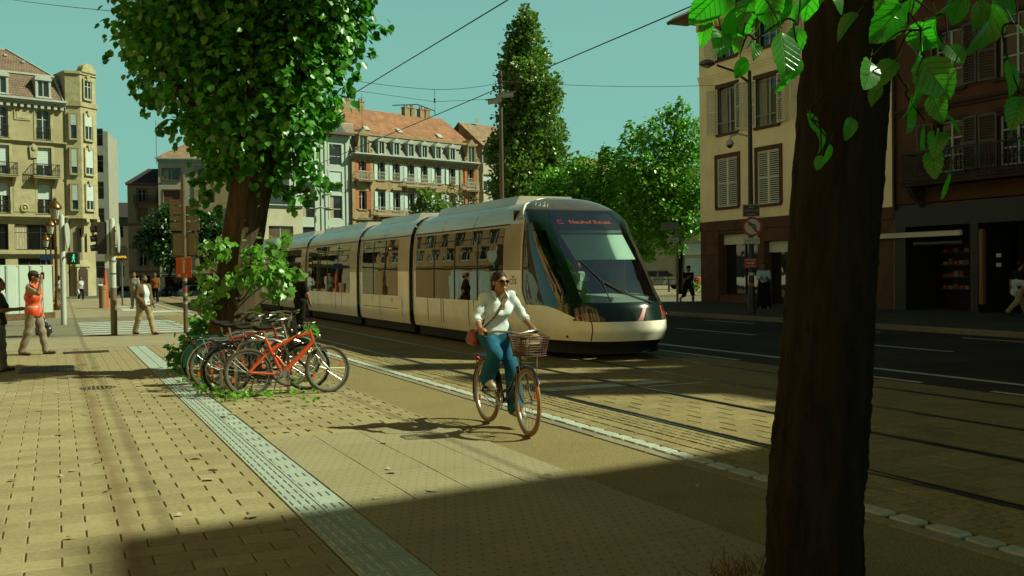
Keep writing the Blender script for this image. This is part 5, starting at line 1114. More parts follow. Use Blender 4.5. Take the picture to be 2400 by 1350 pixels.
IVY_LOBES = [(2.2, 18.22, 0.51, 0.23), (1.96, 17.78, 0.33, 0.2), (1.78, 17.42, 0.22, 0.13), (2.29, 17.62, 0.32, 0.22), (2.32, 18.28, 0.73, 0.17), (1.78, 18.08, 0.28, 0.1), (3.57, 15.51, 0.68, 0.11), (3.43, 15.35, 0.53, 0.11), (3.66, 15.47, 0.78, 0.07), (2.24, 18.54, 0.79, 0.12), (2.03, 17.75, 0.54, 0.12)]
NEAR_LEAVES = [(2.63, 3.659, 2.85, 0.132), (2.637, 3.545, 2.804, 0.166), (2.694, 3.518, 2.739, 0.175), (2.69, 3.41, 2.759, 0.144), (2.695, 3.626, 2.679, 0.113), (2.696, 3.737, 2.77, 0.096), (2.581, 3.345, 2.515, 0.091), (2.638, 3.32, 2.581, 0.079), (2.657, 3.422, 2.628, 0.072), (2.756, 3.38, 2.785, 0.144), (2.671, 3.195, 2.564, 0.146), (2.8, 3.244, 2.515, 0.097), (2.748, 3.267, 2.451, 0.084), (2.837, 3.342, 2.748, 0.162), (2.919, 3.305, 2.764, 0.153), (3.047, 3.357, 2.817, 0.129), (2.799, 3.247, 2.626, 0.105), (2.786, 3.475, 2.71, 0.111), (2.795, 3.694, 2.884, 0.154), (2.939, 3.518, 2.873, 0.151), (2.973, 3.393, 2.882, 0.166), (3.261, 3.147, 2.714, 0.144), (3.214, 3.056, 2.602, 0.149), (3.181, 2.96, 2.536, 0.163), (3.319, 3.009, 2.644, 0.123), (3.467, 3.054, 2.765, 0.108), (3.179, 2.959, 2.442, 0.154), (3.159, 2.967, 2.374, 0.129), (2.993, 3.045, 2.445, 0.137), (3.208, 3.053, 2.321, 0.141), (3.216, 2.94, 2.321, 0.12), (3.236, 2.927, 2.167, 0.129), (3.222, 2.932, 2.099, 0.103), (3.268, 2.91, 2.021, 0.086), (3.573, 3.005, 2.746, 0.126), (3.543, 2.907, 2.685, 0.158), (3.696, 2.949, 2.762, 0.126), (3.444, 2.729, 2.544, 0.15), (3.491, 2.816, 2.446, 0.137), (3.535, 2.793, 2.308, 0.12), (3.6, 3.104, 2.808, 0.129), (3.273, 3.253, 2.804, 0.111), (3.275, 2.917, 2.535, 0.086), (3.164, 3.077, 2.488, 0.105), (2.98, 3.264, 2.16, 0.099), (3.017, 3.357, 2.135, 0.074), (3.055, 3.452, 2.268, 0.113), (3.21, 3.382, 2.304, 0.094), (3.108, 3.539, 2.339, 0.096), (3.249, 3.257, 2.417, 0.111), (3.608, 2.991, 2.844, 0.162), (3.408, 3.193, 2.857, 0.147), (3.335, 2.994, 2.257, 0.105), (3.27, 3.023, 2.223, 0.097), (3.54, 2.787, 2.137, 0.103), (3.319, 3.452, 2.78, 0.116)]
ACACIA_LOBES = [(32.48, 49.08, 9.06, 1.74), (31.54, 49.47, 7.33, 2.24), (33.33, 48.64, 6.81, 1.99), (32.95, 48.89, 10.29, 0.87), (33.13, 48.27, 10.95, 0.49), (33.94, 48.41, 9.04, 1.24), (31.66, 51.59, 6.26, 2.19), (31.95, 49.24, 5.34, 2.24), (32.94, 47.68, 4.76, 1.47), (31.5, 52.8, 7.65, 1.44), (32.25, 52.49, 9.47, 0.73), (30.81, 53.14, 8.7, 0.52), (32.04, 52.61, 10.52, 0.31), (32.74, 52.28, 9.98, 0.37), (30.8, 54.21, 6.97, 1.86), (29.81, 55.75, 6.53, 1.62), (29.04, 57.21, 6.9, 1.37), (28.28, 57.54, 6.09, 1.1), (30.33, 55.54, 7.88, 0.81), (31.48, 53.85, 5.1, 2.13), (31.01, 49.64, 3.74, 1.74), (30.45, 48.77, 2.6, 0.73), (29.79, 54.63, 5.12, 2.13), (28.56, 56.3, 5.2, 1.62), (33.63, 47.38, 5.73, 0.98), (32.13, 48.02, 3.31, 0.98), (33.37, 47.46, 3.78, 0.61)]

def leaf_template(kind):
    """leaf outline as quads, lying in XY with the stalk at the origin and the tip along +Y, blades folded up along the midrib"""
    if kind == 'simple':
        V = [(0,0,0),(0.40,0.18,0.10),(0.42,0.62,0.10),(0,1.0,-0.06),(-0.42,0.62,0.10),(-0.40,0.18,0.10)]; F = [(0,1,2,3),(0,3,4,5)]
    elif kind == 'lobed':
        V = [(0,0.05,0),(0,0.55,0.01),(0,1.05,-0.12),(0.30,-0.02,0.05),(0.50,0.32,0.10),(0.36,0.48,0.07),(0.40,0.74,0.07),(0.16,0.74,0.03),(-0.30,-0.02,0.05),(-0.50,0.32,0.10),(-0.36,0.48,0.07),(-0.40,0.74,0.07),(-0.16,0.74,0.03)]
        F = [(0,3,4,5),(0,5,6,1),(1,6,7,2),(0,10,9,8),(0,1,11,10),(1,2,12,11)]
    else:
        V = [(0,0,0),(0.16,0.5,0.04),(0,1.0,-0.05),(-0.16,0.5,0.04)]; F = [(0,1,2,3)]
    return np.array(V, float), np.array(F)
def leaf_cloud(P, N, size, kind, seed=0, droop=0.5):
    """leaves at points P with preferred outward directions N: numpy vertex and face arrays"""
    r = np.random.default_rng(seed); T, F = leaf_template(kind); n = len(P)
    d = N + r.normal(size=(n,3))*0.55; d[:,2] -= droop; d /= np.linalg.norm(d, axis=1, keepdims=True) + 1e-9
    up = np.array([0,0,1.0]) + r.normal(size=(n,3))*0.55 + N*0.5
    x = np.cross(d, up); x /= np.linalg.norm(x, axis=1, keepdims=True) + 1e-9; z = np.cross(x, d)
    s = (np.asarray(size)*r.uniform(0.72, 1.25, n))[:,None,None]
    V = P[:,None,:] + s*(T[None,:,0:1]*x[:,None,:] + (T[None,:,1:2]-0.5)*d[:,None,:] + T[None,:,2:3]*z[:,None,:])
    Fa = F[None] + (np.arange(n)*len(T))[:,None,None]
    return V.reshape(-1,3), Fa.reshape(-1,4)
def sample_lobes(lobes, dens, seed, shell_bias=0.75, clump=6, cr=0.18):
    """points in the outer part of a set of balls, gathered in small clumps so gaps stay open"""
    r = np.random.default_rng(seed); Ps, Ns = [], []
    for (x, y, z, R) in lobes:
        k = max(2, int(dens*R*R)); c = r.normal(size=(k,3)); c /= np.linalg.norm(c, axis=1, keepdims=True)
        rad_ = R*(1 - (1-shell_bias)*r.random(k)**0.6*1.0)*np.where(r.random(k) < 0.18, r.uniform(0.3, 0.8, k), 1.0)*r.uniform(0.86, 1.08, k)
        C = np.array([x,y,z]) + c*rad_[:,None]
        for q in range(clump):
            Ps.append(C + r.normal(size=C.shape)*cr*min(R, 0.9)); Ns.append(c)
    return np.concatenate(Ps), np.concatenate(Ns)
def limb(mb, pts, r0, r1, n=8, wob=0.0, seed=1):
    """tapered limb through points with bark irregularity"""
    r = np.random.default_rng(seed); P = [Vector(p) for p in pts]; out = []; rs = []; m = 6*(len(P)-1)
    for i in range(m+1):
        t = i/m*(len(P)-1); k = min(int(t), len(P)-2); f = t-k
        a, b, c, d = P[max(k-1,0)], P[k], P[k+1], P[min(k+2, len(P)-1)]
        out.append(0.5*((2*b) + (c-a)*f + (2*a-5*b+4*c-d)*f*f + (3*b-a-3*c+d)*f**3) + Vector(r.normal(size=3))*wob); rs.append(r0 + (r1-r0)*i/m)
    mb.tube(out, rs, n)
def radii_len(pts): return float(np.linalg.norm(np.array(pts[-1])-np.array(pts[0])))
def bark_trunk(mb, pts, radii, n=28, seed=3, ridge=0.05, M=26, plates=0.0):
    """thick trunk with vertical ridges and root flare"""
    r = np.random.default_rng(seed); ph = r.uniform(0, 6.28, 8); rings = []
    zs = np.linspace(0, 1, M)
    px = [np.interp(zs, np.linspace(0,1,len(pts)), [p[k] for p in pts]) for k in range(3)]; rr = np.interp(zs, np.linspace(0,1,len(radii)), radii)
    for i in range(M):
        ring = []
        for k in range(n):
            a = 2*PI*k/n; w = 1 + ridge*(math.sin(7*a+ph[0]+zs[i]*2.2)+0.6*math.sin(13*a+ph[1]-zs[i]*3)+0.5*math.sin(3*a+ph[2]+zs[i]*4)) + r.normal()*0.012
            if plates:                       # furrowed bark: ridged vertical fissures that wander, plus a few swellings
                t = zs[i]*radii_len(pts); f1 = math.sin(a*17 + 1.8*math.sin(t*3.1+2*a) + ph[3]); f2 = math.sin(a*31 + 2.4*math.sin(t*5.3-3*a) + ph[4]); br = math.sin(t*9 + 4*math.sin(a*5))
                w += plates*(1 - abs(f1)**0.5*1.6) + plates*0.5*(1 - abs(f2)**0.6*1.5) + plates*0.35*br*abs(f1) + 0.03*math.sin(a*2+ph[5]+t*1.7)*math.sin(t*2.3+ph[6])
            ring.append((px[0][i]+rr[i]*w*math.cos(a), px[1][i]+rr[i]*w*math.sin(a), px[2][i]))
        rings.append(ring)
    mb.loft(rings, cap=True)
def bark_mat(name, c1, c2):
    if name in MATS: return MATS[name]
    m = mat(name, c1, 0.9, col2=c2, scale=9, bump=1.0, bscale=16, stretch=(1.6, 1.6, 0.28), detail=8); return m
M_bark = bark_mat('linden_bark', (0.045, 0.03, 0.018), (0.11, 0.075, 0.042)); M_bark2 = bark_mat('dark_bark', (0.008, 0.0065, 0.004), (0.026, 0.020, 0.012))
M_leaf = leaf_mat('linden_leaf', (0.016, 0.065, 0.008), (0.10, 0.32, 0.032), (0.05, 0.30, 0.012), tw=0.28)
M_leafb = leaf_mat('sprout_leaf', (0.09, 0.22, 0.035), (0.16, 0.34, 0.06), (0.14, 0.40, 0.03))
M_leafp = leaf_mat('poplar_leaf', (0.03, 0.07, 0.010), (0.19, 0.27, 0.045), (0.10, 0.24, 0.014), tw=0.3)
M_leafa = leaf_mat('acacia_leaf', (0.025, 0.095, 0.008), (0.20, 0.42, 0.03), (0.10, 0.38, 0.012), tw=0.30)
M_leafd = leaf_mat('street_tree_leaf', (0.015, 0.042, 0.010), (0.03, 0.085, 0.015), (0.03, 0.12, 0.01))
M_leafn = leaf_mat('near_leaf', (0.020, 0.08, 0.012), (0.05, 0.17, 0.02), (0.05, 0.60, 0.015), rough=0.3, tw=0.5)

# --- street linden left of centre
LT = empty('linden_tree', (2.77, 17.62, 0), 0, 'large leafy street tree with sprouting trunk above the parked bicycles', 'tree')
def loc(p, o): return (p[0]-o[0], p[1]-o[1], p[2]-o[2])
O = (2.77, 17.62, 0)
mb = MB(); bark_trunk(mb, [(0.0,0,-0.05),(0.01,0,0.5),(0.06,0,1.2),(0.13,-0.02,2.0),(0.27,-0.05,2.9),(0.42,-0.1,3.7)], [0.52,0.42,0.385,0.355,0.35,0.36], 32)
tk = mb.build('trunk', M_bark, LT, smooth=True)
mb = MB(); S0 = (0.40,-0.1,3.5)
for k, (a, b, r0) in enumerate((((-0.4,0.1,4.3),(-1.3,0.3,5.6),0.17), ((0.9,-0.2,4.4),(1.6,-0.4,5.8),0.16), ((0.4,0.3,4.8),(0.3,0.5,7.2),0.20), ((0.3,-0.6,4.4),(0.1,-1.1,5.8),0.13), ((0.8,-0.2,3.2),(1.35,-0.5,3.1),0.07))):
    limb(mb, [S0, a, b], r0, 0.03, 8, 0.01, k)
mb.build('limbs', M_bark, LT, smooth=True)
rr = random.Random(77); extra = []
for l in LINDEN_LOBES:
    for q in range(2):                      # hanging sprigs that break the outline
        a, b = rr.uniform(0, 6.28), rr.uniform(-0.9, 0.5); k = l[3]*rr.uniform(1.0, 1.22); extra.append((l[0]+k*math.cos(a)*math.cos(b), l[1]+k*math.sin(a)*math.cos(b), l[2]+k*math.sin(b), rr.uniform(0.10, 0.24)))
_r = (math.cos(rad(YAW)), -math.sin(rad(YAW)))
for (u, z, d, R) in ((2.3,7.8,0,1.2),(3.0,8.8,0.5,1.2),(3.2,8.4,-0.9,1.1),(2.2,8.8,-0.8,1.2),(2.0,9.4,0.9,1.3),(3.4,7.9,0.2,0.9)): LINDEN_LOBES.append((2.9+u*_r[0]+d*0.42, 17.6+u*_r[1]+d*0.91, z, R))  # unseen upper lobes added on the sun side to shade the crown's middle
LINDEN_LOBES += [e for e in extra if e[2] > 2.75]
P, N = sample_lobes([loc(l[:3], O)+(l[3]*0.90,) for l in LINDEN_LOBES], 140, 5, clump=5, cr=0.17)
V, Fq = leaf_cloud(P, N, 0.135, 'simple', 6, 0.75); tag(link('crown', np_mesh('crown', V, Fq, M_leaf), LT), kind='stuff')
P, N = sample_lobes([loc(l[:3], O)+(l[3],) for l in SPROUT_LOBES], 520, 8, clump=3, cr=0.5)
V, Fq = leaf_cloud(P, N, 0.125, 'lobed', 9, 0.8); sp = tag(link('trunk_sprouts', np_mesh('trunk_sprouts', V, Fq, M_leafb), LT), kind='stuff')
mb = MB()
for k, l in enumerate(SPROUT_LOBES[::2]):
    q = loc(l[:3], O); limb(mb, [(0.1, -0.25, max(0.4, q[2]-0.45)), (q[0]*0.6, q[1]*0.7, q[2]-0.1), q], 0.014, 0.005, 5, 0.0, k)
mb.build('sprout_twigs', M_bark, LT)
IV = empty('ivy_shrub', (2.2, 17.1, 0), 0, 'leafy ivy and low shrub growing round the foot of the street tree', 'shrub')
P, N = sample_lobes([(l[0]-2.2, l[1]-17.1, l[2], l[3]) for l in IVY_LOBES], 420, 12, clump=4, cr=0.4)
P[:,2] = np.maximum(P[:,2], 0.03); V, Fq = leaf_cloud(P, N, 0.11, 'lobed', 13, 0.5); tag(link('foliage', np_mesh('foliage', V, Fq, M_leaf), IV), kind='stuff')
mb = MB()
for k, l in enumerate(IVY_LOBES): limb(mb, [(0.3+0.05*k, 0.3-0.06*k, 0), (l[0]-2.2, l[1]-17.1, l[2])], 0.012, 0.004, 5, 0.01, k)
mb.build('stems', M_bark, IV)
# --- near tree whose dark trunk fills the right of the frame
NT = empty('foreground_tree', (3.48, 3.95, 0), 0, 'dark foreground tree trunk with hanging sunlit leaves close to the camera', 'tree'); O = (3.48, 3.95, 0)
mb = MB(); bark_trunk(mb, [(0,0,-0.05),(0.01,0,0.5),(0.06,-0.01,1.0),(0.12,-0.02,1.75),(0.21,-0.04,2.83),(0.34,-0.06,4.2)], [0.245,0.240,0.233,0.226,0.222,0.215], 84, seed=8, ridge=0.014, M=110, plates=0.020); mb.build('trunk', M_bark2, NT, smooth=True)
mb = MB()
for k, (a, b, r0) in enumerate((((0.5,0.3,5.2),(1.2,1.0,7.0),0.12), ((0.1,-0.6,5.2),(-0.4,-1.3,7.2),0.12), ((0.4,0.1,5.4),(0.4,0.2,8.4),0.15), ((-0.2,-0.1,4.0),(-0.9,-0.5,3.5),0.05), ((0.7,-0.2,4.0),(1.0,-0.7,3.3),0.05))): limb(mb, [(0.33,-0.06,4.0), a, b], r0, 0.012, 8, 0.01, k+20)
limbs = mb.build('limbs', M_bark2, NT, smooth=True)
P, N = sample_lobes([(0.6,-0.4,7.6,1.5),(-0.6,-1.6,7.8,1.6),(1.4,-0.6,8.3,1.5),(0.2,-0.8,9.6,1.8),(0.9,-1.9,8.6,1.6),(-0.2,-0.5,8.8,1.5),(-2.2,-2.6,8.6,1.8),(2.6,-3.4,8.2,1.8),(0.2,-3.6,8.8,2.0),(-1.5,-4.6,8.0,1.8),(2.0,-4.6,7.8,1.8)], 50, 31, clump=6, cr=0.25)  # unseen crown, lobes added over and behind the camera to block skylight
V, Fq = leaf_cloud(P, N, 0.13, 'lobed', 32, 0.6); cr = tag(link('crown', np_mesh('crown', V, Fq, M_leafn), NT), kind='stuff')
def add_veins(m):
    """midrib and side veins as colour and relief on the near leaves (object space: tip along +Y)"""
    n, l = m.node_tree.nodes, m.node_tree.links; b = [q for q in n if q.type == 'BSDF_PRINCIPLED'][0]; t = [q for q in n if q.type == 'BSDF_TRANSLUCENT'][0]
    tc = n.new('ShaderNodeTexCoord'); sx = n.new('ShaderNodeSeparateXYZ'); l.new(tc.outputs['Object'], sx.inputs[0])
    M_ = lambda op, a=None, b_=None, va=None, vb=None: None
    def node(op, i0, i1=None, v1=None):
        q = n.new('ShaderNodeMath'); q.operation = op; l.new(i0, q.inputs[0])
        if i1 is not None: l.new(i1, q.inputs[1])
        if v1 is not None: q.inputs[1].default_value = v1
        return q.outputs[0]
    ax = node('ABSOLUTE', sx.outputs[0]); k = node('MULTIPLY', ax, v1=0.75); d = node('SUBTRACT', sx.outputs[1], k); fr = node('FRACT', node('MULTIPLY', d, v1=6.5)); ds = node('ABSOLUTE', node('SUBTRACT', fr, v1=0.5))
    v1 = n.new('ShaderNodeMapRange'); v1.inputs[1].default_value = 0.0; v1.inputs[2].default_value = 0.09; v1.inputs[3].default_value = 0.8; v1.inputs[4].default_value = 0.0; l.new(ds, v1.inputs[0])
    v2 = n.new('ShaderNodeMapRange'); v2.inputs[1].default_value = 0.008; v2.inputs[2].default_value = 0.028; v2.inputs[3].default_value = 1.0; v2.inputs[4].default_value = 0.0; l.new(ax, v2.inputs[0])
    v = node('MAXIMUM', v1.outputs[0], v2.outputs[0])
    old = b.inputs['Base Color'].links[0].from_socket; mx = n.new('ShaderNodeMix'); mx.data_type = 'RGBA'; l.new(v, mx.inputs[0]); l.new(old, mx.inputs[6]); mx.inputs[7].default_value = (0.10, 0.24, 0.05, 1); l.new(mx.outputs[2], b.inputs['Base Color'])
    m2 = n.new('ShaderNodeMix'); m2.data_type = 'RGBA'; l.new(v, m2.inputs[0]); m2.inputs[6].default_value = t.inputs[0].default_value; m2.inputs[7].default_value = (0.02, 0.22, 0.01, 1); l.new(m2.outputs[2], t.inputs[0])
    bp = n.new('ShaderNodeBump'); bp.inputs['Strength'].default_value = 0.6; bp.inputs['Distance'].default_value = 0.02; bp.invert = True; l.new(v, bp.inputs['Height']); l.new(bp.outputs[0], b.inputs['Normal']); l.new(bp.outputs[0], t.inputs['Normal'])
M_leafv = M_leafn.copy(); M_leafv.name = 'veined_leaf'; add_veins(M_leafv)
def near_leaf_mesh(seed):
    r = random.Random(seed); n = 15; V = [(0, 0.02, 0)]; F = []
    for s in (1, -1):
        k0 = len(V)
        for i in range(n):
            t = i/(n-1); a = t*PI; w = 0.50*math.sin(a)**0.75*(1.0-0.25*t) + (0.03 if i % 2 else -0.012)*math.sin(a)
            y = -0.10*math.sin(a)*(1-t)**2*2 + t*1.05
            V.append((s*w, y, 0.22*w + 0.05*math.sin(6*t+seed*1.7) + 0.04*s*math.sin(3*t+seed) - 0.30*t*t*0.9))
        mid = len(V)
        for i in range(n): t = i/(n-1); V.append((0, 0.02+t*1.03, -0.30*t*t*0.9 + 0.02*math.sin(6*t+seed*1.7)))
        for i in range(n-1): F.append((k0+i, k0+i+1, mid+i+1, mid+i) if s > 0 else (mid+i, mid+i+1, k0+i+1, k0+i))
    mb = MB(); mb.add(V, F); mb.tube([(0, 0.03, 0), (0, -0.25, 0.04), (0.02, -0.5, 0.12)], 0.012, 5)
    return mb.mesh('leaf', M_leafv, True, 70)
lm = [near_leaf_mesh(k) for k in range(4)]
for k, (x, y, z, s) in enumerate(NEAR_LEAVES):
    r = random.Random(k); o = link('leaf', lm[k % 4], cr, (x-O[0], y-O[1], z+s*0.5))
    dirv = Vector((r.uniform(-0.9,0.9), r.uniform(-0.9,0.9), -1.0)); dirv.normalize()
    face = Vector((1.1*r.uniform(-1,1)-0.2, -1+1.0*r.uniform(-1,1), 0.2+0.9*r.random()))
    q = dirv.to_track_quat('Y', 'Z').to_matrix(); z_ = (face - dirv*face.dot(dirv)).normalized(); x_ = dirv.cross(z_)
    M3 = Matrix((x_, dirv, z_)).transposed(); o.rotation_euler = M3.to_euler(); k3 = s*r.uniform(0.85, 1.3); o.scale = (k3*r.uniform(0.7, 1.05), k3, k3*r.uniform(0.6, 1.6))
mb = MB(); nodes = [(x-O[0], y-O[1], z+sz*0.62) for x, y, z, sz in NEAR_LEAVES]; ends = [(-0.9,-0.5,3.5), (1.0,-0.7,3.3), (0.25,-0.2,3.6)]
for k, p in enumerate(nodes):               # each stalk runs up to the next higher leaf or to a limb
    up_ = [q for q in nodes if q[2] > p[2]+0.05 and (Vector(q)-Vector(p)).length < 0.55]; q = min(up_, key=lambda q: (Vector(q)-Vector(p)).length) if up_ else min(ends, key=lambda q: (Vector(q)-Vector(p)).length)
    a, b = Vector(p), Vector(q); mid = (a+b)/2 + Vector((0.03*math.sin(k*2.1), 0.03*math.cos(k*1.3), 0.05)); limb(mb, [b, mid, a], 0.0055 if up_ else 0.009, 0.0028, 5, 0.0, k)
tag(mb.build('twigs', M_bark2, NT), kind='stuff')
# grass tuft at its foot
gb = []; gf = []
r = np.random.default_rng(4)
for i in range(120):
    x, y = 3.42 + r.normal()*0.14, 4.42 + r.normal()*0.10; h = r.uniform(0.03, 0.11); a = r.uniform(0, 6.28); lx, ly = r.normal(0, 0.06, 2); w = 0.004
    k = len(gb); gb += [(x-w*math.cos(a), y-w*math.sin(a), 0), (x+w*math.cos(a), y+w*math.sin(a), 0), (x+lx+w*0.4, y+ly, h), (x+lx-w*0.4, y+ly, h)]; gf.append((k, k+1, k+2, k+3))
tag(link('dry_grass', np_mesh('dry_grass', gb, gf, mat('dry_grass_blade', (0.16, 0.10, 0.03), 0.8, var=0.4, scale=20))), 'sparse dry grass growing at the foot of the foreground tree', 'grass', kind='stuff')

def far_tree(name, label, base, lobes, dens, size, leafm, seed, trunk_r=0.25, trunk_h=None, kind='simple', clump=6, cr=0.22, group=None, limbs_n=6, droop=0.4):
    t = empty(name, base, 0, label, 'tree', group); L = [(l[0]-base[0], l[1]-base[1], l[2]-base[2], l[3]) for l in lobes]
    c = np.mean(np.array(L)[:,:3], axis=0); h = trunk_h or c[2]
    mb = MB(); limb(mb, [(0,0,-0.2), (0.05,0.03,h*0.4), (c[0]*0.5, c[1]*0.5, h)], trunk_r, trunk_r*0.55, 12, 0.02, seed); mb.build('trunk', M_bark2, t, smooth=True)
    mb = MB(); r = random.Random(seed)
    for l in r.sample(L, min(limbs_n, len(L))): limb(mb, [(c[0]*0.4, c[1]*0.4, h*0.8), ((c[0]*0.4+l[0])/2, (c[1]*0.4+l[1])/2, (h*0.8+l[2])/2+0.2), l[:3]], trunk_r*0.4, 0.03, 6, 0.03, seed)
    mb.build('limbs', M_bark2, t, smooth=True)
    P, N = sample_lobes(L, dens, seed, clump=clump, cr=cr); V, Fq = leaf_cloud(P, N, size, kind, seed+1, droop); tag(link('crown', np_mesh('crown', V, Fq, leafm), t), kind='stuff')
    return t
r = random.Random(5); pl = []
for i in range(34):
    z = 5.5 + i*0.47; f = min(1, max(0.02,(21.5-z)/8.0))**0.42*min(1, (z-2)/6+0.25); w = 3.3*f
    for k in range(3): pl.append((32.7 + r.uniform(-1,1)*w*0.62*0.9, 67.8 + r.uniform(-1,1)*w*0.55, z + r.uniform(-0.3,0.3), max(0.45, w*0.42)))
far_tree('poplar_tree', 'tall narrow columnar tree rising above the tram and rooftops', (32.7, 67.8, 0), pl, 42, 0.25, M_leafp, 41, 0.35, 12, clump=5, cr=0.2, droop=-0.5)
A = ACACIA_LOBES
far_tree('acacia_tree', 'broad bright green tree with bare trunk left of the cream house', (33.8, 49.6, 0.08), [l for l in A if l[0] > 31.2 and l[1] < 52.5], 62, 0.21, M_leafa, 51, 0.27, 5.2, group='bright green trees behind the tram')
far_tree('acacia_tree', 'bright green tree behind the tram cab between the poplar and the broad tree', (31.0, 55.0, 0.0), [l for l in A if not (l[0] > 31.2 and l[1] < 52.5)], 62, 0.22, M_leafa, 61, 0.24, 4.2, group='bright green trees behind the tram')
far_tree('small_round_tree', 'small dense round tree in front of the ornate terrace', (32.7, 89.7, -0.3), [(32.7,89.7,8.0,1.5),(31.6,89.9,7.2,1.1),(33.8,89.5,7.3,1.2),(32.6,89.0,6.2,1.5),(31.9,89.5,8.9,0.8)], 45, 0.27, M_leafp, 71, 0.14, 6)
far_tree('sparse_tree', 'thin sparse brownish tree right of the small round tree', (37, 93.2, -0.4), [(36.2,93.5,9.0,1.3),(37.6,93,8.6,1.3),(38.6,92.8,7.8,1.1),(36.8,93.3,7.4,1.2),(39.6,92.4,7.0,0.9)], 16, 0.22, leaf_mat('brown_leaf', (0.07,0.06,0.02), (0.11,0.10,0.03), (0.1,0.12,0.02)), 75, 0.1, 6.5, limbs_n=5)
far_tree('dark_street_tree', 'dark shaded street tree in front of the white block', (10.7, 110.7, -0.75), [(10.4,110.9,6.6,2.2),(9.2,111.5,5.2,1.7),(12.6,110,5.6,2.0),(11.2,110.4,8.0,1.5),(14.5,109,4.6,1.8),(10.6,110.6,4.2,2.2),(16.5,108.3,5.6,1.8),(15.3,108.6,6.8,1.5)], 34, 0.32, M_leafd, 81, 0.2, 4)
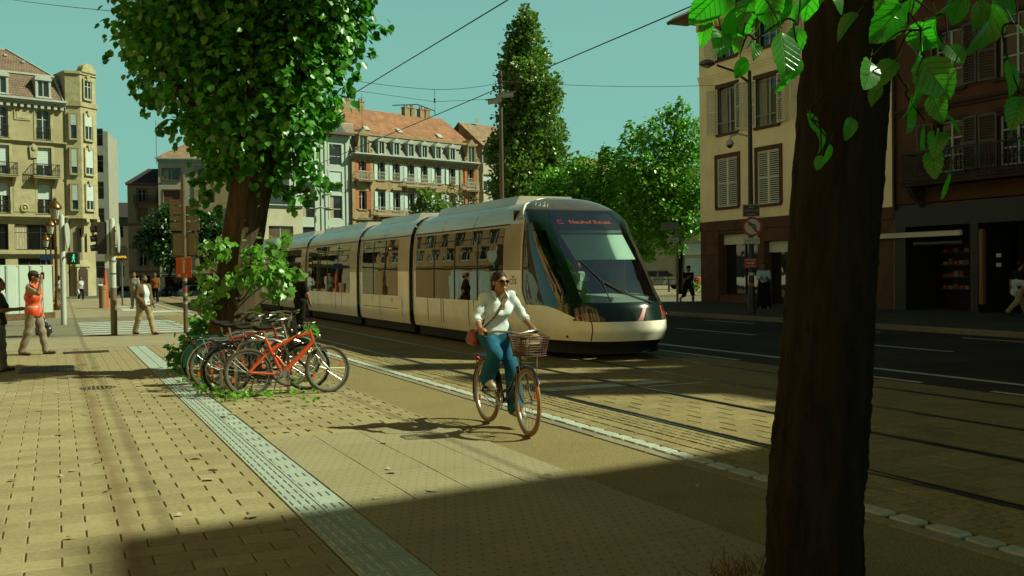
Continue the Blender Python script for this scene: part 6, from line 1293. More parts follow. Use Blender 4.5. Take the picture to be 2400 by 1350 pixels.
# ------------------------------------------------------------------ people: bodies and clothes grown from smooth-blended limbs, meshed by surface nets
def sdf_mesh(prims, cell, clips=(), wrinkle=0.0, wfreq=26.0, seed=0):
    """prims: dicts(t='cone', a, b, ra, rb, k, flat=(dir, factor)) or dict(t='ell', c, r, k, rot); op 'add' / 'sub'. Returns V, quads"""
    lo = np.array([1e9]*3); hi = -lo
    for p in prims:
        if p.get('op') == 'sub': continue
        if p['t'] == 'cone':
            R = max(p['ra'], p['rb']); lo = np.minimum(lo, np.minimum(p['a'], p['b'])-R); hi = np.maximum(hi, np.maximum(p['a'], p['b'])+R)
        else: R = max(p['r']); lo = np.minimum(lo, np.array(p['c'])-R); hi = np.maximum(hi, np.array(p['c'])+R)
    lo -= 3*cell; hi += 3*cell; n = np.ceil((hi-lo)/cell).astype(int)+1
    D = np.full(n, 9.0, np.float32); ax = [lo[i] + cell*np.arange(n[i]) for i in range(3)]
    for p in prims:
        k = p.get('k', 0.02); mg = k + 3*cell
        if p['t'] == 'cone':
            R = max(p['ra'], p['rb']); a0 = np.minimum(p['a'], p['b'])-R-mg; b0 = np.maximum(p['a'], p['b'])+R+mg
        else: R = max(p['r']); a0 = np.array(p['c'])-R-mg; b0 = np.array(p['c'])+R+mg
        i0 = np.clip(np.floor((a0-lo)/cell).astype(int), 0, n-1); i1 = np.clip(np.ceil((b0-lo)/cell).astype(int)+1, 1, n)
        sl = tuple(slice(i0[j], i1[j]) for j in range(3)); X, Y, Z_ = np.meshgrid(ax[0][sl[0]], ax[1][sl[1]], ax[2][sl[2]], indexing='ij')
        Q = np.stack([X, Y, Z_], -1)
        if p['t'] == 'cone':
            a, b = np.array(p['a'], float), np.array(p['b'], float); d = b-a; L2 = d@d + 1e-9
            t = np.clip(((Q-a)@d)/L2, 0, 1); v = Q - (a + t[...,None]*d); rr = p['ra'] + (p['rb']-p['ra'])*t
            if 'flat' in p:
                u = np.array(p['flat'][0], float); u /= np.linalg.norm(u); c = v@u; v = v + (c*(p['flat'][1]-1))[...,None]*u
            d_ = np.linalg.norm(v, axis=-1) - rr
            if 'flat' in p: d_ = d_/max(1.0, p['flat'][1]**0.5)
        else:
            v = Q - np.array(p['c']); 
            if p.get('rot') is not None: v = v @ np.array(p['rot'])
            r = np.array(p['r']); q = np.linalg.norm(v/r, axis=-1); d_ = (q-1)*r.min()
        cur = D[sl]
        if p.get('op') == 'sub': D[sl] = np.maximum(cur, -d_)
        else:
            h = np.clip(0.5 + 0.5*(cur-d_)/max(k, 1e-4), 0, 1); D[sl] = cur*(1-h) + d_*h - k*h*(1-h)
    if wrinkle or clips:
        X, Y, Z_ = np.meshgrid(*ax, indexing='ij')
        if wrinkle: D += wrinkle*(np.sin(wfreq*(Z_+0.35*X)+3*np.sin(9*X+seed))+0.7*np.sin(wfreq*1.7*(0.6*Z_-0.5*Y)+seed)+0.5*np.sin(wfreq*0.6*(X+Y)+2*seed))
        for pt, nn in clips: D = np.maximum(D, (X-pt[0])*nn[0]+(Y-pt[1])*nn[1]+(Z_-pt[2])*nn[2])
    # surface nets
    s = D < 0; c = np.zeros(np.array(s.shape)-1, np.int8)
    for i in (0,1):
        for j in (0,1):
            for k in (0,1): c += s[i:s.shape[0]-1+i, j:s.shape[1]-1+j, k:s.shape[2]-1+k]
    act = (c > 0) & (c < 8); idx = -np.ones(act.shape, int); ii = np.argwhere(act); idx[act] = np.arange(len(ii))
    acc = np.zeros((len(ii), 3)); cnt = np.zeros(len(ii))
    for d in range(3):
        e = np.zeros(3, int); e[d] = 1; o = [x for x in range(3) if x != d]
        for u in (0,1):
            for w in (0,1):
                off = np.zeros(3, int); off[o[0]] = u; off[o[1]] = w; A = ii + off; B = A + e
                da, db = D[A[:,0],A[:,1],A[:,2]], D[B[:,0],B[:,1],B[:,2]]; m = (da < 0) != (db < 0)
                t = np.where(m, da/np.where(m, da-db, 1), 0); acc[m] += (A + t[:,None]*e)[m]; cnt[m] += 1
    V = lo + cell*acc/np.maximum(cnt, 1)[:,None]; F = []
    for d in range(3):
        e = np.zeros(3, int); e[d] = 1; o = [x for x in range(3) if x != d]
        sa = s.take(range(0, s.shape[d]-1), d); sb = s.take(range(1, s.shape[d]), d); E = np.argwhere(sa != sb)
        E = E[(E[:,o[0]] > 0) & (E[:,o[1]] > 0) & (E[:,o[0]] < s.shape[o[0]]-1) & (E[:,o[1]] < s.shape[o[1]]-1)]
        e1 = np.zeros(3, int); e1[o[0]] = 1; e2 = np.zeros(3, int); e2[o[1]] = 1
        q = np.stack([idx[tuple((E-e1-e2).T)], idx[tuple((E-e2).T)], idx[tuple(E.T)], idx[tuple((E-e1).T)]], 1)
        inside = s[tuple(E.T)]; flip = inside if d != 1 else ~inside
        q[~flip] = q[~flip][:, ::-1]; F.append(q)
    return V, np.concatenate(F)
def sdf_obj(name, prims, cell, m, parent, clips=(), wrinkle=0.0, wfreq=26.0, seed=0):
    V, F = sdf_mesh(prims, cell, clips, wrinkle, wfreq, seed); return link(name, np_mesh(name, V, F, m, smooth=True), parent)
def cone(a, b, ra, rb, k=0.03, flat=None, op=None):
    d = dict(t='cone', a=np.array(a, float), b=np.array(b, float), ra=ra, rb=rb, k=k)
    if flat: d['flat'] = flat
    if op: d['op'] = op
    return d
def ell(c, r, k=0.03, rot=None, op=None):
    d = dict(t='ell', c=np.array(c, float), r=r, k=k, rot=rot)
    if op: d['op'] = op
    return d
def V3(*a): return np.array(a, float)
def inflate(ps, e):
    out = []
    for p in ps:
        q = dict(p)
        if q['t'] == 'cone': q['ra'] += e; q['rb'] += e
        else: q['r'] = tuple(x+e for x in q['r'])
        out.append(q)
    return out
M_skin = mat('skin', (0.36, 0.17, 0.085), 0.5, var=0.1, scale=9); M_skin2 = mat('skin_tan', (0.26, 0.12, 0.06), 0.5, var=0.1, scale=9)
M_hair = mat('dark_brown_hair', (0.022, 0.011, 0.006), 0.6, spec=0.2, var=0.4, scale=40, stretch=(1, 1, 0.2)); M_hairb = mat('black_hair', (0.010, 0.008, 0.006), 0.6, spec=0.2, var=0.3, scale=40)
M_wcloth = mat('white_cotton', (0.56, 0.63, 0.60), 0.85, var=0.05, scale=12, sheen=0.1); M_bcloth = mat('black_cotton', (0.012, 0.010, 0.008), 0.85, var=0.2, scale=12)
M_jean = mat('blue_denim', (0.014, 0.105, 0.175), 0.8, var=0.25, scale=14, bump=0.2, bscale=200); M_gjean = mat('grey_trousers', (0.26, 0.22, 0.15), 0.85, var=0.15, scale=10); M_beige = mat('beige_trousers', (0.36, 0.28, 0.15), 0.85, var=0.12, scale=10)
M_shoe_w = mat('white_shoe', (0.52, 0.49, 0.42), 0.6, var=0.08); M_shoe_b = mat('dark_shoe', (0.03, 0.022, 0.015), 0.6, var=0.15)
M_olive = mat('olive_cotton', (0.045, 0.04, 0.022), 0.85, var=0.15); M_grey = mat('grey_hoodie', (0.34, 0.30, 0.22), 0.9, var=0.1)
M_hiviz = mat('orange_hi_vis', (0.80, 0.085, 0.012), 0.6, var=0.06, scale=8); M_refl = mat('reflective_band', (0.42, 0.38, 0.27), 0.4, var=0.1)
M_check = mat('brown_check', (0.10, 0.062, 0.035), 0.85, col2=(0.20, 0.14, 0.08), scale=30, stretch=(1, 1, 2)); M_brjk = mat('brown_jacket', (0.22, 0.085, 0.025), 0.8, var=0.15)
def head_prims(c, H, yaw=0.0, jaw=1.0):
    """head with brow, nose, chin, ears; c = head centre, faces +Y turned by yaw"""
    s = H/1.75; cy, sy_ = math.cos(yaw), math.sin(yaw)
    f = lambda x, y, z: V3(c[0]+(x*cy - y*sy_)*s, c[1]+(x*sy_ + y*cy)*s, c[2]+z*s); R = np.array([[cy,-sy_,0],[sy_,cy,0],[0,0,1]])
    P = [ell(f(0,-0.012,0.028), (0.076*s,0.094*s,0.092*s), 0.02, R), ell(f(0,0.02,-0.045), (0.058*s*jaw,0.068*s,0.072*s), 0.03*s, R),
         cone(f(0,0.088,0.012), f(0,0.106,-0.022), 0.008*s, 0.015*s, 0.012), ell(f(0,0.082,-0.068), (0.022*s,0.016*s,0.010*s), 0.01, R), ell(f(0,0.072,-0.10), (0.022*s,0.02*s,0.018*s), 0.02, R),
         cone(f(-0.03,0.078,0.03), f(0.03,0.078,0.03), 0.012*s, 0.012*s, 0.015)]
    for q in (-1, 1): P += [ell(f(q*0.077,-0.012,-0.008), (0.012*s,0.02*s,0.032*s), 0.008, R), ell(f(q*0.042,0.058,-0.03), (0.024*s,0.024*s,0.024*s), 0.02, R)]
    return P, f, R
def fk(H, pose):
    """joint positions for a standing figure facing +Y; angles in degrees"""
    g = lambda k, d=0: rad(pose.get(k, d)); s = H/1.75; J = {}
    lean = g('lean'); hipz = pose.get('hipz', 0.525*H); J['pelvis'] = V3(0, 0, hipz)
    up = V3(0, math.sin(lean), math.cos(lean)); J['chest'] = J['pelvis'] + up*0.245*H*0.95; J['neck'] = J['pelvis'] + up*0.305*H; hl = g('nod')
    J['head'] = J['neck'] + V3(0, math.sin(lean*0.4+hl)+0.10, math.cos(lean*0.4+hl))*0.098*H
    for q, n in ((-1, 'L'), (1, 'R')):
        J['sh'+n] = J['pelvis'] + up*0.275*H + V3(q*0.106*H, 0, 0)
        a, e, ab, inn = g('sf'+n), g('ef'+n, 12), g('ab'+n, 8), g('in'+n, 6)
        d = V3(q*math.sin(ab), math.sin(a)*math.cos(ab), -math.cos(a)*math.cos(ab)); J['el'+n] = J['sh'+n] + d*0.168*H
        b = a+e; d2 = V3(-q*math.sin(inn), math.sin(b)*math.cos(inn), -math.cos(b)*math.cos(inn)); J['wr'+n] = J['el'+n] + d2*0.145*H; J['hd'+n] = J['wr'+n] + d2*0.055*H; J['hdir'+n] = d2
        J['hip'+n] = J['pelvis'] + V3(q*0.055*H, 0, -0.01*H); hf, kf, la = g('hf'+n), g('kf'+n), g('la'+n, 3)
        d = V3(q*math.sin(la), math.sin(hf), -math.cos(hf)); d /= np.linalg.norm(d); J['kn'+n] = J['hip'+n] + d*0.245*H
        d2 = V3(q*math.sin(la)*0.4, math.sin(hf-kf), -math.cos(hf-kf)); d2 /= np.linalg.norm(d2); J['an'+n] = J['kn'+n] + d2*0.235*H
        ta = g('to'+n); J['toe'+n] = J['an'+n] + V3(q*0.015, math.cos(ta)*0.095*H, -0.026*H + math.sin(ta)*0.095*H); J['heel'+n] = J['an'+n] + V3(0, -0.02*H, -0.03*H)
    return J
def torso_prims(J, s):
    up = J['neck']-J['pelvis']; up = up/np.linalg.norm(up); fr = np.array([0, up[2], -up[1]])
    c = lambda t, y=0: J['pelvis'] + up*t*s + fr*y*s
    return [cone(c(0.0)+V3(-0.055*s,0,0), c(0.0)+V3(0.055*s,0,0), 0.118*s, 0.118*s, 0.05*s), cone(c(0.12), c(0.24), 0.118*s, 0.125*s, 0.08*s), cone(c(0.30)+V3(-0.06*s,0,0), c(0.30)+V3(0.06*s,0,0), 0.118*s, 0.118*s, 0.08*s),
            cone(c(0.43)+V3(-0.10*s,0,0), c(0.43)+V3(0.10*s,0,0), 0.075*s, 0.075*s, 0.07*s)]
def hand_prims(w, d, side, s, grip=False):
    """palm, four unequal curled fingers and a thumb leaving the side of the palm"""
    d = d/np.linalg.norm(d); u = np.cross(d, V3(0,0,1)); u = u/(np.linalg.norm(u)+1e-6); n = np.cross(u, d); P = [cone(w, w+d*0.075*s, 0.026*s, 0.036*s, 0.015, flat=(n, 1.6))]
    for k, l in enumerate((0.062, 0.072, 0.068, 0.052)):
        o = w + d*0.085*s + u*(k-1.5)*0.019*s; m = o + d*l*0.5*s - n*0.010*s; e = m + d*l*0.4*s - n*0.028*s
        P += [cone(o, m, 0.0095*s, 0.009*s, 0.004), cone(m, e, 0.009*s, 0.0075*s, 0.004)]
    o = w + d*0.025*s - u*0.026*s; m = o + d*0.035*s - u*0.022*s - n*0.006; P += [cone(o, m, 0.012*s, 0.010*s, 0.008), cone(m, m + d*0.028*s, 0.010*s, 0.008*s, 0.004)]
    return P
def person(label, loc_, face, H, pose, top, bottom, shoe, hair, skin=None, sleeve='short', legs='long', cell=0.022, cap=None, beard=False, head_yaw=0, long_hair=False, group=None, open_jacket=None, tuck=False):
    """standing or walking figure: body mesh with clothes, shoes and hair as its parts. face = heading in degrees clockwise from +Y"""
    skin = skin or M_skin; s = H/1.75; J = fk(H, pose)
    low = min(J['toeL'][2], J['toeR'][2], J['heelL'][2], J['heelR'][2]) - 0.028*s
    for k in J:
        if not k.startswith('hdir'): J[k] = J[k] - V3(0, 0, low)
    root = empty('person', loc_, -rad(face), label, 'person', group)
    T = torso_prims(J, s); arms, fore, legsP, shin = [], [], [], []
    for n in 'LR':
        arms += [cone(J['sh'+n], J['el'+n], 0.056*s, 0.044*s, 0.04*s)]; fore += [cone(J['el'+n], J['wr'+n], 0.043*s, 0.028*s, 0.02*s)]
        legsP += [cone(J['hip'+n], J['kn'+n], 0.092*s, 0.062*s, 0.04*s)]; shin += [cone(J['kn'+n], J['kn'+n]*0.6+J['an'+n]*0.4, 0.060*s, 0.060*s, 0.02), cone(J['kn'+n]*0.6+J['an'+n]*0.4, J['an'+n], 0.060*s, 0.038*s, 0.03*s)]
    hp, f, R = head_prims(J['head'], H, rad(head_yaw)); B = T + arms + fore + legsP + shin + hp + [cone(J['neck']-V3(0,0,0.03), J['head']-V3(0,0.01,0.04), 0.056*s, 0.052*s, 0.03)]
    for i, n in enumerate('LR'): B += hand_prims(J['wr'+n], J['hdir'+n], -1 if i == 0 else 1, s) if cell < 0.016 else [cone(J['wr'+n], J['hd'+n], 0.032*s, 0.036*s, 0.02), cone(J['hd'+n], J['hd'+n]+J['hdir'+n]*0.05*s, 0.034*s, 0.022*s, 0.02)]
    for n in 'LR': B += [cone(J['an'+n], J['toe'+n], 0.035*s, 0.03*s, 0.02)]
    sdf_obj('body', B, cell, skin, root)
    up = J['neck']-J['pelvis']; up = up/np.linalg.norm(up)
    tp = inflate(T, 0.016*s) + [cone(J['neck']-up*0.05*s+V3(-0.04*s,0,0), J['neck']-up*0.05*s+V3(0.04*s,0,0), 0.062*s, 0.062*s, 0.04)]
    if not tuck: tp += [cone(J['pelvis']-V3(0.05*s,0,0.03*s), J['pelvis']+V3(0.05*s,0,-0.03*s), 0.140*s, 0.140*s, 0.05)]
    for n in 'LR':
        if sleeve == 'none': continue
        tp += [cone(J['sh'+n], J['el'+n]*(0.72 if sleeve == 'short' else 1.0) + J['sh'+n]*(0.28 if sleeve == 'short' else 0.0), 0.072*s, 0.066*s if sleeve == 'short' else 0.056*s, 0.045*s)]
        if sleeve == 'long': tp += [cone(J['el'+n], J['wr'+n]*0.93+J['el'+n]*0.07, 0.056*s, 0.044*s, 0.02)]
    clips = [(J['pelvis']+V3(0,0,(-0.06 if not tuck else 0.03)*s), (0,0,-1))] if sleeve != 'long' or tuck else []
    if sleeve == 'long' and not tuck and all(J['wr'+n][2] > J['pelvis'][2]-0.06*s for n in 'LR'): clips = [(J['pelvis']+V3(0,0,-0.06*s), (0,0,-1))]
    t_ob = sdf_obj('top', tp, cell*0.95, top, root, clips, wrinkle=0.0035*s, seed=int(H*100))
    if open_jacket:
        jp = [dict(p) for p in inflate(T, 0.036*s)] + [cone(J['pelvis']-V3(0.05*s,0,0.06*s), J['pelvis']+V3(0.05*s,0,-0.06*s), 0.150*s, 0.150*s, 0.05)]
        for n in 'LR': jp += [cone(J['sh'+n], J['el'+n], 0.080*s, 0.066*s, 0.045*s), cone(J['el'+n], J['wr'+n], 0.064*s, 0.052*s, 0.02)]
        jp.append(ell(J['chest']+V3(0,0.22*s,-0.15*s), (0.10*s,0.2*s,0.62*s), 0.0, op='sub')); sdf_obj('jacket', jp, cell*0.95, open_jacket, root, wrinkle=0.004*s, seed=3)
    bp = [dict(p) for p in inflate(T[:1], 0.020*s)] + [cone(J['pelvis']+V3(0,0,0.02), J['pelvis']+up*0.09*s, 0.13*s, 0.125*s, 0.05)]
    for n in 'LR':
        if legs == 'skirt': bp += [cone(J['hip'+n], J['an'+n]*0.96+J['hip'+n]*0.04, 0.12*s, 0.16*s, 0.12)]
        elif legs == 'shorts': bp += [cone(J['hip'+n], J['kn'+n], 0.112*s, 0.095*s, 0.05*s)]
        else: bp += [cone(J['hip'+n], J['kn'+n], 0.112*s, 0.082*s, 0.04*s), cone(J['kn'+n], J['an'+n], 0.082*s, 0.068*s, 0.03*s)]
    sdf_obj('trousers' if legs != 'skirt' else 'skirt', bp, cell*0.95, bottom, root, wrinkle=0.004*s, wfreq=30, seed=5)
    for n in 'LR':
        a, h, t = J['an'+n], J['heel'+n], J['toe'+n]
        sdf_obj('shoe', [cone(h, t, 0.036*s, 0.034*s, 0.02, flat=(V3(0,0,1), 1.0)), cone(a, h*0.5+t*0.5, 0.046*s, 0.036*s, 0.02)], min(cell, 0.018), shoe, root)
    hd = [ell(f(0,-0.028,0.045), (0.086*s,0.096*s,0.092*s), 0.02, R), ell(f(0,-0.06,-0.02), (0.074*s,0.052*s,0.075*s), 0.03, R)]
    if long_hair: hd += [cone(f(0,-0.075,0.0), f(0,-0.085,-0.16), 0.06*s, 0.045*s, 0.04)]
    sdf_obj('hair', hd + [ell(f(0,0.12,-0.005), (0.09*s,0.10*s,0.075*s), 0.0, R, op='sub')], min(cell, 0.016), hair, root, wrinkle=0.002)
    if beard: sdf_obj('beard', [ell(f(0,0.03,-0.075), (0.062*s,0.066*s,0.05*s), 0.01, R), ell(f(0,0.10,-0.045), (0.028*s,0.03*s,0.02*s), 0.0, R, op='sub')], min(cell, 0.016), hair, root)
    if cap:
        q = sdf_obj('cap', [ell(f(0,-0.015,0.058), (0.092*s,0.106*s,0.082*s), 0.01, R), cone(f(-0.045,0.10,0.045), f(0.045,0.10,0.045), 0.035*s, 0.035*s, 0.02, flat=(V3(0,0,1), 4.0)), cone(f(-0.03,0.13,0.04), f(0.03,0.13,0.04), 0.035*s, 0.035*s, 0.02, flat=(V3(0,0,1), 4.0))], min(cell, 0.014), cap, root, [(f(0,0,0.028), (0,0,-1))])
    # eyes as small dark marks under the brow
    for q in (-1, 1):
        mb = MB(); c = f(q*0.031, 0.083, 0.006); mb.ball((0,0,0), 0.013*s, 0.009*s, 0.008*s, 8, 6); mb.build('eye', M_hairb, root, tuple(c), smooth=True)
    return root, J, f
WALK = dict(hfL=24, kfL=6, hfR=-16, kfR=22, toR=-22, toL=6, sfL=-18, efL=18, sfR=22, efR=22)
# vest man on the phone
vm, J, f = person('man in orange hi-vis vest and dark cap holding a phone to his ear', (-0.43, 23.68, 0), 112, 1.80,
    dict(hfL=14, kfL=4, hfR=-10, kfR=10, toR=-8, sfR=62, efR=112, abR=28, inR=14, sfL=2, efL=14, abL=10), M_grey, M_gjean, M_shoe_b, M_hairb, M_skin2, sleeve='short', cell=0.016, cap=M_olive)
s = 1.80/1.75; T = torso_prims(J, s)
ves = sdf_obj('hi_vis_vest', inflate(T, 0.034*s) + [cone(J['pelvis']-V3(0.05,0,0.05), J['pelvis']+V3(0.05,0,-0.05), 0.155, 0.155, 0.05), cone(J['shL']*0.9+J['neck']*0.1, J['shR']*0.9+J['neck']*0.1, 0.088, 0.088, 0.05)]
    + [ell(J['chest']+V3(0.02,0.24,-0.12), (0.05,0.2,0.65), 0, op='sub')], 0.015, M_hiviz, vm, [(J['pelvis']+V3(0,0,-0.13), (0,0,-1)), (J['shL'], (-1,0,0.05)), (J['shR'], (1,0,0.05))], wrinkle=0.003)
for z in (0.05, 0.27):
    sdf_obj('reflective_band', inflate(T, 0.0375*s) + [cone(J['pelvis']-V3(0.05,0,0.05), J['pelvis']+V3(0.05,0,-0.05), 0.1585, 0.1585, 0.05), ell(J['chest']+V3(0.02,0.24,-0.12), (0.055,0.2,0.65), 0, op='sub')], 0.014, M_refl, vm,
            [(J['pelvis']+V3(0,0,z+0.055), (0,0,1)), (J['pelvis']+V3(0,0,z), (0,0,-1)), (J['shL'], (-1,0,0.05)), (J['shR'], (1,0,0.05))])
ph = MB(); ph.bbox(-0.012, 0.012, -0.035, 0.035, -0.075, 0.075, 0.004); c = J['hdR']; o = ph.build('mobile_phone', M_shoe_b); o.matrix_world = vm.matrix_basis @ Matrix.Translation((c[0]-0.01, c[1]+0.02, c[2]+0.03)); tag(o, 'dark mobile phone held to the ear of the hi-vis vest man', 'phone')
bgp = [ell((0,0,-0.26), (0.10,0.17,0.17), 0.05), cone((0,-0.06,-0.12),(0,0,0),0.05,0.012,0.03), cone((0,0.05,-0.12),(0,0,0),0.05,0.012,0.03)]
o = sdf_obj('plastic_bag', bgp, 0.016, mat('black_plastic', (0.03, 0.026, 0.02), 0.3, var=0.3, scale=9), None, wrinkle=0.012, wfreq=30); c = J['hdL']; o.matrix_world = vm.matrix_basis @ Matrix.Translation((c[0], c[1], c[2]-0.02)); tag(o, 'dark plastic bag hanging from the hi-vis vest man\'s hand', 'bag')
# person at the left edge
tp_, J, f = person('person in dark tee and pale grey jeans cut by the left edge of the frame', (-0.95, 19.9, 0), 100, 1.66, dict(hfL=4, hfR=-3, sfL=24, efL=70, sfR=24, efR=70, inL=30, inR=30, nod=10), M_olive, M_gjean, M_shoe_b, M_hairb, M_skin2, cell=0.018)
# man in open jacket at the zebra
person('bearded man in open checked shirt, white tee and beige trousers by the zebra crossing', (2.25, 29.7, 0), 142, 1.72, dict(hfL=16, kfL=2, hfR=-14, kfR=8, sfL=4, efL=30, sfR=-4, efR=40, inR=25, lean=-2), M_wcloth, M_beige, M_shoe_b, M_hairb, M_skin2, sleeve='short', beard=True, head_yaw=30, open_jacket=M_check, cell=0.02)
# two men behind him
person('man in brown jacket standing behind the bearded man', (5.2, 60.5, 0), 190, 1.78, dict(sfL=6, sfR=-6, hfL=8, hfR=-8), M_brjk, M_bcloth, M_shoe_w, M_hairb, M_skin2, sleeve='long', cell=0.03)
person('man in pale jacket half hidden behind the bearded man\'s shoulder', (3.55, 52.5, 0), 205, 1.80, dict(sfL=8, sfR=-8), M_grey, M_gjean, M_shoe_b, M_hairb, sleeve='long', cell=0.03)
# woman in white top with shopping bag
ww, J, f = person('woman in white top and striped dark trousers carrying a white bag', (1.55, 72.9, 0), 178, 1.62, WALK, M_wcloth, M_bcloth, M_shoe_w, M_hair, M_skin2, sleeve='none', cell=0.03, long_hair=True)
o = sdf_obj('shopping_bag', [ell((0,0,-0.25), (0.08,0.14,0.17), 0.04), cone((0,0,-0.1),(0,0,0),0.05,0.012,0.03)], 0.025, M_wcloth, None, wrinkle=0.008); c = J['hdR']; o.matrix_world = ww.matrix_basis @ Matrix.Translation((c[0], c[1], c[2])); tag(o, 'white carrier bag in the hand of the woman in white top', 'bag')
person('person in pale blue shirt walking away beside the white pole', (0.22, 71.0, 0), 10, 1.72, WALK, M_wcloth, M_gjean, M_shoe_b, M_hair, sleeve='long', cell=0.03, long_hair=True)
person('child in white tee and blue jeans near the bollard', (2.7, 70.2, 0), 175, 1.30, dict(hfL=6, hfR=-6, sfR=10, efR=60, sfL=4), M_wcloth, mat('pale_denim', (0.13, 0.22, 0.26), 0.85, var=0.1), M_shoe_w, M_hairb, M_skin2, cell=0.028)
# man in black beside the tram
person('man in black tee and trousers standing beside the passing tram', (6.02, 26.9, -0.01), 62, 1.74, dict(hfL=6, hfR=-6, sfL=10, efL=28, sfR=8, efR=24, inL=12, inR=12), M_bcloth, M_bcloth, M_shoe_b, M_hair, beard=True, head_yaw=-20, cell=0.018)
# right-hand side
rn, J, f = person('runner in black tee and shorts in front of the cream house corner', (25.3, 36.6, 0.0), 190, 1.80, dict(hfL=32, kfL=30, hfR=-18, kfR=50, toR=-35, sfL=-25, efL=70, sfR=30, efR=75, lean=6), M_bcloth, M_bcloth, M_shoe_b, M_hairb, M_skin2, legs='shorts', cap=M_bcloth, cell=0.026)
mb = MB(); mb.obox((0,0,0), (0.09,0,-0.02), (0,0.003,0), (0.008,0,0.022)); o = mb.build('shirt_print', M_refl, rn, (0.03, J['chest'][1]+0.175, J['chest'][2]-0.03))
bw, J, f = person('woman in white top with black backpack looking at her phone by the shop door', (24.3, 30.2, 0.10), 215, 1.70, dict(hfL=4, hfR=-4, sfL=20, efL=75, sfR=24, efR=80, inL=22, inR=22, nod=12), M_wcloth, M_bcloth, M_shoe_w, M_hairb, M_skin2, sleeve='long', legs='skirt', long_hair=True, cell=0.024)
o = sdf_obj('backpack', [ell((0,-0.24,1.18), (0.15,0.10,0.22), 0.05), cone((-0.13,-0.10,1.38),(-0.12,0.13,1.15),0.03,0.03,0.02), cone((0.13,-0.10,1.38),(0.12,0.13,1.15),0.03,0.03,0.02)], 0.024, M_bcloth, None); o.matrix_world = bw.matrix_basis.copy(); tag(o, 'black backpack worn by the woman in white top by the shop door', 'backpack')
rp, J, f = person('person in pale shirt and beige trousers striding past the dark shop at the right edge', (26.0, 20.6, 0.10), 100, 1.74, dict(hfL=30, kfL=6, hfR=-24, kfR=26, toR=-25, sfL=-26, efL=20, sfR=30, efR=24, lean=6), M_bcloth, M_beige, M_shoe_b, M_hairb, M_skin2, sleeve='short', cell=0.024)
o = sdf_obj('tied_shirt', [cone((-0.08,0,0.98),(0.08,0,0.98),0.15,0.15,0.05), cone((0,-0.10,0.98),(0.0,-0.16,0.68),0.12,0.09,0.05)], 0.022, M_wcloth, rp, wrinkle=0.012)
# ------------------------------------------------------------------ bicycles
M_tyre = mat('black_tyre', (0.02, 0.016, 0.012), 0.8, var=0.2, scale=20); M_tan = mat('tan_tyre', (0.30, 0.17, 0.075), 0.75, var=0.12, scale=12); M_dusty = mat('dusty_tyre', (0.10, 0.075, 0.045), 0.85, var=0.25, scale=14)
M_alu = mat('bike_aluminium', (0.42, 0.40, 0.33), 0.3, metal=0.8, var=0.1, scale=8); M_blackp = mat('black_enamel', (0.012, 0.012, 0.011), 0.25, var=0.1, coat=0.4); M_orange = mat('orange_bike_paint', (0.60, 0.072, 0.008), 0.3, var=0.06, coat=0.4)
M_gbike = mat('green_bike_paint', (0.008, 0.06, 0.032), 0.35, var=0.1, coat=0.3); M_redb = mat('dark_red_bike_paint', (0.30, 0.02, 0.012), 0.3, var=0.1, coat=0.3); M_refo = mat('amber_reflector', (0.62, 0.12, 0.01), 0.3, var=0.05)
M_wick = mat('brown_basket', (0.12, 0.055, 0.03), 0.7, var=0.2, scale=20); M_grip = mat('rubber_grip', (0.02, 0.016, 0.012), 0.8, var=0.1)
def wheel(root, y, R, tyre_r, tm, steer=None, lean=0.0, spokes=28, reflector=True, axis=(1,0,0), c=None):
    c = c or (0, y, R); mb = MB(); mb.torus((0,0,0), axis, R-tyre_r, tyre_r, 44, 8); w = mb.build('wheel', tm, root, c, smooth=True)
    ax = Vector(axis).normalized(); u = (Vector((0,0,1)) - ax*ax.z).normalized(); v = ax.cross(u)
    mb = MB(); r1 = R-2*tyre_r
    mb.lathe([(r1-0.012,-0.011),(r1+0.004,-0.013),(r1+0.004,0.013),(r1-0.012,0.011),(r1-0.014,0.0),(r1-0.012,-0.011)], (0,0,0), 44, axis=axis, cap=False); mb.build('rim', M_alu, w, smooth=True, angle=30)
    mb = MB(); mb.lathe([(0.012,-0.05),(0.026,-0.034),(0.018,-0.03),(0.018,0.03),(0.026,0.034),(0.012,0.05)], (0,0,0), 14, axis=axis); mb.build('hub', M_alu, w, smooth=True)
    mb = MB()
    for k in range(spokes):
        a = 2*PI*k/spokes; b = a + (0.55 if k % 4 < 2 else -0.55); s = 1 if k % 2 else -1
        mb.tube([(u*math.cos(b)+v*math.sin(b))*0.024 + ax*0.032*s, (u*math.cos(a)+v*math.sin(a))*(r1-0.006)], 0.0018, 3, cap=False)
    mb.build('spokes', M_alu, w)
    if reflector:
        for a in (2.0, 5.1): mb = MB(); p = (u*math.cos(a)+v*math.sin(a))*(R*0.66); mb.obox(p, u.lerp(v, 0)*0.032, v*0.018, ax*0.008); mb.build('reflector', M_refo, w)
    return w
def arc_guard(mb, c, R, a0, a1, w=0.026, n=22):
    """mudguard: curved strip over a wheel in the YZ plane, angles in degrees from +Y"""
    rows = []
    for i in range(n+1):
        a = rad(a0 + (a1-a0)*i/n); rows.append([(x, c[1]+(R+dr)*math.cos(a), c[2]+(R+dr)*math.sin(a)) for x, dr in ((-w,-0.012),(-w*0.7,0.004),(0,0.009),(w*0.7,0.004),(w,-0.012))])
    mb.loft(rows, 0, closed=False); mb.loft([[(x, y, z-0.002) for x, y, z in r][::-1] for r in rows], 0, closed=False)
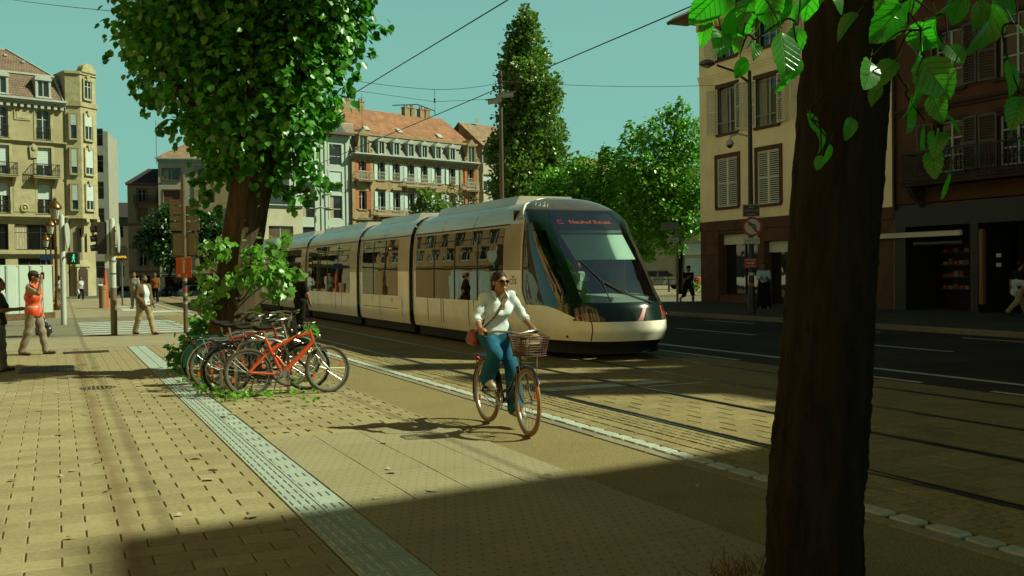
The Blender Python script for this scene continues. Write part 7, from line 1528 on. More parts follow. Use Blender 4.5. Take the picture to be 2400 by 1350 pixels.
def saddle_mesh(m):
    mb = MB(); rings = []
    for t, w, h in ((0.0,0.025,0.02),(0.06,0.028,0.026),(0.14,0.04,0.03),(0.20,0.075,0.034),(0.25,0.085,0.036),(0.275,0.06,0.02)):
        rings.append([(w*math.cos(a), 0.15-t, h*math.sin(a)+(0.012 if t > 0.2 else 0)) for a in [2*PI*k/12 for k in range(12)]])
    mb.loft(rings, cap=True); return mb.mesh('saddle', m, True, 60)
def bicycle(label, loc_, rz, R=0.345, tr=0.021, paint=None, tyre=None, kind='city', lean=0.0, steer=0.0, guard=None, group=None, rack=True, crank=60, basket=False, bars='city', skirt=None):
    paint = paint or M_blackp; tyre = tyre or M_tyre; b = empty('bicycle', loc_, rz, label, 'bicycle', group); b.rotation_euler = (0, lean, rz)
    ya, yf = -0.46, 0.64; bb = Vector((0, 0, 0.29)); ra, fa = Vector((0, ya, R)), Vector((0, yf, R))
    wheel(b, ya, R, tr, tyre)
    ht, hb = Vector((0, 0.40, 0.90)), Vector((0, 0.455, 0.70)); st = Vector((0, -0.21, 0.80))
    # steering pivot: everything that turns with the fork sits under one part
    mb = MB()
    for s in (-1, 1):
        mb.tube([(s*0.05, 0.46, 0.68), (s*0.056, 0.49, 0.55), (s*0.056, 0.55, 0.42), (s*0.055, yf, R)], [0.013, 0.013, 0.011, 0.009], 8)
    mb.cyl((-0.055, 0.458, 0.69), (0.055, 0.458, 0.69), 0.018, 8)
    if kind == 'mtb':
        for s in (-1, 1): mb.cyl((s*0.056, 0.475, 0.64), (s*0.056, 0.59, 0.44), 0.021, 10)
    fk_ = mb.build('fork', paint if kind != 'mtb' else M_alu, b, smooth=True)
    ca, sa = math.cos(rad(steer)), math.sin(rad(steer)); c0 = Vector((0, 0.46, R)); d = Vector((0, yf-0.46, 0))
    wf = wheel(b, yf, R, tr, tyre, axis=(ca, sa, 0), c=(c0.x - d.y*sa, c0.y + d.y*ca, R))
    if steer: fk_.matrix_basis = Matrix.Translation((0, 0.46, 0)) @ Matrix.Rotation(rad(steer), 4, 'Z') @ Matrix.Translation((0, -0.46, 0))
    mb = MB(); t = 0.017 if kind != 'mtb' else 0.026
    mb.tube([ht, hb], 0.021, 10); mb.tube([bb, st + Vector((0, -0.01, 0.0))], t*0.95, 10)
    if kind == 'city':
        mb.tube([hb + Vector((0,0,0.06)), (0, 0.34, 0.60), (0, 0.16, 0.44), bb + Vector((0,-0.03,0.10))], t*1.05, 10); mb.tube([hb + Vector((0,0,0.005)), (0, 0.33, 0.50), (0, 0.14, 0.35), bb], t*1.15, 10)
    elif kind == 'mtb':
        mb.tube([hb + Vector((0,0.0,0.03)), (0, 0.30, 0.585), (0, 0.10, 0.395), bb], 0.034, 12); mb.tube([ht + Vector((0,0,-0.05)), (0, 0.2, 0.80), (0, -0.06, 0.68), (0, -0.15, 0.60)], 0.026, 12); mb.tube([(0,-0.15,0.60), (0,-0.05,0.52), (0,0.03,0.40)], 0.022, 10)
    else:
        mb.tube([ht + Vector((0,0,-0.04)), st + Vector((0, 0.02, -0.06))], t, 10); mb.tube([hb, bb], t*1.1, 10)
    for s in (-1, 1):
        mb.tube([bb + Vector((s*0.03, -0.03, 0)), (s*0.06, ya, R)], t*0.62, 8); mb.tube([st + Vector((s*0.02, 0.0, -0.08 if kind != 'mtb' else -0.22)), (s*0.06, ya, R)], t*0.6 if kind != 'mtb' else t*0.75, 8)
    mb.cyl(bb - Vector((0.035,0,0)), bb + Vector((0.035,0,0)), 0.024, 12); mb.build('frame', paint, b, smooth=True)
    mb = MB(); mb.tube([st, (0, -0.235, 0.92)], 0.014, 8); mb.build('seat_post', M_alu, b, smooth=True)
    link('saddle', cached(('saddle',), lambda: saddle_mesh(M_grip)), b, (0, -0.25, 0.94))
    hbm = MB()
    if bars == 'city':
        pts = [(0.29,0.12,1.03),(0.285,0.24,1.05),(0.22,0.36,1.07),(0.10,0.42,1.06),(0,0.42,1.04),(-0.10,0.42,1.06),(-0.22,0.36,1.07),(-0.285,0.24,1.05),(-0.29,0.12,1.03)]
    else: pts = [(0.31,0.36,1.02),(0.16,0.40,1.01),(0.05,0.44,0.98),(-0.05,0.44,0.98),(-0.16,0.40,1.01),(-0.31,0.36,1.02)]
    hbm.tube(pts, 0.0115, 8); hbm.tube([ht - Vector((0,0.01,-0.02)), (0, 0.40, 1.0), (0, 0.425, 1.035 if bars == 'city' else 0.985)], 0.014, 8); hnd = hbm.build('handlebar', M_alu, b, smooth=True)
    if steer: hnd.matrix_basis = Matrix.Translation((0, 0.42, 0)) @ Matrix.Rotation(rad(steer), 4, 'Z') @ Matrix.Translation((0, -0.42, 0))
    for s in (-1, 1):
        mb = MB(); p = Vector(pts[0 if s > 0 else -1]); q = Vector(pts[1 if s > 0 else -2]); mb.tube([p - (q-p)*0.02, p + (q-p).normalized()*0.115], 0.0165, 8); mb.build('grip', M_grip, hnd, smooth=True)
        mb = MB(); k = p + (q-p).normalized()*0.13; mb.tube([k, k + Vector((-s*0.01, 0.03, -0.025)), k + Vector((s*0.015, -0.07, -0.045))], 0.006, 6); mb.build('brake_lever', M_alu, hnd, smooth=True)
    # drive train
    mb = MB(); mb.torus((0.055, 0, 0.29), (1,0,0), 0.085, 0.006, 26, 6); mb.lathe([(0.02,-0.004),(0.05,-0.004),(0.05,0.004),(0.02,0.004)], (0.055,0,0.29), 12, axis=(1,0,0))
    for k in range(5): a = 2*PI*k/5; mb.bar((0.055, 0.04*math.cos(a), 0.29+0.04*math.sin(a)), (0.055, 0.085*math.cos(a), 0.29+0.085*math.sin(a)), 0.008, 0.012)
    cr_ = mb.build('chainring', M_alu, b, smooth=True, angle=30)
    for s, a in ((1, crank), (-1, crank+180)):
        mb = MB()
        e = Vector((s*0.09, 0.17*math.cos(rad(a)), 0.29+0.17*math.sin(rad(a)))); mb.bar((s*0.065, 0, 0.29), e, 0.014, 0.024); mb.build('crank', M_alu, b)
        p = MB(); p.bbox(-0.045, 0.045, -0.04, 0.04, -0.010, 0.010, 0.004); p.build('pedal', M_grip, b, (e.x + s*0.055, e.y, e.z))
    mb = MB(); mb.tube([(0.055, 0, 0.375), (0.055, ya, R+0.04)], 0.004, 5); mb.tube([(0.055, 0, 0.205), (0.055, ya, R-0.04)], 0.004, 5); mb.build('chain', M_tyre, b)
    if guard:
        mb = MB(); arc_guard(mb, ra, R+0.022, 20, 205); mb.build('rear_mudguard', guard, b, smooth=True)
        mb = MB(); arc_guard(mb, fa, R+0.022, 35, 190, 0.024); g = mb.build('front_mudguard', guard, b, smooth=True)
        if steer: g.matrix_basis = Matrix.Translation((0, 0.46, 0)) @ Matrix.Rotation(rad(steer), 4, 'Z') @ Matrix.Translation((0, -0.46, 0))
        if kind == 'city' and not basket:
            mb = MB(); mb.loft([[(0.07, 0.11, 0.27), (0.07, 0.10, 0.36), (0.07, -0.1, 0.40), (0.07, ya-0.04, R+0.07), (0.07, ya-0.07, R), (0.07, ya, R-0.06), (0.07, -0.1, 0.20), (0.07, 0.06, 0.19)], [(0.045, 0.11, 0.27), (0.045, 0.10, 0.36), (0.045, -0.1, 0.40), (0.045, ya-0.04, R+0.07), (0.045, ya-0.07, R), (0.045, ya, R-0.06), (0.045, -0.1, 0.20), (0.045, 0.06, 0.19)]], cap=True); mb.build('chain_case', guard, b)
    if rack:
        mb = MB(); z = R*2+0.055
        for s in (-0.065, -0.02, 0.02, 0.065): mb.tube([(s, -0.27, z), (s, -0.68, z)], 0.006, 6)
        for y in (-0.28, -0.42, -0.56, -0.68): mb.tube([(-0.065, y, z), (0.065, y, z)], 0.006, 6)
        for s in (-0.07, 0.07): mb.tube([(s, -0.60, z), (s, ya-0.02, R)], 0.006, 6)
        mb.build('rack', guard or M_blackp, b, smooth=True)
    mb = MB(); mb.ball((0, 0, 0), 0.028, 0.03, 0.034, 10, 8); mb.build('front_lamp', M_alu, b, (0, 0.53, 0.80), smooth=True)
    mb = MB(); mb.ball((0, 0, 0), 0.028, 0.014, 0.024, 8, 6); mb.build('rear_lamp', M_red, b, (0, -0.72 if rack else -0.30, 0.70 if rack else 0.78), smooth=True)
    mb = MB(); mb.tube([(-0.03, -0.06, 0.27), (-0.14, -0.12, 0.02 if lean == 0 else 0.0)], 0.009, 6)
    if not basket: mb.build('kickstand', M_alu, b)
    if basket:
        mb = MB(); cy, z0, z1, n = 0.66, 0.83, 1.03, 34
        def rp(a, z): k = 0.80 + 0.20*(z-z0)/(z1-z0); e = 0.42; return (0.185*k*math.copysign(abs(math.cos(a))**e, math.cos(a)), cy + 0.145*k*math.copysign(abs(math.sin(a))**e, math.sin(a)), z)
        for i in range(n): a = 2*PI*i/n; mb.tube([rp(a, z0), rp(a, z1)], 0.0042, 4)
        for j in range(9): z = z0 + (z1-z0)*j/8; mb.tube([rp(2*PI*i/n, z) for i in range(n)], 0.0042 if j < 8 else 0.009, 4 if j < 8 else 6, closed=True)
        for j in range(7): y = cy - 0.11 + j*0.037; mb.tube([(-0.145, y, z0), (0.145, y, z0)], 0.004, 4)
        bs = mb.build('basket', M_wick, b)
        mb = MB()
        for s in (-0.11, 0.11): mb.tube([(s, 0.62, z0), (s*0.6, 0.655, R)], 0.005, 5)
        mb.tube([(0, 0.45, 0.86), (0, 0.55, z0+0.005)], 0.008, 6); mb.build('basket_stay', M_alu, b)
    if skirt:
        mb = MB(); n = 14; pts = [(0.0, 0.0)] + [(-(R+0.01)*math.sin(rad(95*i/n)), (R+0.012)*math.cos(rad(95*i/n))) for i in range(n+1)] 
        for s in (-1, 1): mb.add([(s*0.036, ya + p[0]*0.98 + 0.0, R + p[1]) for p in [(0.10, 0.02)] + [((R+0.012)*math.cos(rad(a)), (R+0.012)*math.sin(rad(a))) for a in range(40, 191, 10)]], [tuple(range(17)) if s > 0 else tuple(range(16, -1, -1))])
        sk = mb.build('skirt_guard', skirt, b); link('lettering', text_mesh("Vel'", 0.14, M_frame_w, 0.001), sk, (0.039, ya+0.02, R+0.17), rot=(PI/2, 0, PI/2))
        link('lettering', cached(('velo',), lambda: text_mesh("Vel'", 0.14, M_frame_w, 0.001)), sk, (-0.039, ya+0.02, R+0.17), rot=(PI/2, 0, -PI/2))
    return b
# rider's bicycle on the cycle path, heading towards the camera (-Y)
BX, BY = 4.39, 9.83; BZ = -0.016
rb = bicycle('black city bicycle with tan tyres and front basket ridden by the woman', (BX, BY, BZ), PI, R=0.352, tr=0.023, tyre=M_tan, guard=M_blackp, crank=118, basket=True, steer=-5)
# parked bicycles round the tree, all pointing right
park = 'bicycles parked round the street tree'
bicycle('bright orange mountain bicycle parked nearest the camera', (2.83, 13.80, 0), rad(-91), R=0.335, tr=0.026, paint=M_orange, tyre=M_dusty, kind='mtb', lean=rad(-7), steer=8, rack=False, bars='flat', group=park, crank=-70)
bicycle('black city bicycle with black mudguards leaning just behind the orange one', (2.62, 14.32, 0), rad(-88), paint=M_blackp, guard=M_blackp, lean=rad(5), steer=-18, group=park, crank=20)
bicycle('dark red bicycle with brown tyres and silver mudguards in the middle of the parked row', (2.52, 14.85, 0), rad(-94), paint=M_redb, tyre=M_dusty, guard=M_alu, lean=rad(-5), steer=14, kind='diamond', group=park, crank=80)
bicycle('grey bicycle with silver mudguards and rear rack standing deep in the parked row', (2.75, 15.35, 0), rad(-86), paint=M_gjean, guard=M_alu, lean=rad(4), steer=-10, kind='diamond', group=park, crank=150)
bicycle('green rental bicycle with lettered skirt guard at the far left of the parked row', (2.52, 15.85, 0), rad(-83), paint=M_gbike, guard=M_gbike, lean=rad(3), steer=6, group=park, skirt=M_gbike, crank=40)
bicycle('black bicycle with raised silver handlebar tucked beside the tree trunk', (3.15, 16.35, 0), rad(-80), paint=M_blackp, guard=M_alu, lean=rad(-4), steer=25, group=park, crank=10)
# steel hoops they lean on
for k, (x, y) in enumerate(((2.6, 14.06), (2.55, 15.1), (2.7, 16.05))):
    mb = MB(); mb.tube([(-0.36,0,0),(-0.36,0,0.55),(-0.30,0,0.70),(-0.15,0,0.76),(0.15,0,0.76),(0.30,0,0.70),(0.36,0,0.55),(0.36,0,0)], 0.024, 10); o = mb.build('bike_stand', M_alu, None, (x, y, 0), smooth=True)
    tag(o, ['steel bicycle hoop directly behind the orange bicycle', 'middle steel bicycle hoop among the parked bicycles', 'steel bicycle hoop nearest the street tree trunk'][k], 'bike stand', 'hoops for the parked bicycles')

# ------------------------------------------------------------------ the woman on the bicycle (local frame = bicycle frame, +Y forward)
def ik(a, b, l1, l2, pole):
    """middle joint of a two-bone limb"""
    a, b, pole = np.array(a, float), np.array(b, float), np.array(pole, float); d = b-a; L = np.linalg.norm(d); L = min(L, (l1+l2)*0.999); d = d/np.linalg.norm(d)
    x = (l1*l1 - l2*l2 + L*L)/(2*L); h = math.sqrt(max(0, l1*l1 - x*x)); p = pole - d*(pole@d); p = p/np.linalg.norm(p); return a + d*x + p*h
RD_ = empty('person', (BX, BY, BZ), PI, 'woman in white shirt, blue jeans and sunglasses riding the black bicycle', 'person')
hipR, hipL = V3(0.085,-0.22,0.985), V3(-0.085,-0.22,0.985); anR, anL = V3(0.125,-0.155,0.535), V3(-0.125,0.02,0.225)
toR, toL = V3(0.135,0.005,0.475), V3(-0.135,0.185,0.165); knR = ik(hipR, anR, 0.415, 0.40, (0.12,1,0.45)); knL = ik(hipL, anL, 0.415, 0.40, (-0.1,1,0.3))
shR, shL = V3(0.155,-0.115,1.415), V3(-0.155,-0.115,1.415); wrR, wrL = V3(0.292,0.085,1.075), V3(-0.300,0.10,1.080)
elR = ik(shR, wrR, 0.245, 0.222, (0.45,-0.7,-0.5)); elL = ik(shL, wrL, 0.245, 0.222, (-0.5,-0.5,-0.5)); neck = V3(0,-0.105,1.455); head = V3(0,-0.055,1.575)
pel = V3(0,-0.22,1.0)
T = [cone(pel+V3(-0.06,0,0), pel+V3(0.06,0,0), 0.118, 0.118, 0.05), cone(V3(0,-0.20,1.10), V3(0,-0.165,1.20), 0.098, 0.098, 0.07, flat=((0,1,0), 1.15)), cone(V3(-0.05,-0.13,1.29), V3(0.05,-0.13,1.29), 0.096, 0.096, 0.06), cone(shR+V3(-0.03,0,0), shL+V3(0.03,0,0), 0.052, 0.052, 0.05), ell((-0.06,-0.055,1.275), (0.058,0.045,0.055), 0.04), ell((0.06,-0.055,1.275), (0.058,0.045,0.055), 0.04)]
HY = 0.22
hp, f, R3 = head_prims(head, 1.66, HY, 0.92)
B = T + hp + [cone(neck-V3(0,0,0.06), head-V3(0,0.015,0.06), 0.054, 0.046, 0.03)]
for sh_, el_, wr_ in ((shR, elR, wrR), (shL, elL, wrL)): B += [cone(sh_, el_, 0.038, 0.034, 0.03), cone(el_, wr_, 0.036, 0.025, 0.015)]
for hp_, kn_, an_, to_ in ((hipR, knR, anR, toR), (hipL, knL, anL, toL)): B += [cone(hp_, kn_, 0.080, 0.056, 0.04), cone(kn_, an_, 0.056, 0.036, 0.02), cone(an_, to_, 0.03, 0.026, 0.02)]
def grip_hand(w, s):
    """fist closed on the grip: palm over the bar, four fingers wrapped under it, thumb round the inner side"""
    g = V3(s*0.289, 0.155, 1.045) + V3(0,0,BZ*0); P = [cone(w, V3(s*0.291,0.135,1.072), 0.026, 0.033, 0.015), ell((s*0.29,0.15,1.066), (0.034,0.045,0.022), 0.015)]
    for k in range(4):
        y = 0.118 + k*0.020; r = 0.0092 - 0.0006*(k == 0); o = V3(s*0.316, y, 1.062); m = V3(s*0.320, y+0.004, 1.036); e = V3(s*0.296, y+0.006, 1.022 + 0.001*k); e2 = V3(s*0.275, y+0.005, 1.030)
        P += [cone(V3(s*0.296, y, 1.078), o, 0.0105, r, 0.006), cone(o, m, r, r*0.95, 0.003), cone(m, e, r*0.95, r*0.9, 0.003), cone(e, e2, r*0.9, r*0.8, 0.003)]
    P += [cone(V3(s*0.272,0.125,1.068), V3(s*0.262,0.165,1.058), 0.0125, 0.011, 0.008), cone(V3(s*0.262,0.165,1.058), V3(s*0.268,0.195,1.042), 0.011, 0.009, 0.004)]
    return P
B += grip_hand(wrR, 1) + grip_hand(wrL, -1)
sdf_obj('body', B, 0.0085, M_skin, RD_)
M_shirt = mat('white_linen', (0.68, 0.76, 0.75), 0.85, var=0.05, scale=16, bump=0.6, bscale=22)
SP = inflate(T[1:], 0.013) + [cone(V3(-0.06,-0.19,1.03), V3(0.06,-0.19,1.03), 0.122, 0.122, 0.05), cone(V3(0.0,-0.18,1.12), V3(0,-0.155,1.24), 0.106, 0.110, 0.06)]
for sh_, el_, wr_ in ((shR, elR, wrR), (shL, elL, wrL)): SP += [cone(sh_, el_, 0.058, 0.049, 0.03), cone(el_, el_+(wr_-el_)*0.30, 0.050, 0.047, 0.015)]
SP += [cone(neck+V3(-0.02,-0.01,-0.01), neck+V3(0.02,-0.01,-0.01), 0.066, 0.064, 0.02), ell((0,0.02,1.42), (0.038,0.10,0.135), 0, op='sub'), cone(neck+V3(0,0,0), head+V3(0,-0.01,-0.06), 0.057, 0.054, 0, op='sub')]
sdf_obj('shirt', SP, 0.009, M_shirt, RD_, [(V3(0,0,1.515), (0,0.25,1)), (V3(0,0,0.965), (0,0,-1))], wrinkle=0.0062, wfreq=38, seed=2)
for s in (-1, 1):     # collar leaves
    mb = MB(); a = [(s*0.060,-0.155,1.475), (s*0.072,-0.09,1.482), (s*0.055,-0.035,1.455), (s*0.070,0.005,1.395), (s*0.098,-0.045,1.43), (s*0.098,-0.11,1.445)]
    mb.add(a + [(x+s*0.006, y, z+0.006) for x, y, z in a], [(0,1,5),(1,2,4,5),(2,3,4),(11,7,6),(11,10,8,7),(10,9,8)] if s > 0 else [(5,1,0),(5,4,2,1),(4,3,2),(6,7,11),(7,8,10,11),(8,9,10)]); mb.build('collar', M_shirt, RD_)
    wr_, el_ = (wrR, elR) if s > 0 else (wrL, elL); c = el_+(wr_-el_)*0.30; d = (wr_-el_)/np.linalg.norm(wr_-el_); mb = MB(); mb.tube([c-d*0.022, c-d*0.02, c+d*0.018, c+d*0.02], [0.040, 0.0525, 0.0515, 0.040], 16); mb.build('rolled_cuff', M_shirt, RD_, smooth=True)
TP = [dict(p) for p in inflate(T[:1], 0.022)] + [cone(V3(0,-0.20,1.02), V3(0,-0.195,1.07), 0.135, 0.125, 0.04)]
for hp_, kn_, an_ in ((hipR, knR, anR), (hipL, knL, anL)): TP += [cone(hp_, kn_, 0.098, 0.074, 0.05), cone(kn_, kn_*0.5+an_*0.5, 0.078, 0.080, 0.03), cone(kn_*0.5+an_*0.5, an_+(an_-kn_)*0.0, 0.080, 0.090, 0.03)]
sdf_obj('jeans', TP, 0.0095, M_jean, RD_, wrinkle=0.0045, wfreq=30, seed=7)
for an_, to_ in ((anR, toR), (anL, toL)):
    d = (to_-an_); he = an_ + V3(0,-0.045,-0.045); tt = to_ + V3(0,0.015,-0.012)
    sh_o = sdf_obj('shoe', [cone(he, tt, 0.040, 0.036, 0.02, flat=(V3(1,0,0), 1.05)), cone(an_+V3(0,0,-0.01), (he+tt)/2, 0.046, 0.042, 0.02)], 0.010, M_shoe_w, RD_)
    mb = MB(); 
    for k in range(4): p = an_ + (tt-an_)*(0.35+0.14*k) + V3(0,0,0.045-0.006*k); mb.tube([p+V3(-0.03,0,-0.008), p, p+V3(0.03,0,-0.008)], 0.004, 5)
    mb.build('laces', M_wcloth, sh_o)
    mb = MB(); mb.bar(he+V3(0,-0.03,-0.036), tt+V3(0,0.03,-0.032), 0.078, 0.018); mb.build('sole', mat('grey_sole', (0.3, 0.26, 0.2), 0.8, var=0.1), sh_o)
hr = sdf_obj('hair', [ell(f(0,-0.020,0.045), (0.080,0.094,0.082), 0.02, R3), ell(f(0,-0.070,-0.01), (0.066,0.045,0.065), 0.03, R3), cone(f(0.05,-0.01,0.02), f(0.065,-0.03,-0.045), 0.022, 0.014, 0.02), cone(f(-0.05,-0.01,0.02), f(-0.065,-0.03,-0.045), 0.022, 0.014, 0.02), ell(f(0,-0.105,-0.055), (0.042,0.036,0.05), 0.02, R3), cone(f(0,-0.105,-0.07), f(0.01,-0.11,-0.13), 0.030, 0.016, 0.02), ell(f(0,0.105,-0.012), (0.072,0.095,0.078), 0.0, R3, op='sub')], 0.0085, M_hair, RD_, wrinkle=0.0016, wfreq=90)
g = MB(); M_lens = glass_mat('sunglass_lens', (0.012, 0.006, 0.004), refl=0.6); M_gl = mat('sunglass_frame', (0.03, 0.008, 0.006), 0.25, var=0)
for s in (-1, 1):
    pts = [f(s*0.036 + 0.027*math.cos(a), 0.094-0.010*abs(math.cos(a))*(1 if s*math.cos(a) > 0 else 0), 0.006 + 0.021*math.sin(a)*(1.0 if math.sin(a) > 0 else 1.15)) for a in [2*PI*k/16 for k in range(16)]]
    g.tube(pts, 0.0045, 6, closed=True); mb = MB(); c = sum(pts)/16; mb.add([tuple(c)] + [tuple(p) for p in pts], [(0, 1+k, 1+(k+1) % 16) if s > 0 else (0, 1+(k+1) % 16, 1+k) for k in range(16)]); mb.build('sunglass_lens', M_lens, RD_)
    g.tube([f(s*0.062,0.080,0.014), f(s*0.078,0.03,0.012), f(s*0.078,-0.02,0.008)], 0.004, 5)
g.tube([f(-0.012,0.100,0.008), f(0,0.104,0.012), f(0.012,0.100,0.008)], 0.004, 5); g.build('sunglasses', M_gl, RD_, smooth=True)
mb = MB(); mb.tube([f(-0.020,0.0845,-0.069), f(0,0.091,-0.067), f(0.020,0.0845,-0.069)], [0.0035, 0.0055, 0.0035], 6); mb.build('lips', mat('lip', (0.30, 0.075, 0.05), 0.4, var=0.05), RD_, smooth=True)
mb = MB(); mb.tube([V3(0.045,-0.07,1.475), V3(0.03,-0.025,1.44), V3(0,-0.012,1.42), V3(-0.03,-0.025,1.44), V3(-0.045,-0.07,1.475)], 0.003, 5); mb.build('necklace', mat('gold', (0.5, 0.3, 0.08), 0.3, metal=0.9, var=0), RD_)
# crossbody bag: strap over the left shoulder, pouch at the right hip
cb = empty('shoulder_bag', (BX, BY, BZ), PI, 'small red shoulder bag hanging at the cyclist\'s hip on a brown strap', 'bag')
sdf_obj('pouch', [ell((0.205,-0.36,0.975), (0.045,0.11,0.085), 0.02), cone((0.205,-0.44,0.93),(0.205,-0.28,0.93),0.045,0.045,0.03)], 0.010, mat('red_leather', (0.26, 0.022, 0.014), 0.4, var=0.15, scale=12), cb, wrinkle=0.002)
mb = MB(); mb.tube([V3(0.21,-0.30,1.03), V3(0.165,-0.10,1.10), V3(0.10,0.005,1.20), V3(0.02,0.025,1.305), V3(-0.065,-0.01,1.40), V3(-0.10,-0.10,1.492), V3(-0.07,-0.21,1.43), V3(0.03,-0.285,1.25), V3(0.14,-0.36,1.05)], 0.0115, 6); mb.build('strap', mat('brown_strap', (0.24, 0.10, 0.03), 0.6, var=0.1), cb, smooth=True)
o = sdf_obj('paper_bag', [ell((0.0,0.66,0.93), (0.12,0.10,0.085), 0.03), ell((-0.05,0.69,0.99), (0.075,0.07,0.06), 0.03), ell((0.07,0.62,0.90), (0.06,0.05,0.05), 0.02)], 0.012, mat('crumpled_paper', (0.36, 0.27, 0.16), 0.8, var=0.2, scale=14, bump=0.8, bscale=40), None, wrinkle=0.008, wfreq=48, seed=4); o.location = (BX, BY, BZ); o.rotation_euler = (0, 0, PI); tag(o, 'crumpled pale paper bag lying in the cyclist\'s basket', 'bag')

# tram driver seated behind the windscreen
dv = empty('person', (9.50, 17.62, 0.0), PI, 'tram driver in pale shirt seated behind the cab glass', 'person')
tp_ = [cone((-0.05,0,1.12),(0.05,0,1.12),0.13,0.13,0.05), cone((0,0,1.25),(0,-0.02,1.42),0.13,0.14,0.08), cone((-0.13,-0.02,1.56),(0.13,-0.02,1.56),0.07,0.07,0.07), cone((-0.17,-0.02,1.54),(-0.24,0.16,1.32),0.055,0.045,0.04), cone((0.17,-0.02,1.54),(0.24,0.16,1.32),0.055,0.045,0.04)]
hp, f, R3 = head_prims((0,0.02,1.76), 1.72, 0.0)
sdf_obj('body', tp_ + hp + [cone((0,0,1.6),(0,0.01,1.72),0.055,0.05,0.03), cone((-0.24,0.16,1.32),(-0.16,0.36,1.26),0.042,0.03,0.02), cone((0.24,0.16,1.32),(0.16,0.36,1.26),0.042,0.03,0.02), cone((-0.16,0.36,1.26),(-0.13,0.43,1.25),0.03,0.025,0.02), cone((0.16,0.36,1.26),(0.13,0.43,1.25),0.03,0.025,0.02)], 0.02, M_skin, dv)
sdf_obj('shirt', inflate(tp_, 0.015), 0.02, M_wcloth, dv, wrinkle=0.003)
sdf_obj('hair', [ell(f(0,-0.028,0.045), (0.084,0.094,0.09), 0.02, R3), ell(f(0,0.12,-0.005), (0.09,0.10,0.075), 0.0, R3, op='sub')], 0.016, M_hairb, dv)
# ------------------------------------------------------------------ street furniture, signs, wires, vehicles
M_wpole = mat('white_pole_paint', (0.46, 0.49, 0.41), 0.5, var=0.1, scale=4, dirt=0.3, dirtcol=(0.24, 0.18, 0.10)); M_gpole = mat('grey_steel', (0.20, 0.18, 0.135), 0.45, metal=0.4, var=0.15, scale=5); M_dkpole = mat('dark_pole', (0.03, 0.026, 0.02), 0.5, var=0.15)
M_bronze = mat('lantern_bronze', (0.16, 0.085, 0.025), 0.35, metal=0.7, var=0.25, scale=6); M_lglass = mat('lantern_glass', (0.50, 0.50, 0.40), 0.3, var=0.05)
M_osign = mat('orange_sign', (0.55, 0.085, 0.012), 0.5, var=0.04); M_wsign = mat('white_sign', (0.58, 0.57, 0.48), 0.5, var=0.04); M_bsign = mat('blue_enamel', (0.012, 0.05, 0.16), 0.35, var=0.05); M_navy = mat('navy_enamel', (0.008, 0.012, 0.03), 0.35, var=0.05); M_rsign = mat('red_sign', (0.45, 0.015, 0.02), 0.5, var=0.04)
def disc(mb, c, r, t, axis, n=20, m=0): mb.lathe([(0.001,-t/2),(r,-t/2),(r,t/2),(0.001,t/2)], c, n, m, axis=axis)
# two white poles with round signs seen edge-on
p = empty('sign_pole', (1.48, 30.19, -0.02), 0, 'white pole with traffic light and round sign standing at the near edge of the zebra', 'pole', 'white poles by the zebra')
mb = MB(); mb.tube([(0,0,0),(0,0,3.25),(0,0,3.30)], [0.085,0.080,0.05], 14); mb.build('post', M_wpole, p, smooth=True)
mb = MB(); mb.tube([(0,0,0),(0,0,1.35)], 0.0875, 14); mb.build('lower_sleeve', mat('brown_pole_band', (0.17, 0.13, 0.075), 0.6, var=0.15), p, smooth=True)
mb = MB(); disc(mb, (0,0,0), 0.42, 0.03, (0.86,-0.12,0)); mb.build('round_sign', M_wpole, p, (0.16, -0.02, 2.75), smooth=True, angle=30)
for z in (2.55, 2.95): mb = MB(); mb.bar((0,0,z), (0.16,-0.02,z), 0.03, 0.03); mb.build('bracket', M_gpole, p)
mb = MB(); mb.bbox(-0.12, 0.12, -0.12, 0.12, -0.45, 0.45, 0.03); tl = mb.build('traffic_light', M_dkpole, p, (-0.27, 0.0, 2.75))
for z in (-0.26, 0.0, 0.26):
    mb = MB(); mb.tube([(-0.12,0,z),(-0.30,0,z-0.03)], [0.10, 0.085], 10, cap=False); mb.tube([(-0.12,0,z),(-0.30,0,z-0.03)], [0.093, 0.078], 10); mb.build('visor', M_dkpole, tl, smooth=True)
mb = MB(); mb.box(-0.03, 0.03, -0.14, 0.14, -0.5, 0.5); mb.build('backing', M_wpole, p, (-0.12, 0, 2.75))
for z in (1.75, 2.1): mb = MB(); mb.tube([(0,0,z-0.02),(0,0,z+0.02)], 0.092, 14); mb.build('clamp', M_gpole, p)
mb = MB(); mb.box(-0.09, 0.02, -0.07, 0.07, 1.5, 1.95); mb.build('push_box', M_wpole, p, (-0.12, 0, 0.4))
p = empty('sign_pole', (0.24, 37.92, -0.02), 0, 'white pole with green pedestrian light standing beside the hoarding', 'pole', 'white poles by the zebra')
mb = MB(); mb.tube([(0,0,0),(0,0,3.75),(0,0,3.82)], [0.095,0.088,0.05], 14); mb.build('post', M_wpole, p, smooth=True)
mb = MB(); disc(mb, (0,0,0), 0.45, 0.03, (0.86,-0.14,0)); mb.build('round_sign', M_wpole, p, (0.17, -0.02, 3.1), smooth=True, angle=30)
mb = MB(); mb.bbox(-0.19, 0.19, -0.10, 0.10, -0.21, 0.21, 0.03); ps = mb.build('pedestrian_light', M_dkpole, p, (0.33, -0.5, 2.30), rad(-20))
mb = MB(); mb.bar((0,0,2.35), (0.3,-0.45,2.35), 0.04, 0.04); mb.build('bracket', M_gpole, p)
mb = MB(); e = -0.106
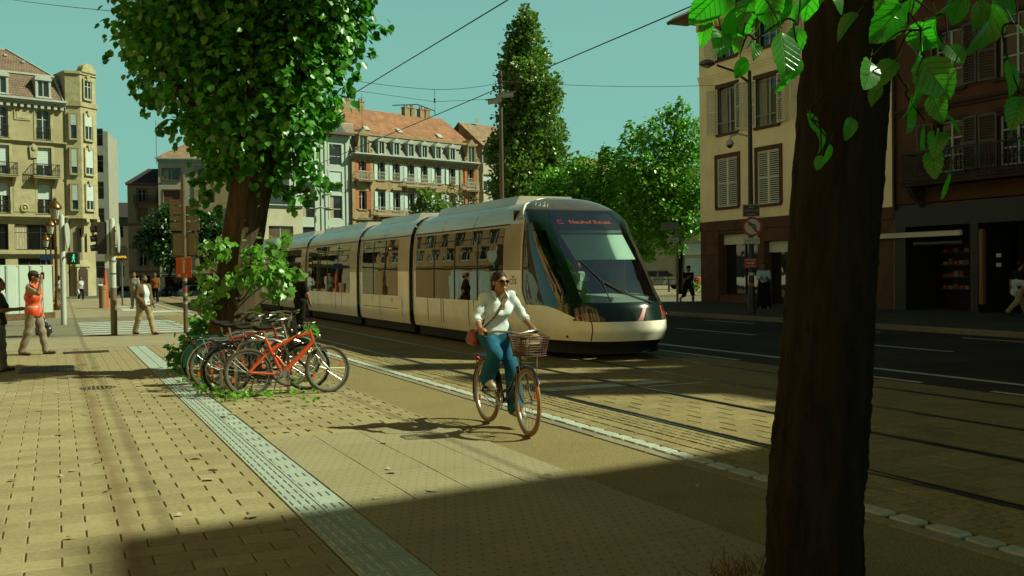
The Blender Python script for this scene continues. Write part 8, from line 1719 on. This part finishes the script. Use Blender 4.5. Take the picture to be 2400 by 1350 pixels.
mb.ball((0.06,e,0.115), 0.028, 0.006, 0.03, 10, 6); mb.obox((0.05,e,0.035), (0.022,0,0.004), (0,0.005,0), (-0.004,0,0.052)); mb.bar((0.05,e,0.0), (0.09,e,-0.13), 0.022, 0.01, up=(0,1,0)); mb.bar((0.05,e,0.0), (0.0,e,-0.12), 0.022, 0.01, up=(0,1,0)); mb.bar((0.05,e,0.07), (0.0,e,0.0), 0.016, 0.01, up=(0,1,0)); mb.bar((0.05,e,0.07), (0.10,e,0.01), 0.016, 0.01, up=(0,1,0))
mb.build('green_man', mat('green_led', (0.02, 0.3, 0.15), 0.5, var=0, emit=(0.05, 1.0, 0.45), estr=0.5), ps)
# dot-matrix stop board on a thin post
p = empty('stop_board', (3.35, 58.97, -0.02), 0, 'dark rounded tram stop board with amber letters on a thin post', 'sign board')
mb = MB(); mb.tube([(0,0,0),(0,0,2.6)], 0.05, 10); mb.build('post', M_gpole, p, smooth=True)
mb = MB(); mb.prism([(-0.30,-0.40),(0.30,-0.40),(0.33,-0.3),(0.30,0.30),(0.16,0.42),(-0.16,0.42),(-0.30,0.30),(-0.33,-0.3)], -0.09, 0.09); bd = mb.build('board', M_dkpole, p, (0, 0, 2.9), rad(-4))
link('lettering', text_mesh('RAPPEL', 0.17, mat('amber_led', (0.3, 0.15, 0.01), 0.5, var=0, emit=(1.0, 0.55, 0.03), estr=1.0), 0.002), bd, (0, -0.095, -0.22), rot=(PI/2, 0, 0))
# three ornate street lanterns
def lantern(loc_, label):
    r = empty('street_lantern', loc_, 0, label, 'street lamp', 'ornate street lanterns')
    mb = MB(); mb.lathe([(0.16,0),(0.17,0.25),(0.11,0.35),(0.10,0.9),(0.075,1.0),(0.07,3.0),(0.085,3.05),(0.055,3.15),(0.045,4.25),(0.07,4.3),(0.03,4.42)], (0,0,0), 14); mb.build('post', M_bronze, r, smooth=True)
    mb = MB()
    for s in (-1, 1): mb.tube([(0,0,4.3),(s*0.16,0,4.42),(s*0.20,0,4.60)], 0.015, 6)
    mb.build('cradle', M_bronze, r, smooth=True)
    mb = MB(); mb.lathe([(0.15,4.48),(0.245,4.95),(0.25,5.0)], (0,0,0), 6); mb.build('lantern_glass', M_lglass, r)
    mb = MB(); mb.lathe([(0.30,4.98),(0.34,5.02),(0.32,5.10),(0.22,5.24),(0.12,5.36),(0.07,5.40),(0.09,5.45),(0.05,5.50),(0.02,5.56)], (0,0,0), 16); mb.build('lantern_cap', M_bronze, r, smooth=True)
    for k in range(6): a = 2*PI*k/6; mb = MB(); mb.bar((0.15*math.cos(a),0.15*math.sin(a),4.48), (0.25*math.cos(a),0.25*math.sin(a),5.0), 0.02, 0.02); mb.build('glazing_bar', M_bronze, r)
lantern((0.05, 53.92, 0), 'nearest and largest ornate bronze street lantern behind the hoarding')
lantern((-0.23, 70.5, -0.1), 'middle ornate bronze street lantern of the three behind the hoarding')
lantern((-0.62, 85.2, -0.55), 'farthest and smallest ornate bronze street lantern of the three')
# white hoarding of ribbed panels
h = empty('hoarding', (0, 0, 0), 0, 'white corrugated construction hoarding on a timber base at the left edge', 'fence')
A, Bp = Vector((-9.2, 38.2, 0)), Vector((-0.10, 44.1, 0)); d = (Bp-A).normalized(); n = Vector((d.y, -d.x, 0)); L = (Bp-A).length; k = int(L/0.95); rz = math.atan2(d.y, d.x)
mb = MB(); w = 0.94/2; M_hoard = mat('hoarding_white', (0.47, 0.56, 0.47), 0.5, var=0.06, scale=2, dirt=0.2, dirtcol=(0.3, 0.25, 0.15))
prof = [(-w, 0), (-w+0.06, -0.03), (-w+0.40, -0.03), (-w+0.44, 0.0), (-w+0.50, 0.0), (-w+0.54, -0.03), (w-0.06, -0.03), (w, 0)]
mb.loft([[(x, y, 0.2) for x, y in prof], [(x, y, 2.08) for x, y in prof]], closed=False); mb.loft([[(x, y+0.012, 2.08) for x, y in prof], [(x, y+0.012, 0.2) for x, y in prof]], closed=False); pm = mb.mesh('panel', M_hoard)
for i in range(k):
    c = A + d*(i+0.5)*L/k; link('panel', pm, h, (c.x, c.y, 0), rz)
mb = MB(); mb.obox((A+Bp)/2 + Vector((0,0,0.11)) + n*0.05, d*L/2, n*0.09, (0,0,0.12)); mb.build('timber_base', mat('weathered_timber', (0.14, 0.085, 0.04), 0.85, var=0.25, scale=4), h)
mb = MB(); mb.obox((A+Bp)/2 + Vector((0,0,2.1)), d*L/2, n*0.03, (0,0,0.025)); mb.build('top_rail', M_hoard, h)
# direction-sign pole with orange detour sign
p = empty('direction_sign_pole', (3.38, 29.9, -0.02), 0, 'brown sign pole with orange arrow detour sign and grey sign backs beside the tree', 'sign pole')
mb = MB(); mb.tube([(0,0,0),(0,0,4.55)], 0.062, 12); mb.build('post', mat('brown_pole', (0.12, 0.085, 0.04), 0.5, var=0.15), p, smooth=True)
YS = rad(-YAW)
for z, hh, x0, x1 in ((3.78, 0.16, -0.42, 0.0), (3.55, 0.24, -0.42, 0.42), (3.32, 0.14, -0.42, 0.42), (3.08, 0.24, -0.42, 0.42)):
    mb = MB(); mb.box(x0, x1, 0.07, 0.095, -hh/2, hh/2); mb.box(x0, x1, 0.065, 0.075, -0.015, 0.015); mb.build('sign_back', M_gpole, p, (0, 0, z), YS)
mb = MB(); mb.box(-0.36, 0.36, 0.07, 0.09, -0.33, 0.33); sb = mb.build('square_sign_back', M_gpole, p, (0, 0, 2.56), YS)
mb = MB(); mb.tube([(-0.36,0.08,-0.27),(-0.30,0.08,-0.33),(0.30,0.08,-0.33),(0.36,0.08,-0.27),(0.36,0.08,0.27),(0.30,0.08,0.33),(-0.30,0.08,0.33),(-0.36,0.08,0.27)], 0.022, 6, closed=True); mb.build('sign_rim', M_dkpole, sb, smooth=True)
for z in (0.22, -0.22): mb = MB(); mb.box(-0.3, 0.3, 0.055, 0.072, z-0.02, z+0.02); mb.build('rail', M_gpole, sb)
mb = MB(); mb.box(-0.22, 0.22, -0.085, -0.07, -0.29, 0.29); os_ = mb.build('detour_sign', M_osign, p, (0, 0, 1.90), YS)
mb = MB(); mb.box(-0.022, 0.022, -0.090, -0.086, -0.16, 0.20); mb.prism([(-0.062,0.13),(0,0.245),(0.062,0.13),(0.03,0.145),(-0.03,0.145)], -0.090, -0.0865); mb.box(-0.10, 0.10, -0.090, -0.086, 0.255, 0.266); mb.build('arrow', M_wsign, os_)
mb = MB(); mb.torus((-0.14,-0.088,-0.24), (0,1,0), 0.028, 0.008, 14, 5); mb.build('emblem', M_wsign, os_)
mb = MB(); mb.prism([(0.03,-0.255),(0.09,-0.255),(0.09,-0.22),(0.06,-0.195),(0.03,-0.22)], -0.090, -0.0865); mb.build('emblem', mat('yellow_mark', (0.6, 0.35, 0.03), 0.5, var=0), os_)
for z, hh, m in ((1.55,0.08,M_grey),(1.42,0.08,M_navy),(1.27,0.07,M_rsign),(1.12,0.08,M_grey),(0.98,0.06,M_dkpole),(0.88,0.07,M_grey)): mb = MB(); mb.tube([(0,0,z-hh/2),(0,0,z+hh/2)], 0.0635, 12, cap=False); mb.build('sticker', m, p, smooth=True)
# bollard with a plant and traffic cone behind
b = empty('stone_bollard', (2.18, 54.95, -0.01), 0, 'tan cylindrical bollard in front of the corner building', 'bollard'); mb = MB(); mb.lathe([(0.18,0),(0.18,0.95),(0.20,0.97),(0.20,1.12),(0.17,1.16)], (0,0,0), 20); mb.build('shaft', mat('tan_concrete', (0.30, 0.19, 0.10), 0.8, var=0.1), b, smooth=True, angle=35)
c = empty('traffic_cone', (2.35, 55.6, 0.0), 0, 'orange traffic cone sticking up behind the tan bollard', 'cone'); mb = MB(); mb.lathe([(0.13,1.0),(0.03,1.95),(0.02,1.96)], (0,0,0), 14); mb.lathe([(0.2,0),(0.2,0.04),(0.16,0.05),(0.13,1.0)], (0,0,0), 14); mb.build('cone_body', M_osign, c, smooth=True, angle=30)
s_ = empty('street_name_sign', (-0.48, 66.26, -0.05), 0, 'small blue street sign on a thin post below the lanterns', 'sign'); mb = MB(); mb.tube([(0,0,0),(0,0,3.0)], 0.04, 8); mb.build('post', M_gpole, s_); mb = MB(); mb.box(-0.33, 0.33, -0.07, -0.045, -0.16, 0.16); mb.build('plate', M_bsign, s_, (0, 0, 2.85), rad(-10))
# catenary mast with two cameras
M_mast = mat('mast_brown_grey', (0.11, 0.085, 0.055), 0.5, metal=0.2, var=0.15)
p = empty('camera_mast', (11.6, 25.9, -0.02), 0, 'slim mast with two surveillance cameras rising behind the tram in front of the poplar', 'mast')
mb = MB(); mb.tube([(0,0,0),(0,0,4),(0,0,7.35)], [0.075,0.06,0.05], 12); mb.build('post', M_mast, p, smooth=True)
R_ = Vector((math.cos(rad(YAW)), -math.sin(rad(YAW)), 0))
for s, z, tl in ((-1, 6.5, -0.16), (1, 6.66, 0.10)):
    c = R_*s*0.17; dv = (R_*s + Vector((0,0,tl))).normalized(); mb = MB(); mb.obox((0,0,0), dv*0.20, Vector((-R_.y, R_.x, 0))*0.06, dv.cross(Vector((-R_.y, R_.x, 0)))*0.06); mb.obox(dv*0.05 + Vector((0,0,0.075)), dv*0.22, Vector((-R_.y, R_.x, 0))*0.07, Vector((0,0,0.008))); cm = mb.build('camera', M_wpole, p, (c.x, c.y, z))
    mb = MB(); mb.bar(-c, (0,0,0), 0.05, 0.06); mb.build('camera_arm', M_wpole, cm)
for z in (6.9, 7.05, 7.2): mb = MB(); mb.tube([(0,0,z-0.03),(0,0,z+0.03)], 0.075, 10); mb.build('collar', M_dkpole, p)
# overhead line: contact wires, span wires and registration arms
def wire(name, label, pts, r=0.009, sag=0.0):
    P = []
    for a, b_ in zip(pts[:-1], pts[1:]):
        a, b_ = Vector(a), Vector(b_)
        for i in range(12): t = i/12; P.append(a.lerp(b_, t) - Vector((0,0,sag*4*t*(1-t))))
    P.append(Vector(pts[-1])); mb = MB(); mb.tube(P, r, 5); o = mb.build(name, M_dkpole); tag(o, label, 'wire'); return o
wire('contact_wire', 'tram contact wire over the near track crossing the sky toward the top centre', [(6.8, -6, 6.08), (6.72, 26, 6.05), (6.9, 75, 6.0)], 0.012)
wire('contact_wire', 'tram contact wire over the far track passing in front of the camera mast', [(9.6, -6, 6.02), (9.72, 26, 6.02), (9.5, 75, 6.0)], 0.012)
wire('span_wire', 'span wire from the camera mast leftwards to the street tree', [(11.6, 25.9, 7.0), (9.72, 26.1, 6.72), (6.75, 26.4, 6.95), (3.6, 26.9, 7.45)], 0.007, 0.05)
wire('span_wire', 'lower span wire steadying the contact wires left of the mast', [(11.6, 25.9, 6.55), (9.72, 26.2, 6.4), (6.75, 26.8, 6.75)], 0.006)
wire('span_wire', 'thin span wire running from the mast right to the cream house', [(11.6, 25.9, 7.05), (27.0, 31.0, 9.1)], 0.008, 0.25)
wire('span_wire', 'thin wire crossing the sky above the left corner building', [(-6, 60, 17), (3.0, 24, 7.6)], 0.010, 0.2)
for k, (x0, x1, y0, z0) in enumerate(((9.72, 8.5, 26.2, 6.04), (6.72, 5.6, 26.6, 6.06))):
    mb = MB(); mb.tube([(x0, y0, z0), (x0, y0, z0+0.10), (x0-0.5, y0+0.02, z0+0.26), (x1, y0+0.05, z0+0.20)], 0.014, 6); mb.lathe([(0.02,0),(0.035,0.03),(0.02,0.06),(0.035,0.09),(0.02,0.12)], (x0, y0, z0+0.34), 8); mb.tube([(x0, y0, z0+0.05),(x0,y0,z0+0.72)], 0.006, 5)
    tag(mb.build('registration_arm', M_dkpole), ['steady arm holding the far contact wire left of the mast', 'steady arm holding the near contact wire beside the tree crown'][k], 'wire arm', 'steady arms')
# lamp post with signs in front of the cream house
p = empty('lamp_post', (21.24, 27.03, 0.08), 0, 'dark street lamp post with street name plate and no-left-turn sign before the cream house', 'street lamp')
mb = MB(); mb.tube([(0,0,0),(0,0,0.9),(0,0,0.95),(0,0,4),(0.0,0.0,8.15)], [0.13,0.12,0.095,0.085,0.06], 14); mb.build('post', M_dkpole, p, smooth=True)
mb = MB(); mb.tube([(0,0,7.75),(-0.5,0.22,8.15),(-1.0,0.46,8.35)], [0.045,0.04,0.035], 8); mb.build('arm', M_dkpole, p, smooth=True)
mb = MB(); mb.lathe([(0.001,-0.10),(0.17,-0.08),(0.27,-0.02),(0.28,0.02),(0.22,0.08),(0.10,0.13),(0.03,0.15)], (-1.28, 0.60, 8.40), 18); lh = mb.build('lamp_head', M_gpole, p, smooth=True); mb = MB(); mb.ball((-1.28,0.60,8.32), 0.15, 0.15, 0.06, 12, 6); mb.build('lamp_lens', M_lglass, lh, smooth=True)
SR = rad(-38)
mb = MB(); mb.box(-0.28, 0.28, -0.125, -0.11, -0.21, 0.21); pl_ = mb.build('name_plate', M_navy, p, (0.0, -0.02, 3.47), SR)
mb = MB()
for z in (-0.195, 0.195): mb.box(-0.265, 0.265, -0.129, -0.126, z-0.008, z+0.008)
for x in (-0.265, 0.265): mb.box(x-0.008, x+0.008, -0.129, -0.1262, -0.187, 0.187)
mb.build('plate_border', M_wsign, pl_)
for t, sz, z in (('RUE', 0.085, 0.11), ('DU FAUBOURG DE SAVERNE', 0.062, 0.0), ('Kronenburjer Stross', 0.062, -0.12)):
    o = link('lettering', text_mesh(t, sz, M_wsign, 0.001), pl_, (0, -0.1265, z), rot=(PI/2, 0, 0)); o.scale = (0.62 if len(t) > 5 else 1.0, 1, 1)
mb = MB(); disc(mb, (0,0,0), 0.33, 0.025, (0,1,0), 28); rs = mb.build('no_left_turn_sign', M_rsign, p, (0.02, -0.06, 2.93), SR); rs.location += Vector((-0.075, -0.09, 0))
mb = MB(); disc(mb, (0,-0.0145,0), 0.255, 0.004, (0,1,0), 28); mb.build('sign_face', M_wsign, rs)
mb = MB(); mb.tube([(0.09,-0.02,-0.15),(0.09,-0.02,0.02),(0.05,-0.02,0.07),(-0.05,-0.02,0.08)], 0.024, 6); mb.prism([(-0.04,0.0),(-0.04,0.16),(-0.16,0.08)], -0.024, -0.018); mb.build('arrow', M_dkpole, rs)
mb = MB(); mb.obox((0,-0.028,0), (0.17,0,-0.19), (0,0.003,0), (0.02,0,0.018)); mb.build('slash', M_rsign, rs)
mb = MB(); mb.box(-0.27, 0.27, -0.13, -0.115, -0.10, 0.10); ex = mb.build('exception_plate', M_wsign, p, (0, -0.02, 2.46), SR); link('lettering', text_mesh('SAUF', 0.10, M_dkpole, 0.001), ex, (-0.1, -0.132, 0), rot=(PI/2, 0, 0)); link('lettering', text_mesh('CTS', 0.10, M_dkpole, 0.001), ex, (0.16, -0.132, 0), rot=(PI/2, 0, 0))
mb = MB(); mb.box(-0.21, 0.21, -0.135, -0.12, -0.17, 0.17); rd_ = mb.build('red_direction_plate', M_rsign, p, (-0.05, -0.02, 1.72), SR)
mb = MB(); mb.box(-0.14, 0.06, -0.140, -0.136, -0.018, 0.018); mb.prism([(0.05,-0.05),(0.14,0.0),(0.05,0.05)], -0.140, -0.1365); mb.build('arrow', M_wsign, rd_)
for z in (0.10, -0.10): mb = MB(); mb.box(-0.17, 0.17, -0.140, -0.136, z-0.012, z+0.012); mb.build('text_bar', M_wsign, rd_)
mb = MB(); mb.tube([(0,0,5.95),(-0.35,0.16,6.05),(-0.58,0.27,5.98),(-0.62,0.29,5.85)], 0.03, 8); dm = mb.build('dome_camera_arm', M_wsign, p, smooth=True); mb = MB(); mb.lathe([(0.13,0.0),(0.14,0.08),(0.09,0.16),(0.03,0.18)], (-0.62,0.29,5.68), 14); mb.build('dome_housing', M_wsign, dm, smooth=True); mb = MB(); mb.ball((-0.62,0.29,5.67), 0.10, 0.10, 0.10, 12, 8); mb.build('dome', M_dkpole, dm, smooth=True)
for z, m in ((1.35, M_wsign), (1.15, M_dkpole), (1.0, M_osign)): mb = MB(); mb.tube([(0,0,z-0.05),(0,0,z+0.05)], 0.098, 12, cap=False); mb.build('sticker', m, p, smooth=True)
# small sign post at the house corner
p = empty('corner_sign_post', (26.3, 38.9, 0.05), 0, 'grey post with box sign and white direction plate at the cream house corner', 'sign post')
mb = MB(); mb.tube([(0,0,0),(0,0,3.75)], 0.055, 10); mb.build('post', M_gpole, p, smooth=True); mb = MB(); mb.box(-0.75, 0.05, -0.12, 0.02, -0.16, 0.16); mb.build('box_sign', M_gpole, p, (0.0, -0.05, 3.55), YS); mb = MB(); mb.box(-0.42, 0.08, -0.08, -0.055, -0.10, 0.10); dp = mb.build('direction_plate', M_wsign, p, (0.0, 0.0, 2.92), YS)
for z in (0.035, -0.035): mb = MB(); mb.box(-0.36, 0.02, -0.084, -0.081, z-0.012, z+0.012); mb.build('text_bar', M_dkpole, dp)
# lamp seen above the tram, left
p = empty('street_lamp', (14.3, 59.5, -0.02), 0, 'grey street lamp with a bent neck seen above the rear of the tram', 'street lamp'); mb = MB(); mb.tube([(0,0,0),(0,0,5.2),(0.05,0,5.5),(0.3,-0.1,5.62),(0.55,-0.2,5.55)], [0.09,0.07,0.06,0.05,0.05], 10); mb.build('post', M_wpole, p, smooth=True); mb = MB(); mb.ball((0,0,0), 0.30, 0.16, 0.10, 12, 8); mb.build('lamp_head', M_gpole, p, (0.75, -0.28, 5.5), smooth=True)
# cars
M_carw = mat('white_car_paint', (0.50, 0.48, 0.40), 0.3, var=0.03, coat=0.5); M_card = mat('dark_car_paint', (0.02, 0.018, 0.016), 0.3, var=0.05, coat=0.5); M_carg = mat('silver_car_paint', (0.32, 0.31, 0.26), 0.3, metal=0.3, var=0.03, coat=0.4)
def car(label, loc_, rz, paint, L=4.2, Hh=1.5, W=1.76):
    r = empty('parked_car', loc_, rz, label, 'car', 'parked cars'); w = W/2; h = Hh
    prof = [(-L/2, 0.35), (-L/2+0.02, 0.62), (-L/2+0.18, 0.82), (-L*0.24, 0.93), (-L*0.10, h-0.10), (L*0.02, h), (L*0.26, h-0.04), (L*0.40, h*0.66), (L/2-0.05, 0.82), (L/2, 0.55), (L/2-0.03, 0.32)]
    rings = []
    for s, ins in ((-1, 0.10), (-1, 0.02), (-1, 0.0), (1, 0.0), (1, 0.02), (1, 0.10)):
        ring = []
        for k, (y, z) in enumerate(prof): top = max(0, (z-0.9)/(h-0.9)); ring.append((s*(w - 0.20*top - ins), y*(1-0.02*(ins > 0.05)), z - (0.03 if ins > 0.05 else 0)))
        rings.append(ring)
    mb = MB(); mb.loft(rings, 0, closed=True, cap=True); body = mb.build('body', paint, r, smooth=True, angle=35)
    for s in (-1, 1):
        for (y0, y1, t0, t1) in ((-L*0.20, L*0.06, -L*0.09, L*0.04), (L*0.08, L*0.34, L*0.07, L*0.25)):
            mb = MB(); z0, z1 = 0.96, h-0.12; x0, x1 = w-0.015, w-0.155; q = [(s*x0, y0, z0), (s*x0, y1, z0), (s*x1, t1, z1), (s*x1, t0, z1)]; mb.quad(*(q if s > 0 else q[::-1])); mb.build('side_window', M_glass_dark, r)
        for y in (-L*0.31, L*0.31):
            mb = MB(); mb.lathe([(0.10,-0.11),(0.29,-0.10),(0.32,-0.05),(0.32,0.05),(0.29,0.10),(0.10,0.11)], (0,0,0), 18, axis=(1,0,0)); wl_ = mb.build('wheel', M_tyre, r, (s*(w-0.09), y, 0.32), smooth=True); mb = MB(); mb.lathe([(0.0,0.0),(0.19,0.0),(0.19,0.01),(0.0,0.02)], (s*0.115,0,0), 14, axis=(s,0,0)); mb.build('rim', M_alu, wl_)
        mb = MB(); mb.ball((0,0,0), 0.16, 0.06, 0.07, 10, 6); mb.build('headlight', M_lglass, r, (s*(w-0.25), -L/2+0.10, 0.70), smooth=True)
        mb = MB(); mb.ball((0,0,0), 0.12, 0.05, 0.10, 10, 6); mb.build('tail_light', M_red, r, (s*(w-0.20), L/2-0.06, 0.80), smooth=True)
    for (ya, za, yb, zb) in ((-L*0.235, 0.95, -L*0.108, h-0.12), (L*0.395, h*0.68, L*0.27, h-0.07)):
        mb = MB(); q = [(-w+0.12, ya, za+0.012), (w-0.12, ya, za+0.012), (w-0.24, yb, zb+0.012), (-w+0.24, yb, zb+0.012)]; mb.quad(*(q if ya < 0 else q[::-1])); mb.build('windscreen', M_glass_dark, r)
    return r
car('white compact car parked under the dark street tree', (15.6, 127.0, -1.3), rad(112), M_carw, 4.0, 1.6)
car('dark car parked behind the bearded man in front of the pink house', (7.2, 117.6, -1.05), rad(108), M_card)
car('pale car parked beside the motorcycle before the white block', (12.9, 129.0, -1.33), rad(112), M_carg)
car('silver car parked under the trees beyond the tram', (40.0, 61.5, 0.08), rad(70), M_carg, 4.3, 1.45)
# motorcycle
m_ = empty('motorcycle', (12.1, 124.2, -1.22), rad(15), 'dark motorcycle with pale windscreen parked left of the white car', 'motorcycle')
for y in (-0.65, 0.7): mb = MB(); mb.torus((0,y,0.3), (1,0,0), 0.25, 0.06, 20, 8); mb.build('wheel', M_tyre, m_, smooth=True)
mb = MB(); mb.loft([[(-0.12,-0.8,0.6),(0.12,-0.8,0.6),(0.12,-0.8,0.75),(-0.12,-0.8,0.75)], [(-0.18,-0.2,0.4),(0.18,-0.2,0.4),(0.16,-0.2,0.85),(-0.16,-0.2,0.85)], [(-0.2,0.3,0.35),(0.2,0.3,0.35),(0.18,0.3,1.0),(-0.18,0.3,1.0)], [(-0.12,0.6,0.6),(0.12,0.6,0.6),(0.12,0.55,1.05),(-0.12,0.55,1.05)]], cap=True); mb.build('body', M_card, m_, smooth=True)
mb = MB(); mb.loft([[(-0.2,0.62,1.0),(0,0.68,1.0),(0.2,0.62,1.0)], [(-0.16,0.5,1.4),(0,0.54,1.42),(0.16,0.5,1.4)]], closed=False); mb.build('windscreen', M_lglass, m_, smooth=True); mb = MB(); mb.tube([(-0.36,0.35,1.08),(0,0.48,1.05),(0.36,0.35,1.08)], 0.02, 6); mb.build('handlebar', M_gpole, m_)
# railing, bin and bushes by the silver car
rl = empty('low_railing', (35.2, 55.6, 0.08), 0, 'low dark park railing in front of the silver car', 'railing')
for i in range(5): mb = MB(); mb.box(-0.05, 0.05, -0.05, 0.05, 0, 0.85); mb.build('post', M_dkpole, rl, (i*1.5, -i*0.35, 0))
for z in (0.45, 0.8): mb = MB(); mb.bar((0,0,z), (6.0,-1.4,z), 0.05, 0.06); mb.build('rail', M_dkpole, rl)
bn = empty('litter_bin', (37.6, 54.2, 0.08), 0, 'round dark litter bin with red side by the tree trunk', 'bin'); mb = MB(); mb.lathe([(0.28,0),(0.32,0.1),(0.34,1.0),(0.30,1.15),(0.1,1.25)], (0,0,0), 16); mb.build('drum', M_dkpole, bn, smooth=True); mb = MB(); mb.lathe([(0.25,0.25),(0.27,0.9),(0.22,0.95)], (0.45,-0.15,0), 14); mb.build('red_liner', M_rsign, bn, smooth=True)
for k, (x, y, lb) in enumerate(((38.6, 53.6, 'low green bush right of the litter bin'), (35.4, 50.6, 'low green bush at the foot of the bare tree trunk'))):
    t = empty('low_bush', (x, y, 0.08), 0, lb, 'bush', 'low bushes under the trees'); P, N = sample_lobes([(0,0,0.35,0.45),(0.6,-0.1,0.3,0.4),(-0.5,0.1,0.3,0.38)], 90, 90+k, clump=4, cr=0.3); P[:,2] = np.maximum(P[:,2], 0.02); V, Fq = leaf_cloud(P, N, 0.13, 'simple', 95+k, 0.0); link('foliage', np_mesh('foliage', V, Fq, M_leafa), t)
    mb = MB(); [limb(mb, [(0,0,0),(dx,0,0.4)], 0.02, 0.008, 5) for dx in (-0.3, 0.0, 0.4)]; mb.build('stems', M_bark2, t)
# added backdrop house beside the pink house, its dark render standing in for shade
AL = empty('alley_backdrop', (-6, 172, -1.65), bdir(100), 'dark backdrop house added to fill the shaded alley left of the pink house', 'house'); mb = MB(); hs = [(6+i*3, 7.2+i*3, 3+j*3.1, 4.8+j*3.1) for i in range(6) for j in range(3)]; wall_with_holes(mb, 0, 26, 0, 12.4, hs); shell(mb, 0, 26, 0, 12.4, 8); mb.build('wall', mat('dark_backdrop_render', (0.16, 0.13, 0.09), 0.9, var=0.1), AL)
for h_ in hs: add_window(AL, (h_[0]+h_[1])/2, h_[2], 1.2, 1.8, gm=M_glass_dark)
mb = MB(); mb.quad((-0.3,-0.4,12.4),(26.3,-0.4,12.4),(26.3,4,15),(-0.3,4,15)); mb.quad((-0.3,4,15),(26.3,4,15),(26.3,8,12.4),(-0.3,8,12.4)); mb.build('roof', M_slate_d, AL)
# fallen leaves and weeds
r = np.random.default_rng(21); pts = [(0.0,11.6),(2.45,10.6),(0.35,8.4),(0.30,9.6),(-0.35,9.2),(2.1,12.4),(0.75,7.3),(0.05,7.0),(1.2,8.8),(2.75,13.1),(3.4,11.6),(0.9,13.0),(3.05,12.4),(-0.2,13.8),(1.35,6.6),(5.0,5.6),(4.5,6.4),(2.6,7.2)] + [(float(r.uniform(-1,4)), float(r.uniform(7,20))) for _ in range(30)]
P = np.array([(x, y, 0.014) for x, y in pts]); N = r.normal(size=P.shape)*np.array([1,1,0.15]); V, Fq = leaf_cloud(P, N*3, 0.085, 'lobed', 22, 0.0); V[:,2] = np.maximum(0.004, 0.014 + (V[:,2]-0.014)*0.35)
tag(link('fallen_leaves', np_mesh('fallen_leaves', V, Fq, mat('dry_leaf', (0.26, 0.22, 0.11), 0.8, col2=(0.42, 0.40, 0.27), scale=3))), 'scattered dry leaves lying on the sunlit paving', 'leaves', kind='stuff')
W_ = []
for (x, y, n_) in ((2.15,13.55,14),(2.0,14.2,12),(1.95,14.8,10),(2.55,13.5,8),(3.0,13.55,7),(1.95,15.5,10),(2.3,13.9,8),(3.3,15.0,8),(1.9,16.2,8),(2.9,12.6,3)): W_ += [(x + r.normal()*0.10, y + r.normal()*0.12, r.uniform(0.02, 0.11)) for _ in range(n_*3)]
P = np.array(W_); V, Fq = leaf_cloud(P, r.normal(size=P.shape)+np.array([0,0,0.8]), 0.055, 'simple', 23, -0.4); tag(link('weeds', np_mesh('weeds', V, Fq, M_leafa)), 'small green weeds growing between the pavers under the parked bicycles', 'weeds', kind='stuff')
